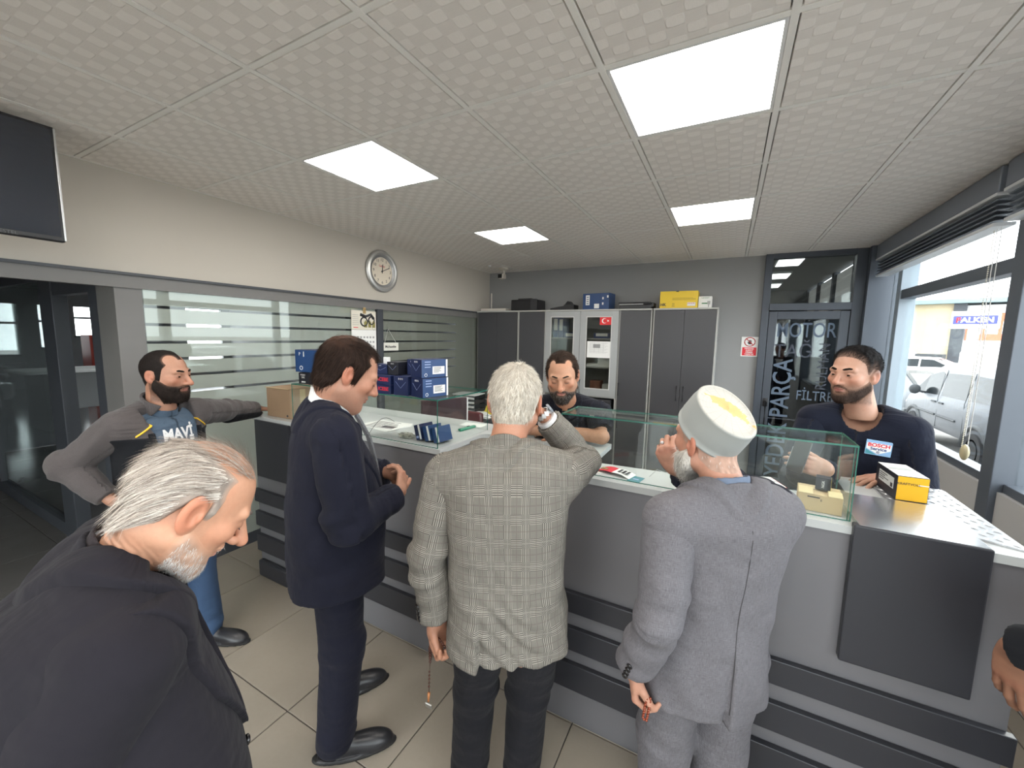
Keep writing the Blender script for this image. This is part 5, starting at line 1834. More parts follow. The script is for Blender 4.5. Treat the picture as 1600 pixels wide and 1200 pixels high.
def np_mesh(name, v, F, mats, col=None, uv=None, smooth=True, mi=None):
    me = bpy.data.meshes.new(name)
    F = np.asarray(F)
    k = F.shape[1]
    me.vertices.add(len(v))
    me.vertices.foreach_set('co', np.ascontiguousarray(v, np.float32).ravel())
    me.loops.add(F.size)
    me.loops.foreach_set('vertex_index', np.ascontiguousarray(F, np.int32).ravel())
    me.polygons.add(len(F))
    me.polygons.foreach_set('loop_start', np.arange(0, F.size, k, dtype=np.int32))
    for m in (mats if isinstance(mats, (list, tuple)) else [mats]):
        me.materials.append(m)
    if mi is not None:
        me.polygons.foreach_set('material_index', np.asarray(mi, np.int32))
    me.update(calc_edges=True)
    me.validate()
    if smooth:
        me.polygons.foreach_set('use_smooth', np.ones(len(me.polygons), bool))
    if col is not None:
        a = me.attributes.new('tone', 'FLOAT_COLOR', 'POINT')
        a.data.foreach_set('color', np.concatenate([col, np.ones((len(col), 1))], 1).astype(np.float32).ravel())
    if uv is not None:
        a = me.attributes.new('cloth_uv', 'FLOAT_VECTOR', 'POINT')
        a.data.foreach_set('vector', np.ascontiguousarray(uv, np.float32).ravel())
    return me


class Frame:
    """orthonormal frame: x = the person's right, y = forward, z = up"""
    def __init__(s, o, fwd, up):
        s.o = V3(o)
        s.z = nrm(up)
        f = V3(fwd)
        s.y = nrm(f - s.z * (f @ s.z))
        s.x = np.cross(s.y, s.z)
        s.M = np.stack([s.x, s.y, s.z])

    def loc(s, P):
        return (np.asarray(P, float) - s.o) @ s.M.T

    def wld(s, p):
        return np.asarray(p, float) @ s.M + s.o


# ------------------------------------------------------------------ head, hands, feet in their own frames
def head_sdf(P, q):
    """q: options. Chin at z = -0.118, crown at 0.117"""
    wd = q.get('w', 1.0)
    P = P / np.array([wd, 1, 1])
    X = np.abs(P[:, 0])
    S = np.stack([X, P[:, 1], P[:, 2]], 1)
    d = ell(S, (0, -0.014, 0.032), (0.074, 0.097, 0.086))
    d = smin(d, ell(S, (0, 0.030, -0.028), (0.060, 0.062, 0.082)), 0.03)
    d = smin(d, cone(S, (0.050, -0.002, -0.052), (0.014, 0.062, -0.095), 0.026, 0.022), 0.028)
    d = smin(d, ell(S, (0, 0.072, -0.100), (0.022, 0.018, 0.018)), 0.02)
    d = smin(d, cone(S, (0.008, 0.083, 0.024), (0.043, 0.072, 0.026), 0.0105, 0.010), 0.014)
    d = smin(d, ell(S, (0.045, 0.058, -0.016), (0.018, 0.022, 0.018)), 0.02)
    d = smax(d, -ell(S, (0.031, 0.101, 0.006), (0.017, 0.018, 0.012)), 0.010)
    lid = ell(S, (0.031, 0.074, 0.005), (0.0150, 0.0150, 0.0125))
    d = smin(d, lid, 0.004)
    op = q.get('eye_open', 0.0038)
    if op > 0:
        d = smax(d, -ell(S, (0.031, 0.092, 0.0045), (0.0125, 0.010, op)), 0.0015)
    ns = q.get('nose', 1.0)
    nose = cone(S, (0, 0.087, 0.014), (0, 0.087 + 0.027 * ns, -0.026), 0.0085, 0.0125)
    nose = smin(nose, ell(S, (0.0115, 0.087 + 0.012 * ns, -0.030), (0.0085, 0.012, 0.0085)), 0.007)
    d = smin(d, nose, 0.010)
    d = smin(d, ell(S, (0, 0.088, -0.0535), (0.023, 0.010, 0.0062)), 0.006)
    d = smin(d, ell(S, (0, 0.086, -0.0645), (0.019, 0.010, 0.0072)), 0.006)
    mo = q.get('mouth', 0.0018)
    d = smax(d, -ell(S, (0, 0.100, -0.0590), (0.022, 0.012, mo)), 0.003)
    # ears
    c, s_ = math.cos(0.32), math.sin(0.32)
    M = np.array([[c, s_, 0], [-s_, c, 0], [0, 0, 1]]).T
    es = q.get('ear', 1.0)
    t = 0.22
    MT = M @ np.array([[1, 0, 0], [0, math.cos(t), -math.sin(t)], [0, math.sin(t), math.cos(t)]])
    ear = ell(S, (0.079, -0.016, -0.004), (0.0075 * es, 0.0195 * es, 0.033 * es), MT)
    ear = smax(ear, -ell(S, (0.088, -0.010, -0.002), (0.0085 * es, 0.0115 * es, 0.019 * es), MT), 0.004)
    ear = smin(ear, ell(S, (0.0795, -0.002, -0.006), (0.005, 0.005, 0.008)), 0.005)
    d = smin(d, ear, 0.006)
    nb = q['neck_base']
    rn = q.get('neck_r', 0.057)
    d = smin(d, cone(P, (0, -0.030, -0.050), nb, rn * 0.95, rn * 1.04), 0.028)
    if q.get('wrinkle'):
        nk = sstep(-0.07, -0.12, P[:, 2]) * sstep(0.06, 0.0, P[:, 1])
        d = d + 0.0012 * nk * np.sin((P[:, 2] + 0.5 * P[:, 1]) * 520 + 2 * vnoise(P * 60))
    return d


def head_tone(p, q):
    """albedo per vertex: lips, ears, nose, cheeks, shaved areas"""
    skin = np.array(q['skin'])
    X, y, z = np.abs(p[:, 0]), p[:, 1], p[:, 2]
    c = np.tile(skin, (len(p), 1))
    red = skin * np.array([1.04, 0.72, 0.66])
    def mix(w, t):
        nonlocal c
        c = c + (np.asarray(t) - c) * np.clip(w, 0, 1)[:, None]
    mix(0.6 * np.exp(-(((X - 0.045) / 0.02) ** 2 + ((z + 0.02) / 0.02) ** 2)) * (y > 0.03), red)
    mix(0.65 * np.exp(-((X / 0.016) ** 2 + ((z + 0.026) / 0.018) ** 2)) * (y > 0.08), red)
    mix(0.75 * sstep(0.072, 0.084, X) * (np.abs(z) < 0.05), red)
    mix(0.35 * vnoise(p * 55), skin * np.array([1.0, 0.78, 0.72]))
    lip = np.exp(-((X / 0.021) ** 4 + ((z + 0.0590) / 0.0095) ** 4)) * (y > 0.078)
    mix(0.8 * lip, np.array([0.40, 0.15, 0.13]) * (skin[0] / 0.42))
    mix(0.6 * np.exp(-((X - 0.031) / 0.018) ** 2 - ((z - 0.004) / 0.012) ** 2) * (y > 0.06), skin * np.array([0.62, 0.5, 0.48]))
    st = q.get('stubble')
    if st:
        w = sstep(-0.025, -0.055, z - 0.25 * np.maximum(0, 0.02 - y)) * (y > -0.03) * sstep(-0.135, -0.115, z) * (1 - lip)
        w = w * (0.75 + 0.25 * vnoise(p * 400))
        mix(st[0] * w, st[1])
    fd = q.get('fade')
    if fd:
        w = sstep(-0.01, 0.03, z) * sstep(0.035, 0.0, y)
        mix(0.75 * w, fd)
    return np.clip(c, 0, 1)


def hand_parts(q, s):
    """finger chains for a hand: y along the fingers, z the back of the hand, thumb on +x*s"""
    ch = []
    base = [(0.029, 0.088), (0.010, 0.095), (-0.010, 0.091), (-0.028, 0.080)]
    ln = [(0.042, 0.025, 0.021), (0.046, 0.029, 0.022), (0.043, 0.027, 0.021), (0.034, 0.021, 0.019)]
    cu = q.get('curl', (25, 30, 20))
    for i in range(4):
        c = cu[i] if isinstance(cu[0], (tuple, list)) else cu
        sp = (q.get('spread', 5) * (1.2, 0.3, -0.6, -1.5)[i])
        p = np.array([base[i][0] * s, base[i][1], 0.0])
        a = 0.0
        pts, rr = [p * np.array([1, 0.85, 1]), p], [0.0098, 0.0098]
        for k in range(3):
            a += math.radians(c[k])
            dr = np.array([math.sin(math.radians(sp)) * s * math.cos(a), math.cos(math.radians(sp)) * math.cos(a), -math.sin(a)])
            p = p + dr * ln[i][k]
            pts.append(p)
            rr.append((0.0088, 0.0080, 0.0068)[k] * (0.9 if i == 3 else 1))
        ch.append((pts, rr))
    th = q.get('thumb', ((0.62, 0.62, -0.35), 15))
    d = nrm(np.array([th[0][0] * s, th[0][1], th[0][2]]))
    b = np.array([0.018 * s, 0.020, -0.004])
    p1 = b + d * 0.044
    d2 = nrm(d + np.array([-0.5 * s, 0.25, -0.15]) * math.radians(th[1]) * 1.6)
    p2 = p1 + d2 * 0.032
    d3 = nrm(d2 + np.array([-0.5 * s, 0.25, -0.1]) * math.radians(th[1]) * 1.2)
    p3 = p2 + d3 * 0.025
    ch.append(([b, p1, p2, p3], [0.015, 0.0118, 0.0105, 0.0085]))
    return ch


def hand_sdf(P, q, s, fore):
    ch = hand_parts(q, s)
    d = ell(P, (0, 0.050, 0), (0.040, 0.054, 0.0155))
    d = smin(d, ell(P, (0.020 * s, 0.030, -0.006), (0.020, 0.032, 0.015)), 0.012)
    d = smin(d, cone(P, (0, 0.012, 0), fore, 0.025, q.get('fore_r', 0.034)), 0.02)
    f = None
    for pts, rr in ch:
        c = None
        for k in range(len(pts) - 1):
            e = cone(P, pts[k], pts[k + 1], rr[k], rr[k + 1])
            c = e if c is None else smin(c, e, 0.003)
        f = c if f is None else np.minimum(f, c)
    return smin(d, f, 0.007)


def shoe_sdf(P):
    up = ell(P, (0, 0.005, 0.045), (0.036, 0.062, 0.055))
    up = smin(up, ell(P, (0, 0.10, 0.030), (0.041, 0.095, 0.043)), 0.03)
    up = smin(up, ell(P, (0.0, 0.165, 0.022), (0.043, 0.065, 0.034)), 0.03)
    sole = smax(smax(ell(P, (0, 0.075, 0.01), (0.049, 0.165, 0.05)), P[:, 2] - 0.018, 0.004), -(P[:, 2]), 0.003)
    d = np.minimum(smax(up, 0.010 - P[:, 2], 0.003), sole)
    return d

# ------------------------------------------------------------------ materials for people
def tone_mat(name, rough=0.5, sss=0.0, bump=0.15, bscale=350, base=None, spec=0.4, blotch=0.22):
    if name in _MC:
        return _MC[name]
    m = bpy.data.materials.new(name)
    t = NT(m)
    a = t.node('ShaderNodeAttribute', attribute_name='tone')
    v = t.coord('Object')
    n = t.noise(v, 120, 4)
    t.l(t.mixc(t.math('MULTIPLY', n, blotch), a.outputs['Color'], (0.10, 0.03, 0.02)), t.b.inputs['Base Color'])
    t.b.inputs['Roughness'].default_value = rough
    t.b.inputs['Specular IOR Level'].default_value = spec
    if sss:
        t.b.inputs['Subsurface Weight'].default_value = sss
        t.b.inputs['Subsurface Radius'].default_value = (0.012, 0.005, 0.003)
        t.b.inputs['Subsurface Scale'].default_value = 0.6
    t.bump(t.noise(v, bscale, 3), bump, 0.001)
    _MC[name] = m
    return m


def wrinkle_height(t, v, n, bump, wr):
    w1 = t.noise(t.scale(v, (16, 7, 1)), 1.0, 3, 0.5)
    w2 = t.noise(t.scale(v, (5, 13, 1)), 1.0, 2, 0.5)
    s = t.math('ADD', t.math('MULTIPLY', w1, 0.011 * wr), t.math('MULTIPLY', w2, 0.012 * wr))
    return t.math('ADD', s, t.math('MULTIPLY', n, 0.0008 * bump))


def cloth_mat(name, c, c2=None, scale=900, rough=0.92, bump=0.25, streak=0.0, sheen=0.03, wr=1.0):
    if name in _MC:
        return _MC[name]
    m = bpy.data.materials.new(name)
    t = NT(m)
    a = t.node('ShaderNodeAttribute', attribute_name='cloth_uv')
    v = a.outputs['Vector']
    n = t.noise(v, scale, 2)
    base = C4(c)[:3]
    c2 = C4(c2)[:3] if c2 else tuple(x * 0.65 for x in base)
    col = t.mixc(n, c2, base)
    if streak:
        sx = t.noise(t.scale(v, (60, 900, 1)), 1.0, 2)
        sy = t.noise(t.scale(v, (900, 60, 1)), 1.0, 2)
        f = t.math('MULTIPLY', t.math('ADD', sx, sy), 0.5)
        mr = t.node('ShaderNodeMapRange')
        mr.inputs[1].default_value = 0.36
        mr.inputs[2].default_value = 0.64
        t.l(f, mr.inputs[0])
        col = t.mixc(t.math('MULTIPLY', mr.outputs[0], streak), col, tuple(min(1, x * 2.1) for x in base))
    t.l(col, t.b.inputs['Base Color'])
    t.b.inputs['Roughness'].default_value = rough
    t.b.inputs['Specular IOR Level'].default_value = 0.2
    t.b.inputs['Sheen Weight'].default_value = sheen
    t.bump(wrinkle_height(t, v, n, bump, wr), 1.0, 1.0)
    _MC[name] = m
    return m


def plaid_mat():
    m = bpy.data.materials.new('glen check wool')
    t = NT(m)
    a = t.node('ShaderNodeAttribute', attribute_name='cloth_uv')
    s = t.node('ShaderNodeSeparateXYZ')
    t.l(a.outputs['Vector'], s.inputs[0])
    u, v = s.outputs[0], s.outputs[1]
    def sq(x, per, duty, ph=0.0):
        f = t.math('FRACT', t.math('ADD', t.math('DIVIDE', x, per), ph))
        return t.math('LESS_THAN', f, duty)
    PU, PV = 0.060, 0.072
    bu, bv = sq(u, PU, 0.42), sq(v, PV, 0.42)
    lu, lv = sq(u, 0.0052, 0.5), sq(v, 0.0052, 0.5)
    lu2, lv2 = sq(u, 0.0030, 0.5), sq(v, 0.0030, 0.5)
    ck = t.math('MULTIPLY', lu, lv)
    fine = t.math('MULTIPLY', lu2, lv2)
    both = t.math('MULTIPLY', bu, bv)
    ou = t.math('MULTIPLY', bu, t.math('SUBTRACT', 1.0, bv))
    ov = t.math('MULTIPLY', bv, t.math('SUBTRACT', 1.0, bu))
    non = t.math('MULTIPLY', t.math('SUBTRACT', 1.0, bu), t.math('SUBTRACT', 1.0, bv))
    mx = t.math('ADD', t.math('MULTIPLY', both, t.math('MAXIMUM', t.math('MULTIPLY', lu, t.math('SUBTRACT', 1.0, lv)), t.math('MULTIPLY', lv, t.math('SUBTRACT', 1.0, lu)))),
                t.math('ADD', t.math('MULTIPLY', ou, t.math('MULTIPLY', lu, 0.9)), t.math('ADD', t.math('MULTIPLY', ov, t.math('MULTIPLY', lv, 0.85)), t.math('MULTIPLY', non, t.math('ADD', t.math('MULTIPLY', fine, 0.30), 0.42)))))
    col = t.mixc(mx, (0.255, 0.236, 0.205), (0.046, 0.044, 0.042))
    over = t.math('MAXIMUM', sq(u, PU, 0.05, 0.30), sq(v, PV, 0.05, 0.30))
    col = t.mixc(t.math('MULTIPLY', over, 0.5), col, (0.12, 0.10, 0.09))
    hi = t.math('MAXIMUM', sq(u, PU, 0.03, 0.80), sq(v, PV, 0.03, 0.80))
    col = t.mixc(t.math('MULTIPLY', hi, 0.22), col, (0.42, 0.40, 0.36))
    t.l(col, t.b.inputs['Base Color'])
    t.b.inputs['Roughness'].default_value = 0.95
    t.b.inputs['Specular IOR Level'].default_value = 0.15
    t.bump(wrinkle_height(t, a.outputs['Vector'], t.noise(a.outputs['Vector'], 700, 2), 0.3, 1.0), 1.0, 1.0)
    return m


M_skin = tone_mat('skin', 0.48, 0.0)
M_hair = tone_mat('hair', 0.7, 0.0, 0.4, 500, spec=0.12, blotch=0.0)
M_shoe = mat('black leather', (0.018, 0.018, 0.021), 0.35, bump=0.15, bscale=90)
M_sole = mat('shoe sole', (0.012, 0.012, 0.012), 0.7)
M_eyew = mat('eye white', (0.62, 0.60, 0.57), 0.2)
M_iris = mat('dark iris', (0.025, 0.014, 0.008), 0.12)
M_btn = mat('dark horn button', (0.012, 0.011, 0.012), 0.25)
M_plaid = plaid_mat()
M_navy = cloth_mat('navy suit cloth', (0.0125, 0.0135, 0.026), scale=1200)
M_black_c = cloth_mat('black suit cloth', (0.0165, 0.0150, 0.0205), scale=1200)
M_trou = cloth_mat('black trouser cloth', (0.012, 0.012, 0.016), scale=1200)
M_slub = cloth_mat('grey slub suit cloth', (0.105, 0.100, 0.110), scale=700, streak=0.55)
M_fleece = cloth_mat('grey brown fleece', (0.095, 0.083, 0.083), scale=260, bump=0.6, sheen=0.15)
M_fblk = cloth_mat('black softshell', (0.010, 0.011, 0.014), scale=500)
M_tee = cloth_mat('slate blue cotton', (0.085, 0.125, 0.18), scale=700)
M_sweat = cloth_mat('dark navy sweatshirt', (0.010, 0.013, 0.027), scale=500, sheen=0.05)
M_polo = cloth_mat('black polo cotton', (0.013, 0.014, 0.022), scale=600)
M_jeans = cloth_mat('blue denim', (0.055, 0.10, 0.19), scale=500)
M_shirtw = cloth_mat('white shirt cotton', (0.72, 0.72, 0.72), (0.62, 0.62, 0.62), scale=900)
M_shirtb = cloth_mat('blue grey shirt cotton', (0.16, 0.20, 0.28), scale=900)
M_knit = cloth_mat('dark knit', (0.030, 0.024, 0.027), scale=300, bump=0.5)
M_shirtg = cloth_mat('grey shirt cotton', (0.28, 0.30, 0.36), scale=900)

ST_SUIT = [(-0.24, 0.215, 0.155, 0.0), (-0.10, 0.208, 0.155, 0.0), (0.05, 0.188, 0.145, 0.005), (0.18, 0.185, 0.145, 0.01), (0.34, 0.200, 0.145, 0.0), (0.44, 0.185, 0.128, -0.01), (0.56, 0.12, 0.09, -0.02)]


def field_torso(T, L, st, ztop=None, zbot=None, grow=0.0, sh=None, k=0.05, rs=(0.060, 0.068)):
    s = np.array(st, float)
    zz = np.linspace(s[0, 0], s[-1, 0], 90)
    cur = []
    for c in (1, 2, 3):
        y = np.interp(zz, s[:, 0], s[:, c])
        y = np.convolve(np.pad(y, 7, 'edge'), np.hanning(17)[1:-1] / np.hanning(17)[1:-1].sum(), 'valid')
        cur.append(y)
    def f(P):
        p = T.loc(P)
        z = p[:, 2]
        w, d, o = (np.interp(z, zz, c) for c in cur)
        w, d = w + grow, d + grow
        X, Y = np.abs(p[:, 0]) / w, np.abs(p[:, 1] - o) / d
        n = 2.5
        r = (X ** n + Y ** n) ** (1 / n)
        D = (r - 1) * np.minimum(w, d) * 0.92
        if ztop is not None:
            D = smax(D, z - ztop, 0.05)
        if sh:
            for a in sh:
                b = np.array(a)
                m = V3(0, -0.025, L - 0.035)
                m[0] = 0.065 * np.sign(b[0])
                D = smin(D, cone(p, m, b, rs[0] + grow, rs[1] + grow), k)
        if zbot is not None:
            D = smax(D, zbot - z, 0.006)
        return D
    return f


def uv_torso(T, v, L=0.54):
    p = T.loc(v)
    th = np.arctan2(p[:, 0], -(p[:, 1]))
    w = sstep(L - 0.20, L - 0.08, p[:, 2]) * sstep(0.06, -0.02, p[:, 1])
    u = th * 0.165
    u = u + (p[:, 0] * 1.08 - u) * w
    return np.stack([u, p[:, 2] + 0.3 + 0.75 * (p[:, 1] + 0.10) * sstep(L - 0.16, L - 0.04, p[:, 2]), 0 * th], 1)


def uv_limb(v, a, b, c, ref):
    """along the limb and round it; a-b upper bone, b-c lower bone"""
    a, b, c = V3(a), V3(b), V3(c)
    out = np.zeros((len(v), 3))
    la = np.linalg.norm(b - a)
    d1, d2 = nrm(b - a), nrm(c - b)
    t1 = (v - a) @ d1
    t2 = (v - b) @ d2
    low = (t2 > 0) & (np.linalg.norm(v - (b + d2 * np.clip(t2, 0, None)[:, None]), axis=1) < np.linalg.norm(v - (a + d1 * np.clip(t1, 0, la)[:, None]), axis=1))
    for m, o, d, base in ((~low, a, d1, 0), (low, b, d2, la)):
        e1 = nrm(np.cross(d, ref if abs(d @ ref) < 0.85 else V3(0.3, 0.1, 0.95)))
        e2 = np.cross(d, e1)
        q = v[m] - o
        th = np.arctan2(q @ e1, q @ e2)
        out[m, 0] = th * 0.058
        out[m, 1] = base + q @ d
    return out


def strands(v, n, count, dirf, length, width, seed, tone, lift=0.15, seg=4, jitter=0.25, taper=True, droop=0.0):
    """thin hair ribbons rooted on points v with normals n; dirf(points) gives the combing direction"""
    rg = np.random.RandomState(seed)
    i = rg.randint(0, len(v), count)
    p, nn = v[i].copy(), n[i].copy()
    L = length * rg.uniform(0.55, 1.25, count)
    ribs = []
    side = None
    P = [p]
    d = dirf(p)
    d = d + rg.normal(0, jitter, d.shape)
    for k in range(seg):
        d = d - nn * np.sum(d * nn, 1)[:, None] * (0.9 if k else 0.6)
        d = d / (np.linalg.norm(d, axis=1)[:, None] + 1e-9)
        d = d + nn * (lift if k == 0 else lift * 0.3) - np.array([0, 0, droop])
        d = d / (np.linalg.norm(d, axis=1)[:, None] + 1e-9)
        p = p + d * (L / seg)[:, None]
        P.append(p)
        d = 0.75 * d + 0.25 * dirf(p)
    side = np.cross(d, nn)
    side /= (np.linalg.norm(side, axis=1)[:, None] + 1e-9)
    W = width * rg.uniform(0.7, 1.3, count)
    V = np.zeros((count, (seg + 1) * 2, 3))
    for k in range(seg + 1):
        w = W * ((1 - 0.85 * k / seg) if taper else 1)
        V[:, 2 * k] = P[k] - side * w[:, None] / 2
        V[:, 2 * k + 1] = P[k] + side * w[:, None] / 2
    F = []
    off = (np.arange(count) * (seg + 1) * 2)[:, None]
    for k in range(seg):
        F.append(np.array([[2 * k, 2 * k + 1, 2 * k + 3, 2 * k + 2]]) + off)
    tn = np.asarray(tone)[rg.randint(0, len(tone), count)] * rg.uniform(0.8, 1.15, count)[:, None]
    C = np.repeat(tn[:, None, :], (seg + 1) * 2, 1).reshape(-1, 3)
    return V.reshape(-1, 3), np.concatenate(F), C


def scalp_sdf(P, q):
    wd = q.get('w', 1.0)
    P = P / np.array([wd, 1, 1])
    d = ell(P, (0, -0.014, 0.032), (0.074, 0.097, 0.086))
    d = smin(d, ell(P, (0, 0.030, -0.028), (0.060, 0.062, 0.082)), 0.03)
    X = np.stack([np.abs(P[:, 0]), P[:, 1], P[:, 2]], 1)
    d = smin(d, cone(X, (0.050, -0.002, -0.052), (0.014, 0.062, -0.095), 0.026, 0.022), 0.028)
    d = smin(d, ell(P, (0, 0.072, -0.100), (0.022, 0.018, 0.018)), 0.02)
    rn = q.get('neck_r', 0.057)
    return smin(d, cone(P, (0, -0.030, -0.050), q['neck_base'], rn * 0.95, rn * 1.04), 0.028)


class Person:
    def __init__(s, name, label, J, q):
        """J: joint positions in metres; q: looks"""
        s.q, s.J = q, J
        base = V3(J['pelvis'])
        s.root = thing(name, label, 'person', (base[0], base[1], 0))
        s.o = V3(base[0], base[1], 0)
        s.T = Frame(J['pelvis'], J['fwd'], V3(J['neck']) - V3(J['pelvis']))
        s.L = np.linalg.norm(V3(J['neck']) - V3(J['pelvis']))
        s.H = Frame(J['head'], J['hf'], J['hu'])
        s.hs = q.get('hs', 1.0)
        s.rt = s.T.x
        s.q['neck_base'] = tuple(s.H.loc(V3(J['neck']) - s.T.z * 0.01 + s.T.y * 0.012) / s.hs)
        s.shl = {}
        for sd in 'LR':
            s.shl[sd] = s.T.loc(V3(J['sh' + sd]))

    def put(s, name, v, F, m, parent=None, col=None, uv=None, mi=None):
        me = np_mesh(name, v - s.o, F, m, col, uv, True, mi)
        return link(name, me, parent or s.root)

    # ---- skin
    def body(s, h=0.0035, hands='LR', hh=0.003, bare=None):
        q, J = s.q, s.J
        parts = []
        hs = s.hs
        nb = np.array(q['neck_base'])
        lo = np.minimum([-0.105, -0.135, -0.15], nb - 0.03)
        hi = np.maximum([0.105, 0.14, 0.135], nb + 0.03)
        lo[2] = max(lo[2], -0.235)
        v, F = surface(lambda P: head_sdf(P, q), lo, hi, h)
        s.head_v, s.head_F = v, F
        parts.append((s.H.wld(v * hs), F, head_tone(v, q)))
        skin = np.array(q['skin']) * 0.97
        s.hand_frames = {}
        for sd in hands:
            sg = 1 if sd == 'L' else -1
            hq = q.get('hand' + sd, {})
            fr = Frame(J['wr' + sd], J['hd' + sd], J['hb' + sd])
            # frame with y along the fingers and z the back of the hand
            y = nrm(J['hd' + sd])
            z = nrm(V3(J['hb' + sd]) - y * (V3(J['hb' + sd]) @ y))
            fr.y, fr.z = y, z
            fr.x = np.cross(y, z)
            fr.M = np.stack([fr.x, fr.y, fr.z])
            s.hand_frames[sd] = fr
            k = hq.get('scale', 1.0)
            fv = (V3(J['el' + sd]) - V3(J['wr' + sd]))
            fl = np.linalg.norm(fv)
            flen = fl if (bare and sd in bare) else 0.09
            fore = fr.loc(V3(J['wr' + sd]) + fv / fl * flen) / k
            lo = np.minimum([-0.085, -0.05, -0.09], fore - 0.06)
            hi = np.maximum([0.085, 0.20, 0.09], fore + 0.06)
            sgn = hq.get('side', 1 if sd == 'R' else -1)
            v, F = surface(lambda P: hand_sdf(P, hq, sgn, fore), lo, hi, hh)
            tip = np.clip(vnoise(v * 70), -1, 1)
            c = np.tile(skin, (len(v), 1)) * (1 + 0.10 * tip)[:, None]
            kn = np.exp(-((v[:, 1] - 0.088) / 0.012) ** 2) * (v[:, 2] > 0)
            c = c * (1 - np.array([0.02, 0.12, 0.12])[None] * kn[:, None])
            parts.append((fr.wld(v * k), F, c))
        # trunk and limbs under the clothes, coarse
        T, L = s.T, s.L
        st = [(a, b - 0.035, c - 0.03, d) for a, b, c, d in q.get('st', ST_SUIT) if a > -0.15]
        ft = field_torso(T, L, st, L - 0.06, -0.12, 0, [s.shl['L'] * V3(0.9, 1, 1) - V3(0, 0, 0.02), s.shl['R'] * V3(0.9, 1, 1) - V3(0, 0, 0.02)], rs=(0.03, 0.03))
        def fb(P):
            d = ft(P)
            for sd in 'LR':
                d = smin(d, cone(P, J['sh' + sd], J['el' + sd], 0.042, 0.034), 0.02)
                w_ = V3(J['el' + sd]) + (V3(J['wr' + sd]) - V3(J['el' + sd])) * 0.8
                d = smin(d, cone(P, J['el' + sd], w_, 0.034, 0.026), 0.01)
                if 'hip' + sd in J:
                    d = smin(d, cone(P, J['hip' + sd], J['kn' + sd], 0.07, 0.045), 0.03)
                    d = smin(d, cone(P, J['kn' + sd], J['an' + sd], 0.045, 0.03), 0.02)
            return d
        pts = np.array([J[k] for k in J if k not in ('fwd', 'hf', 'hu', 'head') and k[:2] not in ('hd', 'hb', 'to')], float)
        v, F = surface(fb, pts.min(0) - 0.2, pts.max(0) + 0.15, 0.022)
        parts.append((v, F, np.tile(skin, (len(v), 1))))
        V, FF, CC, o = [], [], [], 0
        for v, F, c in parts:
            V.append(v)
            FF.append(F + o)
            CC.append(c)
            o += len(v)
        s.bodyo = s.put('body', np.concatenate(V), np.concatenate(FF), M_skin, col=np.concatenate(CC))
        return s.bodyo

    def eyes(s, gaze=(0, 1, -0.1)):
        if s.q.get('eye_open', 0.0038) <= 0:
            return
        for sg in (-1, 1):
            c = np.array([0.031 * sg * s.q.get('w', 1), 0.0735, 0.0045])
            mb = MB().sphere((0, 0, 0), 0.0136, 16, 12)
            v = np.array(mb.v)
            g = nrm(gaze)
            mi = []
            for f in mb.f:
                m = nrm(np.mean(v[list(f)], 0))
                mi.append(1 if m @ g > 0.86 else 0)
            mb.mi = mi
            mb.v = [tuple(x) for x in (s.H.wld((v + c) * s.hs) - s.o)]
            mb.build('eye', [M_eyew, M_iris], s.root, smooth=True)

    def brows(s, tone, th=0.0042, z0=0.031):
        for sg in (-1, 1):
            pts = [(0.012, 0.0905, z0 - 0.003), (0.022, 0.0905, z0), (0.034, 0.0845, z0 + 0.003), (0.046, 0.074, z0 - 0.002), (0.052, 0.066, z0 - 0.007)]
            w = s.q.get('w', 1)
            P_ = [s.H.wld(np.array([p[0] * sg * w, p[1], p[2]]) * s.hs) - s.o for p in pts]
            mb = MB().tube([tuple(p) for p in P_], [th * 0.7, th, th, th * 0.8, th * 0.3], 6)
            v = np.array(mb.v)
            me = mb.mesh('eyebrow', M_hair, True)
            a = me.attributes.new('tone', 'FLOAT_COLOR', 'POINT')
            a.data.foreach_set('color', np.tile(np.append(tone, 1), len(v)).astype(np.float32))
            link('eyebrow', me, s.root)

    def lashes(s):
        for sg in (-1, 1):
            pts = [(0.020, 0.0885, 0.0005), (0.027, 0.0905, -0.0025), (0.034, 0.0895, -0.0025), (0.042, 0.0835, 0.0005)]
            mb = MB().tube([tuple(s.H.wld(np.array([a * sg * s.q.get('w', 1), b, c]) * s.hs) - s.o) for a, b, c in pts], 0.0010, 5)
            mb.build('eyelash', M_ink, s.root)

    # ---- hair, beard
    def hair(s, hl, t=0.010, bald=(), tone=(0.02, 0.015, 0.012), tones=None, count=0, length=0.03, width=0.0013, comb=None, lift=0.2, h=0.0035, noise=0.25, nscale=(90, 90, 90), seed=1, name='hair', jitter=0.25, droop=0.0, ramp=0.03, extra=None, sparse=None, edge=None):
        q = s.q
        hy, hz = np.array(hl).T
        def mask(P):
            m = P[:, 2] - np.interp(P[:, 1], hy, hz)
            for c, r in bald:
                m = np.minimum(m, ell(P, c, r))
            return m
        def f(P):
            m = mask(P)
            d = scalp_sdf(P, q) - t * sstep(0.0, ramp, m) * (1 + noise * vnoise(P * np.array(nscale)))
            if extra:
                d = smin(d, extra(P), 0.01)
            return smax(d, -m, 0.004)
        lo, hi = (-0.115, -0.15, -0.17), (0.115, 0.135, 0.15)
        v, F = surface(f, lo, hi, h)
        s._edge = (edge, sstep(0.0, edge[1], mask(v))) if edge else None
        return s._fur(name, v, F, tone, tones, count, length, width, comb, lift, seed, jitter, droop, sparse)

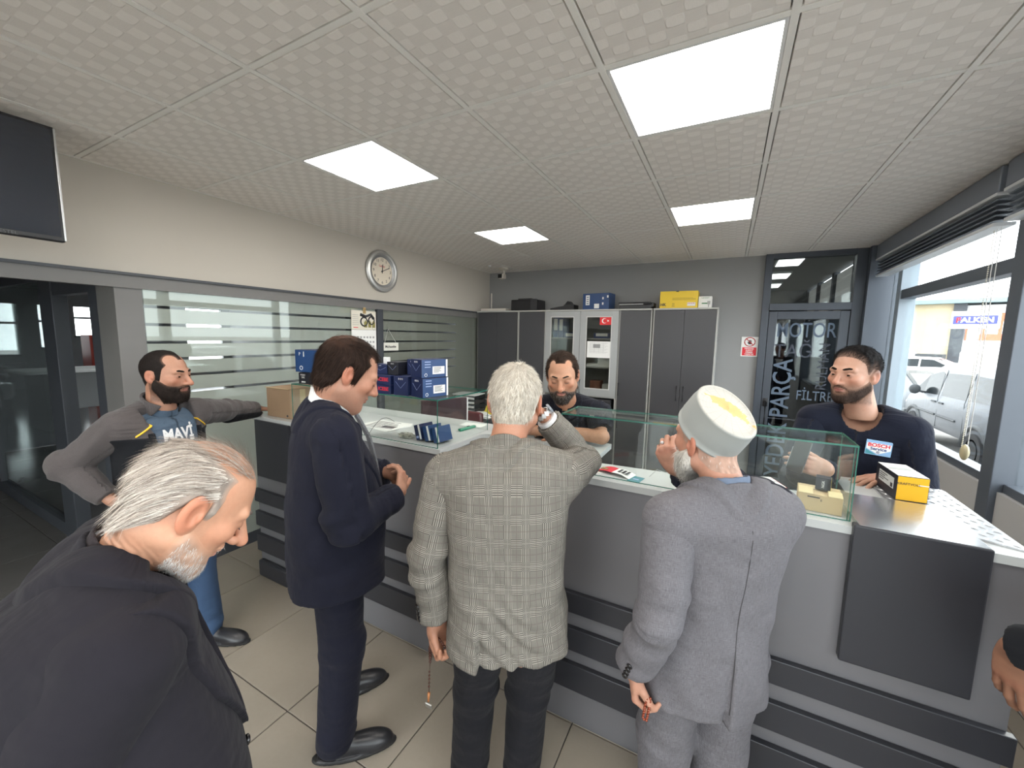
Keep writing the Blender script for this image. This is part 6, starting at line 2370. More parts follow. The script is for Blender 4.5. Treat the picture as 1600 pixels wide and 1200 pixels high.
    def _fur(s, name, v, F, tone, tones, count, length, width, comb, lift, seed, jitter, droop, sparse=None):
        n = vnormals(v, F)
        crown = s.q.get('crown')
        tone = np.array(tone)
        c = np.tile(tone, (len(v), 1)) * (1 + 0.30 * vnoise(v * np.array([160, 60, 60])))[:, None]
        if crown and name == 'hair':
            wc = np.exp(-np.sum(((v - np.array(crown[0])) / crown[1]) ** 2, 1))[:, None] * crown[3]
            c = c + (np.array(crown[2]) - c) * wc
        if getattr(s, '_edge', None):
            e, w = s._edge
            c = np.array(e[0]) + (c - np.array(e[0])) * w[:, None]
            s._edge = None
        V, FF, CC = [v], [F], [c]
        if count:
            out = scalp_sdf(v, s.q) > 0.001
            if sparse is not None:
                out &= ~sparse(v)
            i = np.where(out)[0]
            sv, sF, sc = strands(v[i], n[i], count, comb, length, width, seed, tones if tones is not None else [tone], lift, 4, jitter, True, droop)
            V.append(sv)
            FF.append(sF + len(v))
            CC.append(sc)
        return s.put(name, s.H.wld(np.concatenate(V) * s.hs), np.concatenate(FF), M_hair, col=np.clip(np.concatenate(CC), 0, 1))

    def beard(s, top, t=0.008, low=-0.135, tone=(0.02, 0.015, 0.012), tones=None, count=0, length=0.015, width=0.0012, h=0.0035, back=-0.012, must=True, extra=None, seed=2, cheek=0.25, droop=0.4, sparse=None, edge=None):
        q = s.q
        ty, tz = np.array(top).T
        def mk(P):
            X = np.abs(P[:, 0])
            m = np.interp(P[:, 1], ty, tz) - P[:, 2]
            m = np.minimum(m, P[:, 2] - low)
            m = np.minimum(m, P[:, 1] - back + 0.35 * np.minimum(0, P[:, 2] + 0.06))
            if must:
                mz = -0.037 - 0.9 * X * 0.35
                mm = np.minimum(np.minimum(mz - P[:, 2], 0.034 - X), P[:, 1] - 0.05)
                m = np.maximum(m, mm)
            return np.minimum(m, ell(P, (0, 0.095, -0.0595), (0.024, 0.03, 0.0105)))

        def f(P):
            m = mk(P)
            d = scalp_sdf(P, q)
            d = smin(d, ell(P, (0, 0.086, -0.047), (0.026, 0.012, 0.010)), 0.008)
            if extra:
                d = smin(d, extra(P), 0.015)
            d = d - t * sstep(-0.001, 0.016, m) * (1 + 0.25 * vnoise(P * 110))
            return smax(d, -m - (0 if not extra else 0) , 0.003)
        lo, hi = (-0.1, -0.06, -0.21), (0.1, 0.14, 0.03)
        v, F = surface(f, lo, hi, h)
        s._edge = (edge, sstep(0.0, edge[1], mk(v))) if edge else None

        def comb(p):
            return np.tile([0.0, 0.25, -1.0], (len(p), 1)) + np.stack([np.sign(p[:, 0]) * 0.2, 0 * p[:, 0], 0 * p[:, 0]], 1)
        return s._fur('beard', v, F, tone, tones, count, length, width, comb, 0.35, seed, 0.35, droop * 0.1, sparse)

    # ---- clothes
    def top(s, m, name='jacket', st=None, zbot=-0.24, h=0.008, fold=0.0075, vneck=None, vents=(), vent_top=-0.02, msl=None, sr=(0.070, 0.060, 0.047), sleeve_end=0.0, seed=0.0, short=None, sides='LR', ztop=None, k=0.05, hang=0.0, neck_cut=None, sl_fold=0.0085, h_sl=None, ret=False, foldq=None, rs=(0.060, 0.068)):
        J, T, L = s.J, s.T, s.L
        st = st or s.q.get('st', ST_SUIT)
        base = field_torso(T, L, st, ztop if ztop is not None else L - 0.045, zbot, 0.0, [s.shl['L'], s.shl['R']], k, rs)
        s.base = base
        nk = Frame(V3(J['neck']), T.y, nrm(T.z + 0.6 * nrm(s.H.o - V3(J['neck']))))
        s.nk = nk
        def f(P):
            d = base(P)
            p = T.loc(P)
            low = sstep(0.42, 0.05, p[:, 2])
            n1 = vnoise(np.stack([p[:, 0] * 7 + seed, p[:, 1] * 7, p[:, 2] * 3.2 + seed * 2], 1))
            n2 = vnoise(np.stack([(p[:, 0] + p[:, 2] * 0.75) * 15 + seed, p[:, 1] * 9 + 3, (p[:, 0] - p[:, 2]) * 3.5], 1))
            n3 = vnoise(np.stack([(p[:, 0] * 0.9 - p[:, 2] * 0.8) * 19 + 9 + seed, p[:, 1] * 11, (p[:, 0] + p[:, 2]) * 4], 1))
            d = d + fold * (0.25 + low) * (0.8 * n1 + 0.55 * n2 + 0.35 * n3)
            if foldq is not None:
                d = d + foldq(p)
            for vx, sg in vents:
                e = (p[:, 2] < vent_top) & (p[:, 1] < 0)
                w = sstep(vent_top, vent_top - 0.16, p[:, 2]) * (p[:, 1] < 0)
                stp = sstep(0.004, -0.004, sg * (p[:, 0] - vx)) * np.exp(-np.clip(-sg * (p[:, 0] - vx), 0, None) / 0.05)
                d = d - 0.014 * w * stp
                d = d + 0.010 * w * np.exp(-((p[:, 0] - vx - sg * 0.006) / 0.005) ** 2)
            if vneck:
                zb, slope, gap = vneck
                wv = np.maximum((p[:, 2] - zb) * slope, 0) + gap
                cut = smax(smax(np.abs(p[:, 0]) - wv, -(p[:, 1] - 0.02), 0.004), zb - p[:, 2] if gap == 0 else zbot - 0.2 - p[:, 2], 0.004)
                d = smax(d, -cut, 0.006)
            if neck_cut:
                qn = nk.loc(P)
                r = np.sqrt(qn[:, 0] ** 2 + (qn[:, 1] - 0.012) ** 2)
                d = smax(d, -smax(r - neck_cut, -0.13 - qn[:, 2], 0.01), 0.006)
            return d
        s.top_f = f
        c = np.array([T.wld(p) for p in ((-0.26, -0.2, zbot), (0.26, 0.22, zbot), (-0.26, 0.22, L), (0.26, -0.2, L), (-0.26, -0.2, L), (0.26, 0.25, zbot), (0.26, -0.2, zbot), (-0.26, 0.25, zbot))] + [J['shL'], J['shR']])
        v, F = surface(f, c.min(0) - 0.06, c.max(0) + 0.08, h)
        s.jacket = s.put(name, v, F, m, uv=uv_torso(T, v))
        s.jacket_m = m
        for sd in sides:
            a, b, w = V3(J['sh' + sd]), V3(J['el' + sd]), V3(J['wr' + sd])
            d2 = nrm(w - b)
            d1 = nrm(b - a)
            la = np.linalg.norm(b - a)
            lw = np.linalg.norm(w - b)
            ms = (msl or {}).get(sd, m)
            ref = nrm(np.cross(d1, T.y) + 0.01)
            inn = nrm(T.wld((0, -0.02, L - 0.12)) - a)
            def g(P):
                t1 = (P - a) @ d1
                t2 = (P - b) @ d2
                d = cone(P, a, b, sr[0], sr[1])
                if not short:
                    d = smin(d, cone(P, b, w, sr[1] * 0.98, sr[2]), 0.02)
                al = np.where(t2 > 0, la + t2, t1)
                nn = vnoise(np.stack([al * 30 + seed, (P @ ref) * 12 + al * 9, (P @ T.y) * 12], 1))
                n4 = vnoise(np.stack([al * 14 + 7 + seed, (P @ ref) * 9, (P @ T.y) * 9 + 3], 1))
                amp = sl_fold * (0.5 + 1.5 * np.exp(-((al - la) / 0.09) ** 2) + 0.7 * np.exp(-((al - la - lw) / 0.06) ** 2))
                d = d + amp * (0.75 * nn + 0.6 * n4)
                if short:
                    d = smax(d, t1 - la * short, 0.004)
                else:
                    d = smax(d, t2 - lw - sleeve_end, 0.004)
                return d
            pts = np.array([a, b] + ([] if short else [w]))
            v, F = surface(g, pts.min(0) - 0.1, pts.max(0) + 0.1, h_sl or h)
            s.put('sleeve', v, F, ms, s.jacket, uv=uv_limb(v, a, b, w, T.y))
        return s.jacket

    def neck_ring(s, name, m, r0=0.062, th=0.006, hb=0.035, hf=0.0, z0=-0.05, slope=0.0, fall=None, drop=0.006, parent=None, h=0.004, y0=0.012, gap=None, tilt=0.0):
        """collar: stand round the neck, with an optional fall lying on the jacket"""
        nk = s.nk
        base = s.top_f
        def f(P):
            p = nk.loc(P)
            r = np.sqrt(p[:, 0] ** 2 + (p[:, 1] - y0) ** 2)
            cs = (p[:, 1] - y0) / (r + 1e-6)
            top = hb + (hf - hb) * (0.5 + 0.5 * cs)
            d = smax(np.abs(r - r0 - slope * p[:, 2]) - th / 2, smax(p[:, 2] - top, z0 - p[:, 2], 0.003), 0.003)
            if fall:
                wf = fall[0] + (fall[1] - fall[0]) * (0.5 + 0.5 * cs)
                e = smax(base(P) - drop, r - r0 - wf, 0.003)
                e = smax(e, -(r - r0 + 0.004), 0.003)
                e = smax(e, -0.085 - p[:, 2] - 0.25 * np.abs(p[:, 1]), 0.003)
                d = np.minimum(d, e)
            if gap:
                d = smax(d, -smax(np.abs(p[:, 0]) - gap * np.maximum(0.2, 1 - 6 * (p[:, 2])), -(p[:, 1] - 0.02), 0.003), 0.003)
            return d
        o = V3(s.J['neck'])
        R_ = r0 + (max(fall) if fall else 0) + 0.05
        v, F = surface(f, o - R_ - 0.02, o + R_ + 0.03, h)
        return s.put(name, v, F, m, parent or s.jacket, uv=uv_torso(s.T, v))

    def patch(s, name, region, m, up=0.005, h=0.006, parent=None, lo=None, hi=None):
        """a piece lying on the garment where region(local points) < 0"""
        base, T = s.top_f, s.T
        def f(P):
            return smax(np.maximum(base(P) - up, -(base(P) + 0.012)), region(T.loc(P)), 0.003)
        a = np.array([T.wld((x, y, z)) for x in (lo[0], hi[0]) for y in (lo[1], hi[1]) for z in (lo[2], hi[2])])
        v, F = surface(f, a.min(0), a.max(0), h)
        return s.put(name, v, F, m, parent or s.jacket, uv=uv_torso(T, v))

    def lapels(s, m, zb, slope, wid=0.075, up=0.006, h=0.005):
        for sg in (-1, 1):
            def reg(p):
                x = p[:, 0] * sg
                e = (p[:, 2] - zb) * slope
                wz = wid * np.clip((p[:, 2] - zb) / 0.16, 0, 1)
                return np.maximum(np.maximum(x - e - wz, e - x - 0.004), np.maximum(-p[:, 1], np.maximum(zb - p[:, 2], p[:, 2] - s.L + 0.03)))
            s.patch('lapel', reg, m, up, h, lo=(-0.22, 0.0, zb - 0.02), hi=(0.22, 0.26, s.L + 0.04))

    def shirt(s, m, zlo=0.05, grow=-0.016):
        base = field_torso(s.T, s.L, s.q.get('st', ST_SUIT), s.L - 0.05, zlo, grow, [s.shl['L'] * V3(0.6, 1, 1), s.shl['R'] * V3(0.6, 1, 1)], rs=(0.05, 0.04))
        c = np.array([s.T.wld(p) for p in ((-0.24, -0.2, zlo), (0.24, 0.25, zlo), (-0.24, 0.25, s.L), (0.24, -0.2, s.L))])
        v, F = surface(base, c.min(0) - 0.05, c.max(0) + 0.05, 0.011)
        return s.put('shirt', v, F, m, uv=uv_torso(s.T, v))

    def legs(s, m, r=(0.098, 0.072, 0.062), h=0.010, fold=0.006, seed=1.0, top_=-0.03, name='trousers', hem=0.02):
        J = s.J
        up = V3(0, 0, 1)
        def f(P):
            d = None
            for sd in 'LR':
                a, k, b = V3(J['hip' + sd]), V3(J['kn' + sd]), V3(J['an' + sd])
                e = smin(cone(P, a, k, r[0], r[1]), cone(P, k, b + V3(0, 0, 0.0), r[1], r[2]), 0.03)
                n1 = vnoise(np.stack([P[:, 0] * 14 + seed, P[:, 1] * 14, P[:, 2] * 7], 1))
                n2 = vnoise(np.stack([P[:, 0] * 11 + seed, P[:, 1] * 11 + 5, P[:, 2] * 26 + 6 * P[:, 0]], 1))
                zk = np.exp(-((P[:, 2] - k[2]) / 0.10) ** 2) + 1.4 * np.exp(-((P[:, 2] - b[2] - 0.03) / 0.07) ** 2)
                e = e + fold * (0.8 * n1 + zk * n2)
                e = smax(e, (b[2] - hem) - P[:, 2], 0.004)
                d = e if d is None else smin(d, e, 0.02)
            d = smin(d, ell(P, V3(J['pelvis']) - V3(0, 0, 0.03), (0.150, 0.105, 0.12)), 0.04)
            return smax(d, P[:, 2] - J['pelvis'][2] - top_, 0.005)
        pts = np.array([J[k + sd] for k in ('hip', 'kn', 'an') for sd in 'LR'])
        v, F = surface(f, pts.min(0) - 0.17, pts.max(0) + 0.2, h)
        uv = np.stack([v[:, 0] + v[:, 1] * 0.5, v[:, 2], v[:, 1]], 1)
        return s.put(name, v, F, m, uv=uv)

    def shoes(s, m=None, h=0.006, sides='LR', scale=1.0):
        for sd in sides:
            an = V3(s.J['an' + sd])
            to = V3(s.J['to' + sd])
            fr = Frame((an[0], an[1], 0.0), to, (0, 0, 1))
            v, F = surface(shoe_sdf, (-0.06, -0.08, -0.015), (0.06, 0.25, 0.115), h)
            sh = s.put('shoe', fr.wld(v * scale), F, m or M_shoe)
            fs = lambda P: smax(smax(ell(P, (0, 0.075, 0.01), (0.0515, 0.168, 0.05)), P[:, 2] - 0.014, 0.003), -P[:, 2] - 0.0, 0.002)
            v, F = surface(fs, (-0.07, -0.1, -0.01), (0.07, 0.26, 0.03), h)
            s.put('sole', fr.wld(v * scale), F, M_sole, sh)

    def cuff(s, sd, m, r=0.046, ext=0.022, parent=None):
        w, b = V3(s.J['wr' + sd]), V3(s.J['el' + sd])
        d = nrm(w - b)
        mb = MB().tube([tuple(w - d * 0.03 - s.o), tuple(w + d * ext - s.o)], [r, r * 0.94], 20)
        me = mb.mesh('shirt_cuff', m, 40)
        a = me.attributes.new('cloth_uv', 'FLOAT_VECTOR', 'POINT')
        a.data.foreach_set('vector', np.array([tuple(x.co) for x in me.vertices], np.float32).ravel())
        return link('shirt_cuff', me, parent or s.root)

    def dot(s, name, p, nrm_, r, m, parent=None, t=0.004):
        M = frame_M(Vector(V3(p) - s.o), *perp(nrm_))
        return MB().lathe([(r * 0.2, 0), (r, 0), (r, t * 0.6), (r * 0.7, t), (r * 0.2, t * 0.7)], 12, M).build(name, m, parent or s.root, smooth=40)


def perp(n):
    n = Vector([float(x) for x in nrm(n)])
    a = n.cross(Vector((0, 0, 1)))
    if a.length < 0.1:
        a = n.cross(Vector((1, 0, 0)))
    a.normalize()
    return a, n.cross(a)


def beads(name, label, pts, r, m, group=None, tassel=True):
    """string of prayer beads along a world polyline"""
    p0 = V3(pts[0])
    t = thing(name, label, 'prayer beads', tuple(p0))
    P_ = np.array(pts, float)
    seg = np.linalg.norm(np.diff(P_, axis=0), axis=1)
    L = seg.sum()
    n = int(L / (r * 2.05))
    acc = np.concatenate([[0], np.cumsum(seg)])
    mb = MB()
    for k in range(n):
        a = (k + 0.5) / n * L
        q = [np.interp(a, acc, P_[:, i]) - p0[i] for i in range(3)]
        mb.sphere(q, r, 8, 6)
    tag(mb.build('bead_string', m, t, smooth=True), kind='stuff')
    return t, p0

# ------------------------------------------------------------------ the people
SK = (0.44, 0.255, 0.175)


def legj(J, hw=0.09):
    f = nrm(V3(J['fwd'][0], J['fwd'][1], 0))
    r = np.cross(f, V3(0, 0, 1))
    p = V3(J['pelvis'])
    J.setdefault('hipL', tuple(p - r * hw - V3(0, 0, 0.02)))
    J.setdefault('hipR', tuple(p + r * hw - V3(0, 0, 0.02)))
    for s in 'LR':
        a, b = V3(J['hip' + s]), V3(J['an' + s])
        J.setdefault('kn' + s, tuple((a + b) / 2 + f * 0.03 + V3(0, 0, 0.02)))
    return J


def up_from(hf, roll=0.0):
    f = nrm(hf)
    u = V3(0, 0, 1) - f * f[2]
    u = nrm(u)
    r = np.cross(f, u)
    return tuple(nrm(u * math.cos(roll) + r * math.sin(roll)))


def navy_man():
    J = dict(pelvis=(-1.41, 1.06, 0.90), neck=(-1.390, 1.055, 1.495), fwd=(0.50, 0.87, 0), head=(-1.325, 1.100, 1.618), hf=(0.46, 0.80, -0.48),
             shR=(-1.218, 0.950, 1.405), shL=(-1.575, 1.155, 1.405), elR=(-1.19, 0.965, 1.085), elL=(-1.63, 1.27, 1.10), wrR=(-1.155, 1.195, 1.125), wrL=(-1.37, 1.345, 1.135),
             hdR=(-0.35, 0.55, 0.55), hbR=(0.72, 0.45, 0.25), hdL=(0.85, -0.10, 0.15), hbL=(0.2, 0.9, 0.3),
             anR=(-1.345, 0.995, 0.085), anL=(-1.575, 1.19, 0.085), toR=(0.70, 0.71, 0), toL=(0.52, 0.85, 0))
    J['hu'] = up_from(J['hf'])
    st = [(-0.26, 0.222, 0.180, 0.02), (-0.10, 0.220, 0.188, 0.02), (0.05, 0.212, 0.190, 0.025), (0.18, 0.210, 0.186, 0.02), (0.34, 0.210, 0.160, 0.01), (0.44, 0.195, 0.135, -0.01), (0.58, 0.12, 0.09, -0.02)]
    q = dict(skin=(0.46, 0.235, 0.155), hs=1.15, w=1.02, neck_r=0.064, crown=((0.0, -0.06, 0.105), (0.045, 0.05, 0.05), (0.16, 0.075, 0.045), 0.55), st=st, eye_open=0.0, nose=0.85, stubble=(0.22, (0.20, 0.16, 0.15)),
             handR=dict(curl=(32, 40, 25), thumb=((0.55, 0.75, 0.10), 8)), handL=dict(curl=(18, 28, 18)))
    p = Person('person', 'heavy man in a navy suit seen from behind in profile, hands clasped, white shirt collar', legj(J), q)
    p.body()
    p.lashes()
    p.brows((0.02, 0.013, 0.01))
    p.hair([(-0.15, -0.088), (-0.06, -0.078), (-0.034, -0.04), (-0.022, 0.012), (0.0, 0.012), (0.004, -0.030), (0.022, -0.028), (0.030, 0.030), (0.052, 0.064), (0.075, 0.085), (0.09, 0.09)], t=0.011,
           bald=[((0.066, 0.062, 0.085), (0.026, 0.034, 0.030)), ((-0.066, 0.062, 0.085), (0.026, 0.034, 0.030))], tone=(0.020, 0.011, 0.008), tones=[(0.030, 0.017, 0.012), (0.014, 0.008, 0.006)],
           count=2600, length=0.035, width=0.0016, comb=lambda P: np.stack([P[:, 0] * 2 + 0.0, -0.2 + 0 * P[:, 1] + (P[:, 2] > 0.06) * 0.9, -1.0 * (P[:, 2] < 0.085) - 0.15], 1), lift=0.10, seed=5, edge=((0.13, 0.07, 0.048), 0.012))
    p.top(M_navy, h=0.009, st=st, zbot=-0.135, vneck=(0.10, 0.30, 0.0), sr=(0.090, 0.078, 0.060), seed=1.7, fold=0.007, vents=((0.0, 1),), vent_top=-0.06, sleeve_end=-0.012, rs=(0.066, 0.084), sl_fold=0.009)
    p.lapels(M_navy, 0.10, 0.30)
    p.neck_ring('collar', M_navy, 0.094, 0.008, 0.016, -0.05, fall=(0.040, 0.075), drop=0.008, slope=-0.12, gap=0.05)
    p.shirt(M_shirtw)
    p.neck_ring('shirt_collar', M_shirtw, 0.087, 0.006, 0.070, 0.040, slope=-0.03, z0=-0.06, gap=0.012)
    # tie
    tie = MB()
    T, L = p.T, p.L
    def pt(x, y, z):
        return tuple(T.wld((x, y, z)) - p.o)
    ys = [(L - 0.045, 0.100, 0.020), (L - 0.075, 0.116, 0.018), (L - 0.15, 0.152, 0.030), (L - 0.26, 0.178, 0.036), (L - 0.40, 0.20, 0.042)]
    v, f = [], []
    for z, y, w in ys:
        v += [pt(-w, y, z), pt(0, y + 0.012, z), pt(w, y, z), pt(0, y - 0.01, z)]
    for k in range(len(ys) - 1):
        b = 4 * k
        f += [(b, b + 1, b + 5, b + 4), (b + 1, b + 2, b + 6, b + 5), (b + 2, b + 3, b + 7, b + 6), (b + 3, b, b + 4, b + 7)]
    tm = bpy.data.materials.new('dark patterned tie')
    t = NT(tm)
    w = t.node('ShaderNodeTexWave')
    w.inputs['Scale'].default_value = 60
    t.l(t.coord(), w.inputs[0])
    mr = t.math('GREATER_THAN', w.outputs['Fac'], 0.7)
    t.l(t.mixc(mr, (0.012, 0.014, 0.022), (0.35, 0.36, 0.40)), t.b.inputs['Base Color'])
    tie.add(v, f).build('tie', tm, p.root, smooth=60)
    p.legs(M_navy, (0.105, 0.084, 0.075), seed=2.2, hem=0.045)
    p.shoes(scale=1.02)
    return p


def plaid_man():
    J = dict(pelvis=(-0.580, 1.090, 0.89), neck=(-0.600, 1.089, 1.430), fwd=(-0.42, 0.90, 0), head=(-0.607, 1.164, 1.563), hf=(-0.32, 0.93, -0.20),
             shL=(-0.775, 1.015, 1.331), shR=(-0.435, 1.180, 1.346), elL=(-0.805, 0.955, 1.075), elR=(-0.475, 1.510, 1.290), wrL=(-0.795, 0.985, 0.845), wrR=(-0.583, 1.375, 1.472),
             hdL=(0.10, 0.10, -1.0), hbL=(-0.75, 0.35, 0.0), hdR=(-0.45, -0.30, 0.62), hbR=(0.70, 0.45, 0.55),
             anL=(-0.78, 1.16, 0.085), anR=(-0.59, 1.24, 0.085), toL=(-0.55, 0.83, 0), toR=(-0.2, 0.98, 0))
    J['hu'] = up_from(J['hf'])
    st = [(-0.24, 0.206, 0.145, -0.01), (-0.10, 0.200, 0.145, 0.0), (0.05, 0.190, 0.145, 0.005), (0.18, 0.190, 0.145, 0.01), (0.34, 0.198, 0.140, 0.0), (0.44, 0.184, 0.122, -0.01), (0.58, 0.12, 0.09, -0.02)]
    q = dict(skin=(0.45, 0.22, 0.14), hs=1.0, w=1.0, st=st, ear=1.1, eye_open=0.0,
             handL=dict(curl=(55, 75, 45), thumb=((0.25, 0.85, -0.5), 20)), handR=dict(curl=(25, 40, 20)))
    p = Person('person', 'white haired man in a grey checked jacket, back to the camera, right arm raised', legj(J), q)
    p.body()
    p.brows((0.35, 0.33, 0.30))
    tones = [(0.62, 0.57, 0.49), (0.52, 0.47, 0.40), (0.72, 0.68, 0.61), (0.40, 0.35, 0.29)]
    def comb(P):
        c = np.array([0.012, -0.055, 0.075])
        r = P - c
        r[:, 2] -= 0.03
        return r / (np.linalg.norm(r, axis=1)[:, None] + 1e-6) + np.array([0, 0, -0.25])
    p.hair([(-0.15, -0.078), (-0.06, -0.072), (-0.034, -0.045), (-0.020, 0.018), (0.0, 0.018), (0.006, -0.015), (0.022, -0.010), (0.034, 0.035), (0.065, 0.068), (0.09, 0.075)], t=0.010, tone=(0.52, 0.47, 0.40), tones=tones,
           count=5200, length=0.022, width=0.0016, comb=comb, lift=0.30, seed=8, noise=0.25, jitter=0.35, sparse=lambda v: ((v[:, 2] < -0.055) | ((np.abs(v[:, 0]) > 0.060) & (v[:, 2] < 0.035) & (v[:, 1] > -0.055))))
    def fq(p):
        z, x = p[:, 2], p[:, 0]
        b = np.exp(-((x - 0.0) / 0.14) ** 2 - ((z + 0.03) / 0.13) ** 2) * (p[:, 1] < 0)
        return 0.0050 * b * np.sin((z * 1.0 + x * 0.85) * 95 + 1.2 * np.sin(x * 30))
    p.top(M_plaid, h=0.0075, st=st, zbot=-0.105, vents=((-0.085, 1),), vent_top=0.10, sr=(0.074, 0.064, 0.055), seed=3.1, fold=0.0065, sleeve_end=-0.01, vneck=(0.12, 0.30, 0.0), rs=(0.060, 0.072), foldq=fq)
    p.neck_ring('collar', M_plaid, 0.066, 0.010, 0.046, -0.03, fall=(0.032, 0.070), drop=0.010, slope=-0.10, gap=0.05)
    p.lapels(M_plaid, 0.12, 0.30)
    p.shirt(M_shirtw)
    p.neck_ring('shirt_collar', M_shirtw, 0.0605, 0.005, 0.040, 0.012, slope=-0.12, z0=-0.05, gap=0.012)
    p.cuff('R', M_shirtw, 0.041, 0.006)
    # wristwatch
    w, b = V3(J['wrR']), V3(J['elR'])
    d = nrm(w - b)
    fr = p.hand_frames['R']
    mb = MB()
    a1, a2 = fr.x, np.cross(d, fr.x)
    c0 = w + d * 0.028
    for k in range(14):
        a = 2 * math.pi * k / 14
        o = c0 + (a1 * math.cos(a) * 0.033 + a2 * math.sin(a) * 0.029) - p.o
        M = frame_M(o, *perp(a1 * math.cos(a) + a2 * math.sin(a)))
        mb.bbox((-0.0085, -0.0085, -0.002), (0.0085, 0.0085, 0.003), 0.001, M)
    ww = mb.build('wristwatch', M_steel, p.root)
    o = c0 + fr.z * 0.032 - p.o
    MB().lathe([(0.019, 0), (0.019, 0.007), (0.016, 0.009)], 20, frame_M(o, *perp(fr.z))).build('dial', mat('watch dial', (0.25, 0.27, 0.30), 0.2), ww, smooth=40)
    # cuff buttons on the left sleeve
    w, b = V3(J['wrL']), V3(J['elL'])
    d = nrm(w - b)
    out = nrm(V3(-0.35, -0.93, 0.0) - d * (V3(-0.35, -0.93, 0) @ d))
    for k in range(4):
        p.dot('button', w - d * (0.03 + 0.016 * k) + out * 0.060, out, 0.0085, M_btn, p.jacket)
    p.legs(M_trou, (0.100, 0.078, 0.070), seed=4.2, hem=0.045)
    p.shoes()
    # prayer beads in the hanging hand
    h = p.hand_frames['L']
    g = h.wld((0, 0.075, -0.02))
    M_bead = mat('dark amber beads', (0.05, 0.012, 0.006), 0.2)
    loop = []
    top = g + V3(-0.035, -0.03, 0.015)
    for k in range(13):
        a = k / 12
        loop.append(tuple(g + V3(-0.035 * math.sin(a * math.pi) - 0.02, -0.035 * math.sin(a * math.pi), 0.02 - 0.05 * a)))
    lo = V3(loop[0])
    pts = [tuple(lo), tuple(lo + V3(-0.018, -0.008, -0.012)), tuple(lo + V3(-0.026, -0.012, -0.06)), tuple(lo + V3(-0.022, -0.014, -0.11)), tuple(lo + V3(-0.016, -0.012, -0.06)), tuple(lo + V3(-0.004, -0.012, -0.01)), tuple(lo + V3(0.02, -0.02, 0.0)), tuple(lo + V3(0.045, -0.025, -0.012)), tuple(lo + V3(0.06, -0.02, -0.03))]
    t, o = beads('prayer_beads', 'long string of dark prayer beads hanging from the hand of the man in checks', pts, 0.0042, M_bead)
    e = V3(pts[3]) - o
    MB().tube([tuple(e), tuple(e + V3(-0.004, 0, -0.06)), tuple(e + V3(-0.006, 0, -0.12))], 0.0013, 5).build('thread', M_bead, t)
    tb = MB()
    for k in range(5):
        tb.sphere(tuple(e + V3(-0.003 - 0.0005 * k, 0, -0.035 - 0.014 * k)), 0.0036, 8, 6)
    tb.build('thread_beads', M_bead, t, smooth=True)
    MB().tube([tuple(e + V3(-0.006, 0, -0.115)), tuple(e + V3(-0.009, 0, -0.15))], [0.005, 0.0035], 8).build('amber_drop', mat('amber', (0.35, 0.13, 0.04), 0.3), t, smooth=True)
    MB().bbox(tuple(e + V3(-0.022, -0.003, -0.172)), tuple(e + V3(0.006, 0.003, -0.158)), 0.002).build('pendant', M_steel, t)
    return p


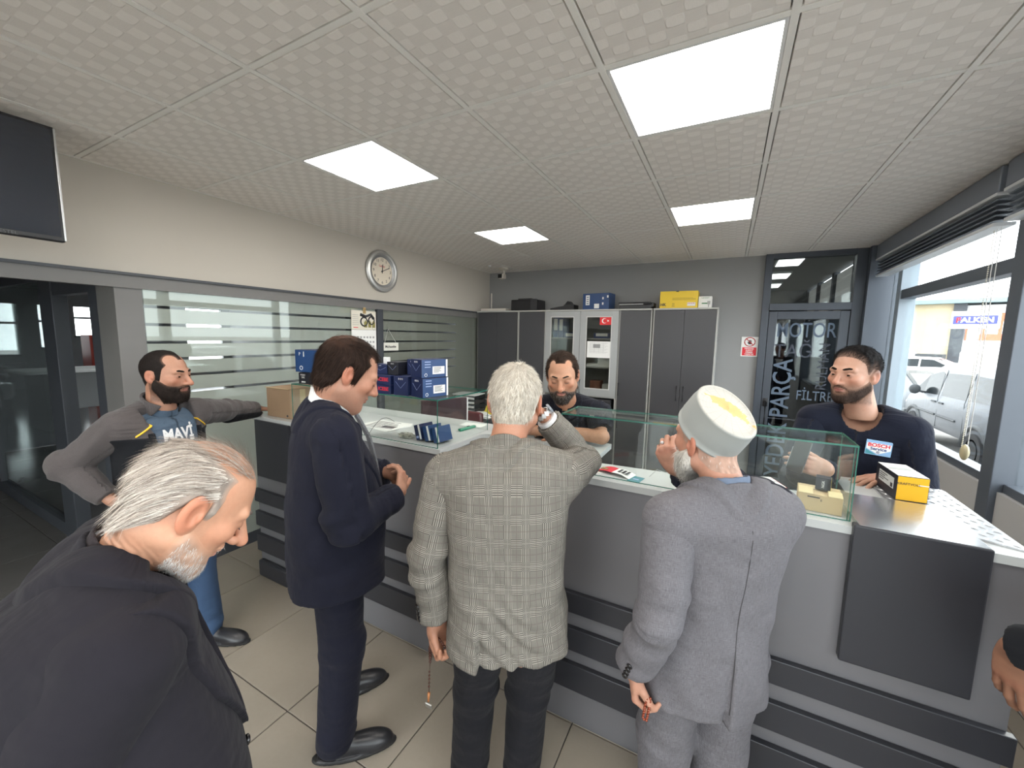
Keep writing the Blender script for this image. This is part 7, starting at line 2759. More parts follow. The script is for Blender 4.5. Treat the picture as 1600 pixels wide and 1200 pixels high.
def grey_man():
    J = dict(pelvis=(0.000, 1.310, 0.86), neck=(0.025, 1.282, 1.362), fwd=(-0.55, 0.83, 0), head=(-0.038, 1.342, 1.475), hf=(-0.76, 0.65, 0.02),
             shL=(-0.108, 1.155, 1.277), shR=(0.150, 1.365, 1.284), elL=(-0.116, 1.098, 1.020), elR=(0.045, 1.610, 1.255), wrL=(-0.182, 1.155, 0.800), wrR=(-0.135, 1.500, 1.315),
             hdL=(0.05, 0.12, -1.0), hbL=(-0.85, -0.2, 0.0), hdR=(-0.45, -0.25, 0.90), hbR=(-0.35, -0.85, 0.35),
             anL=(-0.09, 1.28, 0.085), anR=(0.08, 1.36, 0.085), toL=(-0.6, 0.8, 0), toR=(-0.35, 0.93, 0))
    J['hu'] = up_from(J['hf'], -0.06)
    st = [(-0.245, 0.200, 0.140, 0.0), (-0.10, 0.188, 0.138, 0.0), (0.05, 0.172, 0.132, 0.005), (0.18, 0.170, 0.132, 0.01), (0.34, 0.180, 0.132, 0.0), (0.44, 0.168, 0.12, -0.01), (0.56, 0.12, 0.09, -0.02)]
    q = dict(skin=(0.47, 0.245, 0.17), hs=0.98, st=st, ear=1.05, eye_open=0.0030,
             handL=dict(curl=(50, 60, 35), thumb=((0.3, 0.85, -0.45), 15)), handR=dict(curl=((62, 70, 35), (66, 70, 35), (70, 72, 35), (74, 72, 35)), thumb=((0.4, 0.8, -0.5), 20)))
    p = Person('person', 'short man in a grey suit and grey skullcap, hand raised to his white beard', legj(J), q)
    p.body()
    p.eyes()
    p.brows((0.40, 0.38, 0.35))
    tones = [(0.62, 0.60, 0.56), (0.50, 0.47, 0.43)]
    p.hair([(-0.15, -0.075), (-0.06, -0.068), (-0.030, -0.045), (-0.018, 0.02), (0.0, 0.02), (0.008, -0.01), (0.025, 0.0), (0.05, 0.05), (0.075, 0.085), (0.09, 0.09)], t=0.002, tone=(0.42, 0.27, 0.21), tones=tones, count=260, length=0.008, width=0.0011,
           comb=lambda P: np.tile([0, -0.3, -1.0], (len(P), 1)), lift=0.2, seed=3)
    p.beard([(-0.03, 0.0), (0.0, -0.012), (0.03, -0.030), (0.06, -0.042), (0.09, -0.045)], t=0.011, low=-0.150, tone=(0.50, 0.47, 0.42), tones=tones, count=1600, length=0.024, width=0.0014,
            extra=lambda P: ell(P, (0, 0.062, -0.112), (0.036, 0.030, 0.038)))
    # skullcap
    a = math.radians(40)
    ax = np.array([0, -math.sin(a), math.cos(a)])
    ay = np.array([0, math.cos(a), math.sin(a)])
    c0 = np.array([0, -0.016, 0.048])
    v, F = [], []
    n = 48
    prof = [(0.094, -0.028), (0.0965, -0.026), (0.0965, -0.019), (0.0945, -0.018), (0.0965, 0.0), (0.095, 0.050), (0.092, 0.072), (0.0925, 0.076), (0.088, 0.080), (0.082, 0.081), (0.081, 0.079), (0.055, 0.082), (0.03, 0.085), (0.0005, 0.086)]
    for r, z in prof:
        for k in range(n):
            t = 2 * math.pi * k / n
            wob = 1 + 0.008 * math.sin(3 * t + z * 40)
            v.append(s_ := c0 + ax * (z + 0.003 * math.sin(2 * t)) + np.array([1, 0, 0]) * r * 0.90 * math.cos(t) * wob + ay * r * 1.10 * math.sin(t) * wob)
    for i in range(len(prof) - 1):
        for k in range(n):
            k2 = (k + 1) % n
            F.append((i * n + k, i * n + k2, (i + 1) * n + k2, (i + 1) * n + k))
    v, F = np.array(v), np.array(F)
    col = np.tile([0.29, 0.305, 0.295], (len(v), 1))
    rad = np.concatenate([[r] * n for r, z in prof])
    zz = np.concatenate([[z] * n for r, z in prof])
    topm = (rad < 0.0885) & (zz > 0.076)
    col[topm] = (0.47, 0.45, 0.41)
    cm_ = bpy.data.materials.new('skullcap cotton')
    t = NT(cm_)
    at = t.node('ShaderNodeAttribute', attribute_name='tone')
    uvn = t.node('ShaderNodeAttribute', attribute_name='cloth_uv')
    sp = t.node('ShaderNodeSeparateXYZ')
    t.l(uvn.outputs['Vector'], sp.inputs[0])
    X, Y = sp.outputs[0], sp.outputs[1]
    rr = t.math('SQRT', t.math('ADD', t.math('MULTIPLY', X, X), t.math('MULTIPLY', Y, Y)))
    ring = t.math('LESS_THAN', t.math('FRACT', t.math('MULTIPLY', rr, 110)), 0.10)
    spoke = t.math('LESS_THAN', t.math('ABSOLUTE', t.math('SINE', t.math('MULTIPLY', t.math('ARCTAN2', Y, X), 9.0))), 0.13)
    isT = sp.outputs[2]
    stitch = t.math('MULTIPLY', t.math('MAXIMUM', ring, spoke), isT)
    c1 = t.mixc(t.math('MULTIPLY', stitch, 0.28), at.outputs['Color'], (0.25, 0.24, 0.22))
    nz = t.noise(t.coord(), 45, 3)
    sx = t.math('SUBTRACT', X, 0.012)
    gold = t.math('MULTIPLY', t.math('LESS_THAN', t.math('ADD', t.math('ABSOLUTE', t.math('ADD', t.math('MULTIPLY', sx, 1.0), t.math('MULTIPLY', Y, 0.55))), t.math('MULTIPLY', t.math('ABSOLUTE', Y), 0.45)), t.math('MULTIPLY', nz, 0.062)), isT)
    c2 = t.mixc(t.math('MULTIPLY', gold, 0.75), c1, (0.66, 0.40, 0.10))
    t.l(c2, t.b.inputs['Base Color'])
    t.b.inputs['Roughness'].default_value = 0.9
    t.bump(t.noise(t.coord(), 600, 2), 0.4, 0.001)
    uvc = np.stack([(v - c0) @ np.array([1, 0, 0]), (v - c0) @ ay, topm.astype(float)], 1)
    p.put('skullcap', p.H.wld(v * p.hs), F, cm_, col=col, uv=uvc)
    p.top(M_slub, h=0.0075, st=st, zbot=-0.155, vents=((0.0, -1),), vent_top=0.10, sr=(0.076, 0.066, 0.056), seed=6.3, fold=0.0065, sleeve_end=-0.008, vneck=(0.12, 0.30, 0.0), msl=dict(R=M_navy), rs=(0.060, 0.076))
    p.neck_ring('collar', M_slub, 0.072, 0.008, 0.020, -0.045, fall=(0.036, 0.070), drop=0.010, slope=-0.10, gap=0.05)
    p.lapels(M_slub, 0.12, 0.30)
    p.shirt(M_shirtb)
    p.neck_ring('shirt_collar', M_shirtb, 0.066, 0.006, 0.034, 0.020, slope=-0.12, z0=-0.05, gap=0.012)
    # back seam
    bs = MB()
    pts = []
    for k in range(22):
        z = 0.46 - k * 0.0275
        lo_, hi_ = -0.30, 0.0
        for _ in range(28):
            mid = (lo_ + hi_) / 2
            if p.top_f(np.array([p.T.wld((0.0, mid, z))]))[0] < 0:
                hi_ = mid
            else:
                lo_ = mid
        pts.append(tuple(p.T.wld((0.0, lo_ + 0.0004, z)) - p.o))
    bs.tube(pts, 0.0016, 5)
    bs.build('back_seam', mat('seam thread', (0.045, 0.042, 0.046), 0.9), p.jacket, smooth=True)
    w, b = V3(J['wrL']), V3(J['elL'])
    d = nrm(w - b)
    out = nrm(V3(-0.30, -0.95, 0.0) - d * (V3(-0.30, -0.95, 0) @ d))
    for k in range(4):
        p.dot('button', w - d * (0.022 + 0.015 * k) + out * (0.061 - 0.0008 * k), out, 0.0085, M_btn, p.jacket)
    p.legs(M_slub, (0.105, 0.082, 0.072), seed=5.2, hem=0.045)
    p.shoes()
    # ring on the raised hand
    fr = p.hand_frames['R']
    hp = hand_parts(q['handR'], 1)[2][0]
    a_, b_ = np.array(hp[1]), np.array(hp[2])
    mid = fr.wld(a_ * 0.45 + b_ * 0.55) - p.o
    dr = nrm(fr.wld(b_) - fr.wld(a_))
    e1, e2 = perp(dr)
    rg = MB().tube([tuple(Vector(mid) + (e1 * math.cos(2 * math.pi * k / 16) + e2 * math.sin(2 * math.pi * k / 16)) * 0.0102) for k in range(16)], 0.002, 6, closed=True)
    rg = rg.build('finger_ring', M_steel, p.root, smooth=True)
    up_ = V3(0.1, -0.85, 0.5)
    up_ = nrm(up_ - dr * (up_ @ dr))
    MB().sphere(tuple(mid + up_ * 0.011), (0.006, 0.006, 0.006), 10, 8).build('ring_stone', mat('ring stone', (0.55, 0.57, 0.60), 0.15), rg, smooth=True)
    # beads
    h = p.hand_frames['L']
    g = h.wld((-0.01, 0.085, -0.035))
    pts = [tuple(g + V3(0.004, -0.03, 0.02)), tuple(g + V3(0.0, -0.036, -0.01)), tuple(g + V3(-0.004, -0.034, -0.05)), tuple(g + V3(0.006, -0.03, -0.055)), tuple(g + V3(0.012, -0.03, -0.01)), tuple(g + V3(0.012, -0.025, 0.02))]
    beads('prayer_beads', 'short loop of reddish prayer beads below the sleeve of the grey suited man', pts, 0.0042, mat('red amber beads', (0.20, 0.035, 0.012), 0.2))
    return p


def old_man():
    J = dict(pelvis=(-0.960, 0.190, 0.80), neck=(-0.970, 0.285, 1.362), fwd=(0.30, 0.95, 0), head=(-0.880, 0.368, 1.450), hf=(0.24, 0.80, -0.78),
             shR=(-0.818, 0.220, 1.262), shL=(-1.175, 0.335, 1.285), elR=(-0.835, 0.075, 0.995), elL=(-1.25, 0.24, 1.0), wrR=(-0.845, 0.13, 0.745), wrL=(-1.27, 0.26, 0.77),
             hdR=(0.1, 0.5, -0.8), hbR=(0.9, 0, 0.1), hdL=(0.1, 0.5, -0.8), hbL=(-0.9, 0.2, 0),
             anR=(-0.90, 0.20, 0.085), anL=(-1.07, 0.25, 0.085), toR=(0.35, 0.93, 0), toL=(0.2, 0.98, 0))
    J['hu'] = up_from(J['hf'])
    st = [(-0.24, 0.225, 0.19, 0.055), (-0.10, 0.222, 0.20, 0.06), (0.05, 0.215, 0.20, 0.05), (0.18, 0.212, 0.192, 0.03), (0.34, 0.216, 0.168, -0.015), (0.44, 0.205, 0.145, -0.035), (0.58, 0.13, 0.10, -0.02)]
    q = dict(skin=(0.52, 0.275, 0.175), hs=0.97, st=st, ear=1.12, eye_open=0.0, wrinkle=True, neck_r=0.058, nose=1.3,
             handR=dict(curl=(30, 35, 20)), handL=dict(curl=(30, 35, 20)))
    p = Person('person', 'elderly balding man with swept back grey hair and white beard, black coat, nearest the camera', legj(J), q)
    p.body(h=0.0024)
    p.brows((0.12, 0.10, 0.09), th=0.0035)
    p.lashes()
    tones = [(0.55, 0.49, 0.43), (0.42, 0.36, 0.31), (0.66, 0.61, 0.55), (0.27, 0.22, 0.19)]
    def comb(P):
        d = np.tile([0.0, -1.0, -0.35], (len(P), 1))
        d[:, 0] = 0.25 * np.sign(P[:, 0])
        d[:, 2] -= 0.9 * sstep(-0.02, -0.10, P[:, 1])
        d[:, 2] -= 0.5 * sstep(0.03, -0.02, P[:, 2])
        return d
    p.hair([(-0.15, -0.085), (-0.075, -0.072), (-0.045, -0.045), (-0.030, 0.005), (-0.020, 0.026), (0.0, 0.026), (0.006, -0.012), (0.018, -0.008), (0.020, 0.028), (0.022, 0.06), (0.026, 0.13), (0.12, 0.13)], t=0.008, h=0.003,
           bald=[((0, 0.030, 0.116), (0.070, 0.108, 0.064)), ((0.075, 0.052, 0.062), (0.03, 0.040, 0.042)), ((-0.075, 0.052, 0.062), (0.03, 0.040, 0.042))], tone=(0.30, 0.25, 0.215), tones=tones, count=6200, length=0.046, width=0.0012, comb=comb, lift=0.05, seed=12, noise=0.3, nscale=(220, 40, 120), jitter=0.10, droop=0.03, edge=((0.40, 0.25, 0.18), 0.014), sparse=lambda v: (np.abs(v[:, 0]) > 0.060) & (v[:, 2] < 0.036) & (v[:, 1] > -0.045))
    # thin hair left on the crown
    top = p.head_v[(p.head_v[:, 2] > 0.085) & (np.abs(p.head_v[:, 0]) < 0.055) & (p.head_v[:, 1] < 0.055) & (p.head_v[:, 1] > -0.06)]
    n = top - np.array([0, -0.014, 0.032])
    n /= np.linalg.norm(n, axis=1)[:, None]
    sv, sF, sc = strands(top, n, 650, lambda P: np.tile([0.15, -1.0, -0.1], (len(P), 1)), 0.055, 0.0008, 21, tones, 0.12, 5, 0.2)
    p.put('thin_hair', p.H.wld(sv), sF, M_hair, col=np.clip(sc * 0.8, 0, 1))
    p.beard([(-0.03, -0.012), (0.0, -0.020), (0.03, -0.036), (0.06, -0.050), (0.09, -0.055)], t=0.0012, low=-0.128, tone=(0.47, 0.30, 0.22), tones=[(0.72, 0.70, 0.67), (0.60, 0.57, 0.54), (0.40, 0.35, 0.32)], count=2000, length=0.012, width=0.0007, h=0.0026, seed=4, edge=((0.50, 0.265, 0.17), 0.022), sparse=lambda v: (v[:, 2] > -0.082) & (vnoise(v * 900) > -0.25),
            extra=lambda P: ell(P, (0, 0.072, -0.108), (0.018, 0.016, 0.020)))
    p.top(M_black_c, h=0.0068, st=st, zbot=-0.25, sr=(0.088, 0.076, 0.060), seed=8.8, fold=0.005, sleeve_end=-0.01, vneck=(0.15, 0.30, 0.0), rs=(0.064, 0.072), k=0.06, sl_fold=0.010)
    p.neck_ring('collar', M_black_c, 0.078, 0.009, 0.030, -0.055, fall=(0.044, 0.085), drop=0.014, slope=-0.10, gap=0.055)
    p.lapels(M_black_c, 0.15, 0.30, up=0.012)
    p.shirt(M_knit)
    p.neck_ring('knit_collar', M_knit, 0.071, 0.006, 0.044, -0.01, slope=-0.12, z0=-0.06, gap=0.02)
    p.neck_ring('shirt_collar', M_shirtg, 0.0655, 0.005, 0.032, 0.010, slope=-0.12, z0=-0.05, gap=0.012)
    for k in range(2):
        z = 0.13 - 0.11 * k
        lo_, hi_ = 0.0, 0.35
        for _ in range(28):
            mid = (lo_ + hi_) / 2
            if p.top_f(np.array([p.T.wld((0.025, mid, z))]))[0] < 0:
                lo_ = mid
            else:
                hi_ = mid
        p.dot('button', p.T.wld((0.025, hi_, z)), p.T.y, 0.011, M_btn, p.jacket, 0.006)
    p.legs(M_trou, seed=7.2, h=0.014, hem=0.045)
    p.shoes(h=0.009)
    return p


def fleece_man():
    J = dict(pelvis=(-2.59, 0.93, 0.88), neck=(-2.575, 0.955, 1.395), fwd=(0.95, 0.30, 0), head=(-2.525, 0.975, 1.550), hf=(0.86, 0.50, -0.10),
             shR=(-2.535, 0.775, 1.315), shL=(-2.625, 1.135, 1.325), elR=(-2.675, 0.63, 1.145), elL=(-2.80, 1.385, 1.275), wrR=(-2.53, 0.715, 0.985), wrL=(-2.893, 1.61, 1.245),
             hdR=(0.55, 0.45, -0.6), hbR=(0.3, -0.75, -0.35), hdL=(0.0, 0.9, -0.18), hbL=(0.05, 0.2, 0.95),
             anR=(-2.60, 0.82, 0.085), anL=(-2.53, 1.08, 0.085), toR=(0.9, -0.1, 0), toL=(0.9, 0.4, 0))
    J['hu'] = up_from(J['hf'])
    st = [(-0.20, 0.200, 0.145, 0.0), (-0.10, 0.200, 0.145, 0.0), (0.05, 0.188, 0.142, 0.01), (0.18, 0.186, 0.142, 0.01), (0.34, 0.198, 0.142, 0.0), (0.44, 0.185, 0.128, -0.01), (0.56, 0.12, 0.09, -0.02)]
    q = dict(skin=(0.42, 0.22, 0.145), hs=1.04, st=st, eye_open=0.0036, stubble=(0.8, (0.035, 0.022, 0.017)), handR=dict(curl=(30, 45, 20)), handL=dict(curl=(12, 18, 10), spread=8), nose=1.1)
    p = Person('person', 'dark bearded man in a grey fleece jacket and blue t-shirt, one hand on hip', legj(J), q)
    p.body(h=0.0032)
    p.eyes((0.15, 1, 0.0))
    p.brows((0.012, 0.008, 0.006), th=0.0052)
    p.hair([(-0.15, -0.068), (-0.06, -0.06), (-0.034, -0.03), (-0.022, 0.015), (0.0, 0.015), (0.004, -0.03), (0.020, -0.03), (0.030, 0.035), (0.055, 0.075), (0.078, 0.088), (0.1, 0.092)], t=0.0045, bald=[((0.050, 0.066, 0.092), (0.034, 0.044, 0.036)), ((-0.050, 0.066, 0.092), (0.034, 0.044, 0.036))],
           tone=(0.013, 0.010, 0.009), tones=[(0.018, 0.013, 0.011)], count=1200, length=0.012, width=0.0012, comb=lambda P: np.stack([0 * P[:, 0], 0.2 + 0 * P[:, 1], -0.8 * (P[:, 2] < 0.09) - 0.1], 1), seed=5, edge=((0.16, 0.09, 0.065), 0.014))
    p.beard([(-0.03, 0.005), (0.0, -0.006), (0.02, -0.020), (0.05, -0.036), (0.09, -0.042)], t=0.009, low=-0.137, tone=(0.016, 0.011, 0.009), tones=[(0.022, 0.015, 0.012), (0.012, 0.009, 0.008)], count=1500, length=0.013, width=0.0012, edge=((0.13, 0.075, 0.055), 0.012))
    p.top(M_fleece, h=0.009, st=st, zbot=-0.20, vneck=(-0.20, 0.08, 0.065), sr=(0.078, 0.066, 0.050), seed=9.9, fold=0.006, sleeve_end=-0.006, rs=(0.062, 0.078))
    for sg in (-1, 1):
        def reg(pp):
            x = pp[:, 0] * sg
            return np.maximum(np.maximum(0.125 - x, np.abs(pp[:, 1] - 0.030) - 0.085), np.maximum(pp[:, 2] - 0.38 - 0.0 * x, -0.19 - pp[:, 2]))
        p.patch('side_panel', reg, M_fblk, 0.004, 0.007, lo=(-0.26, -0.12, -0.22), hi=(0.26, 0.16, 0.42))
        def edge(pp):
            x = pp[:, 0] * sg
            g = 0.065 + np.maximum((pp[:, 2] + 0.20) * 0.08, 0)
            return np.maximum(np.maximum(g - 0.004 - x, x - g - 0.024), np.maximum(-pp[:, 1], np.maximum(pp[:, 2] - 0.40, -0.19 - pp[:, 2])))
        p.patch('zip_facing', edge, M_fblk, 0.003, 0.006, lo=(-0.2, 0.02, -0.22), hi=(0.2, 0.24, 0.45))
        def pipe(pp):
            x = pp[:, 0] * sg
            return np.maximum(np.maximum(np.abs((pp[:, 2] - 0.44) + (x - 0.11) * 0.80) - 0.0045, np.maximum(0.095 - x, x - 0.175)), -pp[:, 1])
        p.patch('yellow_piping', pipe, mat('yellow piping', (0.75, 0.45, 0.03), 0.6), 0.004, 0.0035, lo=(-0.2, 0.02, 0.34), hi=(0.2, 0.2, 0.52))
    # black underside of the stretched sleeve
    a, b = V3(J['elL']) - V3(0, 0, 0.016), V3(J['wrL']) - V3(0, 0, 0.016)
    fu = lambda P: smax(cone(P, a, b - nrm(b - a) * 0.01, 0.066, 0.050), P[:, 2] - (a[2] + ((P - a) @ nrm(b - a)) * nrm(b - a)[2] - 0.006), 0.004)
    v, F = surface(fu, np.minimum(a, b) - 0.1, np.maximum(a, b) + 0.1, 0.008)
    p.put('sleeve_panel', v, F, M_fblk, p.jacket, uv=uv_limb(v, a, (a + b) / 2, b, p.T.y))
    p.neck_ring('collar', M_fleece, 0.076, 0.012, 0.058, 0.010, slope=0.12, z0=-0.06, gap=0.055)
    p.neck_ring('collar_lining', M_fblk, 0.067, 0.006, 0.054, 0.006, slope=0.12, z0=-0.06, gap=0.058)
    p.shirt(M_tee, zlo=-0.19, grow=-0.012)
    p.neck_ring('tee_neckband', M_tee, 0.064, 0.008, 0.008, -0.015, z0=-0.05, parent=p.root)
    # lettering on the tee
    T = p.T
    zc = 0.375
    bf = field_torso(T, p.L, st, p.L - 0.05, -0.19, -0.012)
    lo_, hi_ = 0.0, 0.3
    for _ in range(28):
        mid = (lo_ + hi_) / 2
        if bf(np.array([T.wld((0.0, mid, zc))]))[0] < 0:
            lo_ = mid
        else:
            hi_ = mid
    def on_tee(o, M):
        # wrap flat lettering on the chest
        me = o.data
        for vv in me.vertices:
            w = M @ vv.co
            lp = np.array([w.x, w.y, w.z])
            q0 = lp
            a0, a1 = -0.02, 0.30
            for _ in range(22):
                mid = (a0 + a1) / 2
                if bf(np.array([T.wld((q0[0], mid, q0[2]))]))[0] < 0:
                    a0 = mid
                else:
                    a1 = mid
            ww = T.wld((q0[0], a1 + 0.0022 + (0.0005 if lp[1] > 0 else 0), q0[2])) - p.o
            vv.co = Vector(ww)
        o.matrix_local = Matrix.Identity(4)
    FT = frame_M((0.0, 0.0, zc), (-1, 0, 0), (0, 0, 1))
    M_wl = mat('white tee print', (0.72, 0.72, 0.73), 0.7)
    o1 = text('lettering', 'MAV\u0130', 0.078, FT, M_wl, p.root, sx=0.80, weight=0.003)
    on_tee(o1, FT @ Matrix.Diagonal((0.80, 1, 1, 1)))
    o2 = text('lettering', 'MAV\u0130', 0.078, FT @ Matrix.Translation((0, -0.056, 0)) @ Matrix.Diagonal((1, -1, 1, 1)), M_wl, p.root, sx=0.80, weight=0.003)
    on_tee(o2, FT @ Matrix.Translation((0, -0.056, 0)) @ Matrix.Diagonal((0.80, -1, 1, 1)))
    p.legs(M_jeans, (0.100, 0.078, 0.068), seed=3.3, h=0.012, hem=0.045)
    p.shoes(h=0.008)
    return p


def clerk():
    J = dict(pelvis=(-0.86, 2.42, 0.93), neck=(-0.815, 2.20, 1.415), fwd=(0.25, -0.97, 0), head=(-0.790, 2.060, 1.568), hf=(0.26, -0.90, -0.30),
             shR=(-1.015, 2.13, 1.36), shL=(-0.625, 2.22, 1.36), elR=(-1.10, 2.08, 1.245), elL=(-0.575, 2.125, 1.245), wrR=(-0.88, 1.99+0.10, 1.238), wrL=(-0.80, 2.115, 1.25),
             hdR=(0.9, -0.05, 0.0), hbR=(0, 0, 1), hdL=(-0.9, 0.05, 0.05), hbL=(0.1, -0.3, 0.9),
             anR=(-0.97, 2.50, 0.085), anL=(-0.78, 2.55, 0.085), toR=(0.1, -0.98, 0), toL=(0.3, -0.9, 0))
    J['hu'] = up_from(J['hf'], 0.05)
    st = [(-0.18, 0.195, 0.145, 0.0), (-0.05, 0.195, 0.150, 0.0), (0.05, 0.188, 0.148, 0.01), (0.18, 0.186, 0.145, 0.01), (0.34, 0.198, 0.142, 0.0), (0.44, 0.185, 0.128, -0.01), (0.56, 0.12, 0.09, -0.02)]
    q = dict(skin=(0.47, 0.25, 0.155), hs=1.05, st=st, eye_open=0.0, mouth=0.0034, stubble=(0.35, (0.06, 0.045, 0.04)), handR=dict(curl=(10, 15, 10), fore_r=0.042), handL=dict(curl=(20, 25, 15), fore_r=0.043), nose=1.1)
    p = Person('person', 'dark haired clerk with a goatee in a black polo, forearms resting on the counter', legj(J), q)
    p.body(h=0.0032, bare='LR')
    p.lashes()
    p.brows((0.03, 0.02, 0.013), th=0.0045)
    p.hair([(-0.15, -0.068), (-0.06, -0.06), (-0.034, -0.03), (-0.022, 0.015), (0.0, 0.015), (0.004, -0.02), (0.020, -0.015), (0.028, 0.040), (0.045, 0.076), (0.062, 0.096), (0.1, 0.10)], t=0.010, bald=[((0.052, 0.060, 0.095), (0.026, 0.036, 0.030)), ((-0.052, 0.060, 0.095), (0.026, 0.036, 0.030))], tone=(0.022, 0.013, 0.009), tones=[(0.04, 0.022, 0.014), (0.018, 0.011, 0.008)], count=2000, length=0.020, width=0.0018,
           comb=lambda P: np.stack([0.8 * np.sign(P[:, 0]) * (np.abs(P[:, 0]) > 0.02), -0.5 + 0 * P[:, 1], 0.9 * (P[:, 1] > 0.03) - 0.7 * (P[:, 2] < 0.08)], 1), lift=0.25, seed=6, jitter=0.4, edge=((0.16, 0.09, 0.06), 0.012))
    p.beard([(-0.03, -0.03), (0.0, -0.050), (0.03, -0.068), (0.055, -0.060), (0.09, -0.048)], t=0.006, low=-0.136, tone=(0.030, 0.022, 0.018), tones=[(0.03, 0.022, 0.018), (0.014, 0.010, 0.008), (0.16, 0.15, 0.14)], count=1300, length=0.016, width=0.0012, edge=((0.16, 0.10, 0.075), 0.014))
    p.top(M_polo, name='polo_shirt', h=0.009, st=st, zbot=-0.18, sr=(0.072, 0.066, 0.05), seed=2.9, fold=0.006, short=0.72, rs=(0.058, 0.066))
    p.neck_ring('collar', M_polo, 0.066, 0.007, 0.034, 0.0, fall=(0.018, 0.040), drop=0.007, slope=-0.05, gap=0.014)
    mb = MB()
    for k in range(2):
        z = p.L - 0.10 - 0.05 * k
        mb.sphere(tuple(p.T.wld((0.0, 0.128 - 0.0 * k, z)) - p.o), 0.006, 8, 6)
    mb.build('button', M_white, p.jacket)
    p.legs(M_jeans, seed=6.3, h=0.016, hem=0.045)
    p.shoes(h=0.010)
    return p


def young_man():
    J = dict(pelvis=(0.60, 2.52, 0.92), neck=(0.565, 2.395, 1.470), fwd=(-0.32, -0.95, 0), head=(0.510, 2.355, 1.632), hf=(-0.66, -0.74, -0.04),
             shR=(0.398, 2.440, 1.400), shL=(0.725, 2.345, 1.395), elR=(0.315, 2.300, 1.14), elL=(0.790, 2.345, 1.135), wrR=(0.405, 2.050, 1.250), wrL=(0.640, 2.225, 1.213),
             hdR=(-0.85, -0.30, 0.22), hbR=(0.2, -0.85, 0.25), hdL=(-0.75, -0.60, -0.04), hbL=(0, 0.05, 1),
             anR=(0.50, 2.55, 0.085), anL=(0.70, 2.56, 0.085), toR=(-0.1, -0.98, 0), toL=(0.3, -0.9, 0))
    J['hu'] = up_from(J['hf'], 0.0)
    st = [(-0.18, 0.190, 0.135, 0.0), (-0.05, 0.190, 0.135, 0.0), (0.05, 0.184, 0.132, 0.01), (0.18, 0.182, 0.130, 0.01), (0.34, 0.192, 0.130, 0.0), (0.44, 0.180, 0.120, -0.01), (0.56, 0.12, 0.09, -0.02)]
    q = dict(skin=(0.47, 0.265, 0.185), hs=1.03, w=0.97, st=st, eye_open=0.0036, stubble=(0.72, (0.055, 0.038, 0.032)), fade=(0.075, 0.052, 0.043),
             handR=dict(curl=(38, 35, 20), thumb=((0.50, 0.85, -0.25), 8)), handL=dict(curl=(8, 10, 8), spread=9))
    p = Person('person', 'young man with short black hair in a navy sweatshirt behind the right counter', legj(J), q)
    p.body(h=0.0030)
    p.eyes((-0.1, 1, 0.0))
    p.brows((0.012, 0.008, 0.006), th=0.0052)
    p.hair([(-0.15, -0.045), (-0.06, -0.035), (-0.034, -0.01), (-0.022, 0.016), (0.0, 0.016), (0.006, 0.002), (0.020, 0.004), (0.030, 0.046), (0.050, 0.070), (0.065, 0.079), (0.1, 0.082)], t=0.013, tone=(0.009, 0.0075, 0.008), tones=[(0.012, 0.010, 0.010), (0.007, 0.006, 0.006)], count=2600, length=0.017, width=0.0016,
           comb=lambda P: np.stack([0.3 * np.sign(P[:, 0]), 0.9 + 0 * P[:, 1], -0.1 * (P[:, 1] > 0.05) - 0.1], 1), lift=0.45, seed=9, jitter=0.2, ramp=0.085, edge=((0.20, 0.125, 0.095), 0.060))
    p.beard([(-0.03, -0.004), (0.0, -0.014), (0.03, -0.034), (0.06, -0.048), (0.09, -0.050)], t=0.0016, low=-0.128, tone=(0.050, 0.032, 0.025), tones=[(0.014, 0.010, 0.009)], count=1500, length=0.006, width=0.0010, edge=((0.24, 0.14, 0.10), 0.022))
    p.top(M_sweat, name='sweatshirt', h=0.009, st=st, zbot=-0.18, sr=(0.072, 0.064, 0.048), seed=5.5, fold=0.008, sleeve_end=-0.012, rs=(0.060, 0.074), neck_cut=0.074, k=0.06, sl_fold=0.007)
    # service badge on the left chest
    T = p.T
    def surf(x, z):
        a0, a1 = -0.02, 0.32
        for _ in range(24):
            mid = (a0 + a1) / 2
            if p.top_f(np.array([T.wld((x, mid, z))]))[0] < 0:
                a0 = mid
            else:
                a1 = mid
        return a1
    bx, bz = -0.080, 0.435
    y0 = surf(bx, bz)
    yr, yu = surf(bx - 0.03, bz), surf(bx, bz + 0.03)
    r_ = T.wld((bx - 0.03, yr, bz)) - T.wld((bx, y0, bz))
    u_ = T.wld((bx, yu, bz + 0.03)) - T.wld((bx, y0, bz))
    M = frame_M(Vector(T.wld((bx, y0 + 0.004, bz)) - p.o), Vector(r_), Vector(u_))
    M = M @ Matrix.Rotation(R(-6), 4, 'Z')
    w, h = 0.088, 0.066
    bd = MB().bbox((-w / 2, -h / 2, -0.002), (w / 2, h / 2, 0.0015), 0.0008, M).build('badge', mat('badge sky blue', (0.24, 0.42, 0.66), 0.5), p.jacket)
    MB().box((-w / 2 + 0.003, -0.006, 0.0015), (w / 2 - 0.003, 0.020, 0.0022), M).build('white_band', M_white, bd)
    MB().add([(-w / 2 + 0.003, -0.006, 0.0019), (w / 2 - 0.003, -0.006, 0.0019), (0, -0.028, 0.0019)], [(0, 2, 1)], M).build('white_band', M_white, bd)
    MB().add([(-w / 2 + 0.002, -0.010, 0.0018), (-w / 2 + 0.002, -h / 2 + 0.003, 0.0018), (-0.004, -h / 2 + 0.003, 0.0018)], [(0, 1, 2)], M).build('teal_corner', mat('badge teal', (0.05, 0.25, 0.30), 0.5), bd)
    text('lettering', 'BOSCH', 0.021, M @ Matrix.Translation((0, 0.011, 0.0026)), M_redp, bd, sx=1.1, weight=0.0008)
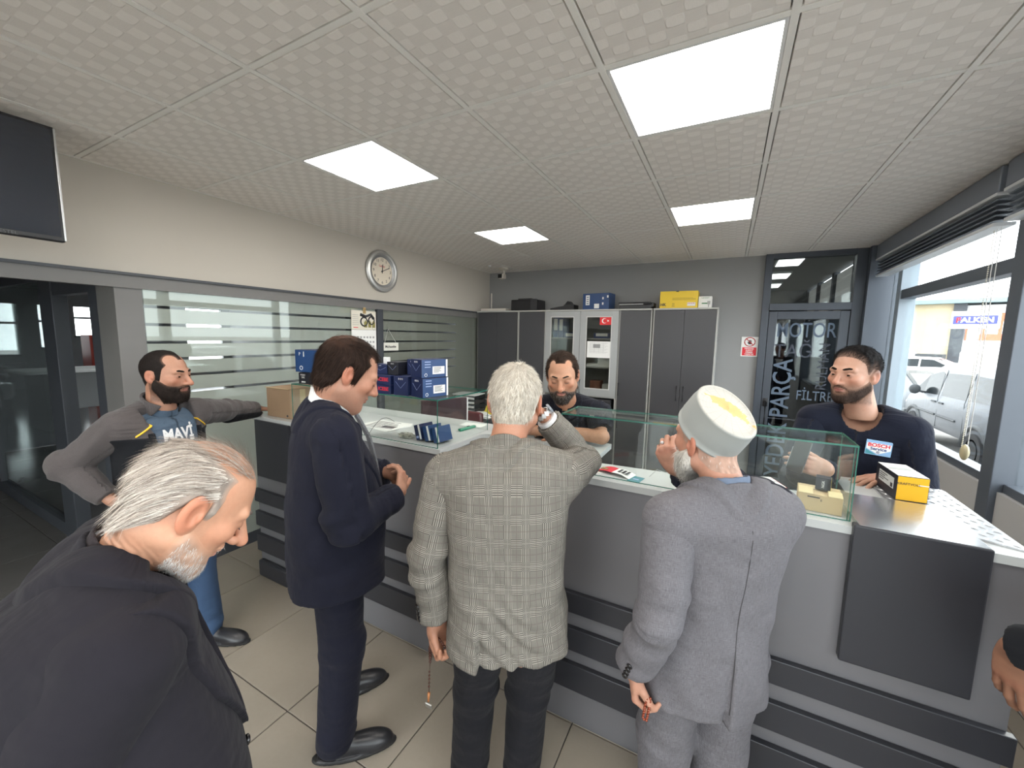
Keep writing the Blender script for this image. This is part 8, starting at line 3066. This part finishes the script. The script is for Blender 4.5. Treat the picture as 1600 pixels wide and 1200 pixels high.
    text('lettering', 'Service', 0.019, M @ Matrix.Translation((0, -0.005, 0.0026)), mat('badge navy', (0.03, 0.06, 0.22), 0.5), bd, weight=0.0005)
    text('lettering', '\u2699', 0.012, M @ Matrix.Translation((0, -0.019, 0.0026)), mat('badge navy', (0.03, 0.06, 0.22), 0.5), bd)
    p.legs(M_jeans, seed=8.3, h=0.016, hem=0.045)
    p.shoes(h=0.010)
    # phone in the right hand
    fr = p.hand_frames['R']
    g = V3(0.283, 1.955, 1.318)
    ph = thing('mobile_phone', 'black mobile phone held upright by the young man behind the case', 'phone', tuple(g))
    nz = nrm(V3(0.45, 0.85, -0.20))
    M = frame_M((0, 0, 0), *perp(nz)) @ Matrix.Rotation(R(8), 4, 'Z')
    MB().bbox((-0.030, -0.066, -0.006), (0.030, 0.066, 0.005), 0.0055, M).build('case', M_black, ph, smooth=40)
    MB().box((-0.027, -0.062, 0.0052), (0.027, 0.062, 0.0056), M).build('screen', M_carglass, ph)
    MB().bbox((-0.0315, -0.03, -0.002), (-0.0300, 0.055, 0.003), 0.0005, M).build('bright_edge', M_steel, ph)
    return p


def bystander():
    J = dict(pelvis=(0.97, 1.27, 0.92), neck=(0.98, 1.23, 1.45), fwd=(-0.60, 0.80, 0), head=(0.945, 1.285, 1.62), hf=(-0.72, 0.69, -0.1),
             shL=(0.835, 1.115, 1.40), shR=(1.12, 1.335, 1.385), elL=(0.800, 1.135, 1.165), elR=(1.15, 1.45, 1.12), wrL=(0.652, 1.335, 1.080), wrR=(0.95, 1.46, 1.04),
             hdL=(0.03, -0.03, -1.0), hbL=(-0.75, -0.62, 0.0), hdR=(-0.6, -0.15, -0.7), hbR=(-0.3, 0.8, 0.1),
             anL=(0.86, 1.24, 0.085), anR=(1.03, 1.36, 0.085), toL=(-0.7, 0.5, 0), toR=(-0.2, 0.5, 0))
    J['hu'] = up_from(J['hf'])
    q = dict(skin=(0.27, 0.135, 0.085), st=ST_SUIT, eye_open=0.003, handL=dict(curl=(14, 20, 14), thumb=((0.35, 0.85, -0.35), 10), scale=1.06), handR=dict(curl=(30, 40, 20)), stubble=(0.5, (0.05, 0.04, 0.035)))
    p = Person('person', 'man in black at the right edge, only his hand and cuff in view', legj(J), q)
    p.body(h=0.005)
    p.eyes()
    p.brows((0.015, 0.01, 0.008))
    p.hair([(-0.15, -0.068), (-0.06, -0.06), (-0.034, -0.03), (-0.022, 0.015), (0.0, 0.015), (0.004, -0.02), (0.020, -0.015), (0.028, 0.035), (0.050, 0.070), (0.075, 0.090), (0.1, 0.094)], t=0.010, tone=(0.014, 0.011, 0.010), h=0.005)
    p.top(M_fblk, h=0.012, zbot=-0.20, sr=(0.078, 0.066, 0.048), seed=4.5, sleeve_end=-0.004, vneck=(0.12, 0.30, 0.0), h_sl=0.007)
    p.neck_ring('collar', M_fblk, 0.072, 0.008, 0.02, -0.04, fall=(0.036, 0.07), slope=-0.1, gap=0.05, h=0.006)
    p.shirt(M_shirtw)
    p.legs(M_navy, seed=1.3, h=0.012, hem=0.045)
    p.shoes(h=0.010)
    return p


navy_man()
plaid_man()
grey_man()
old_man()
fleece_man()
clerk()
young_man()
bystander()
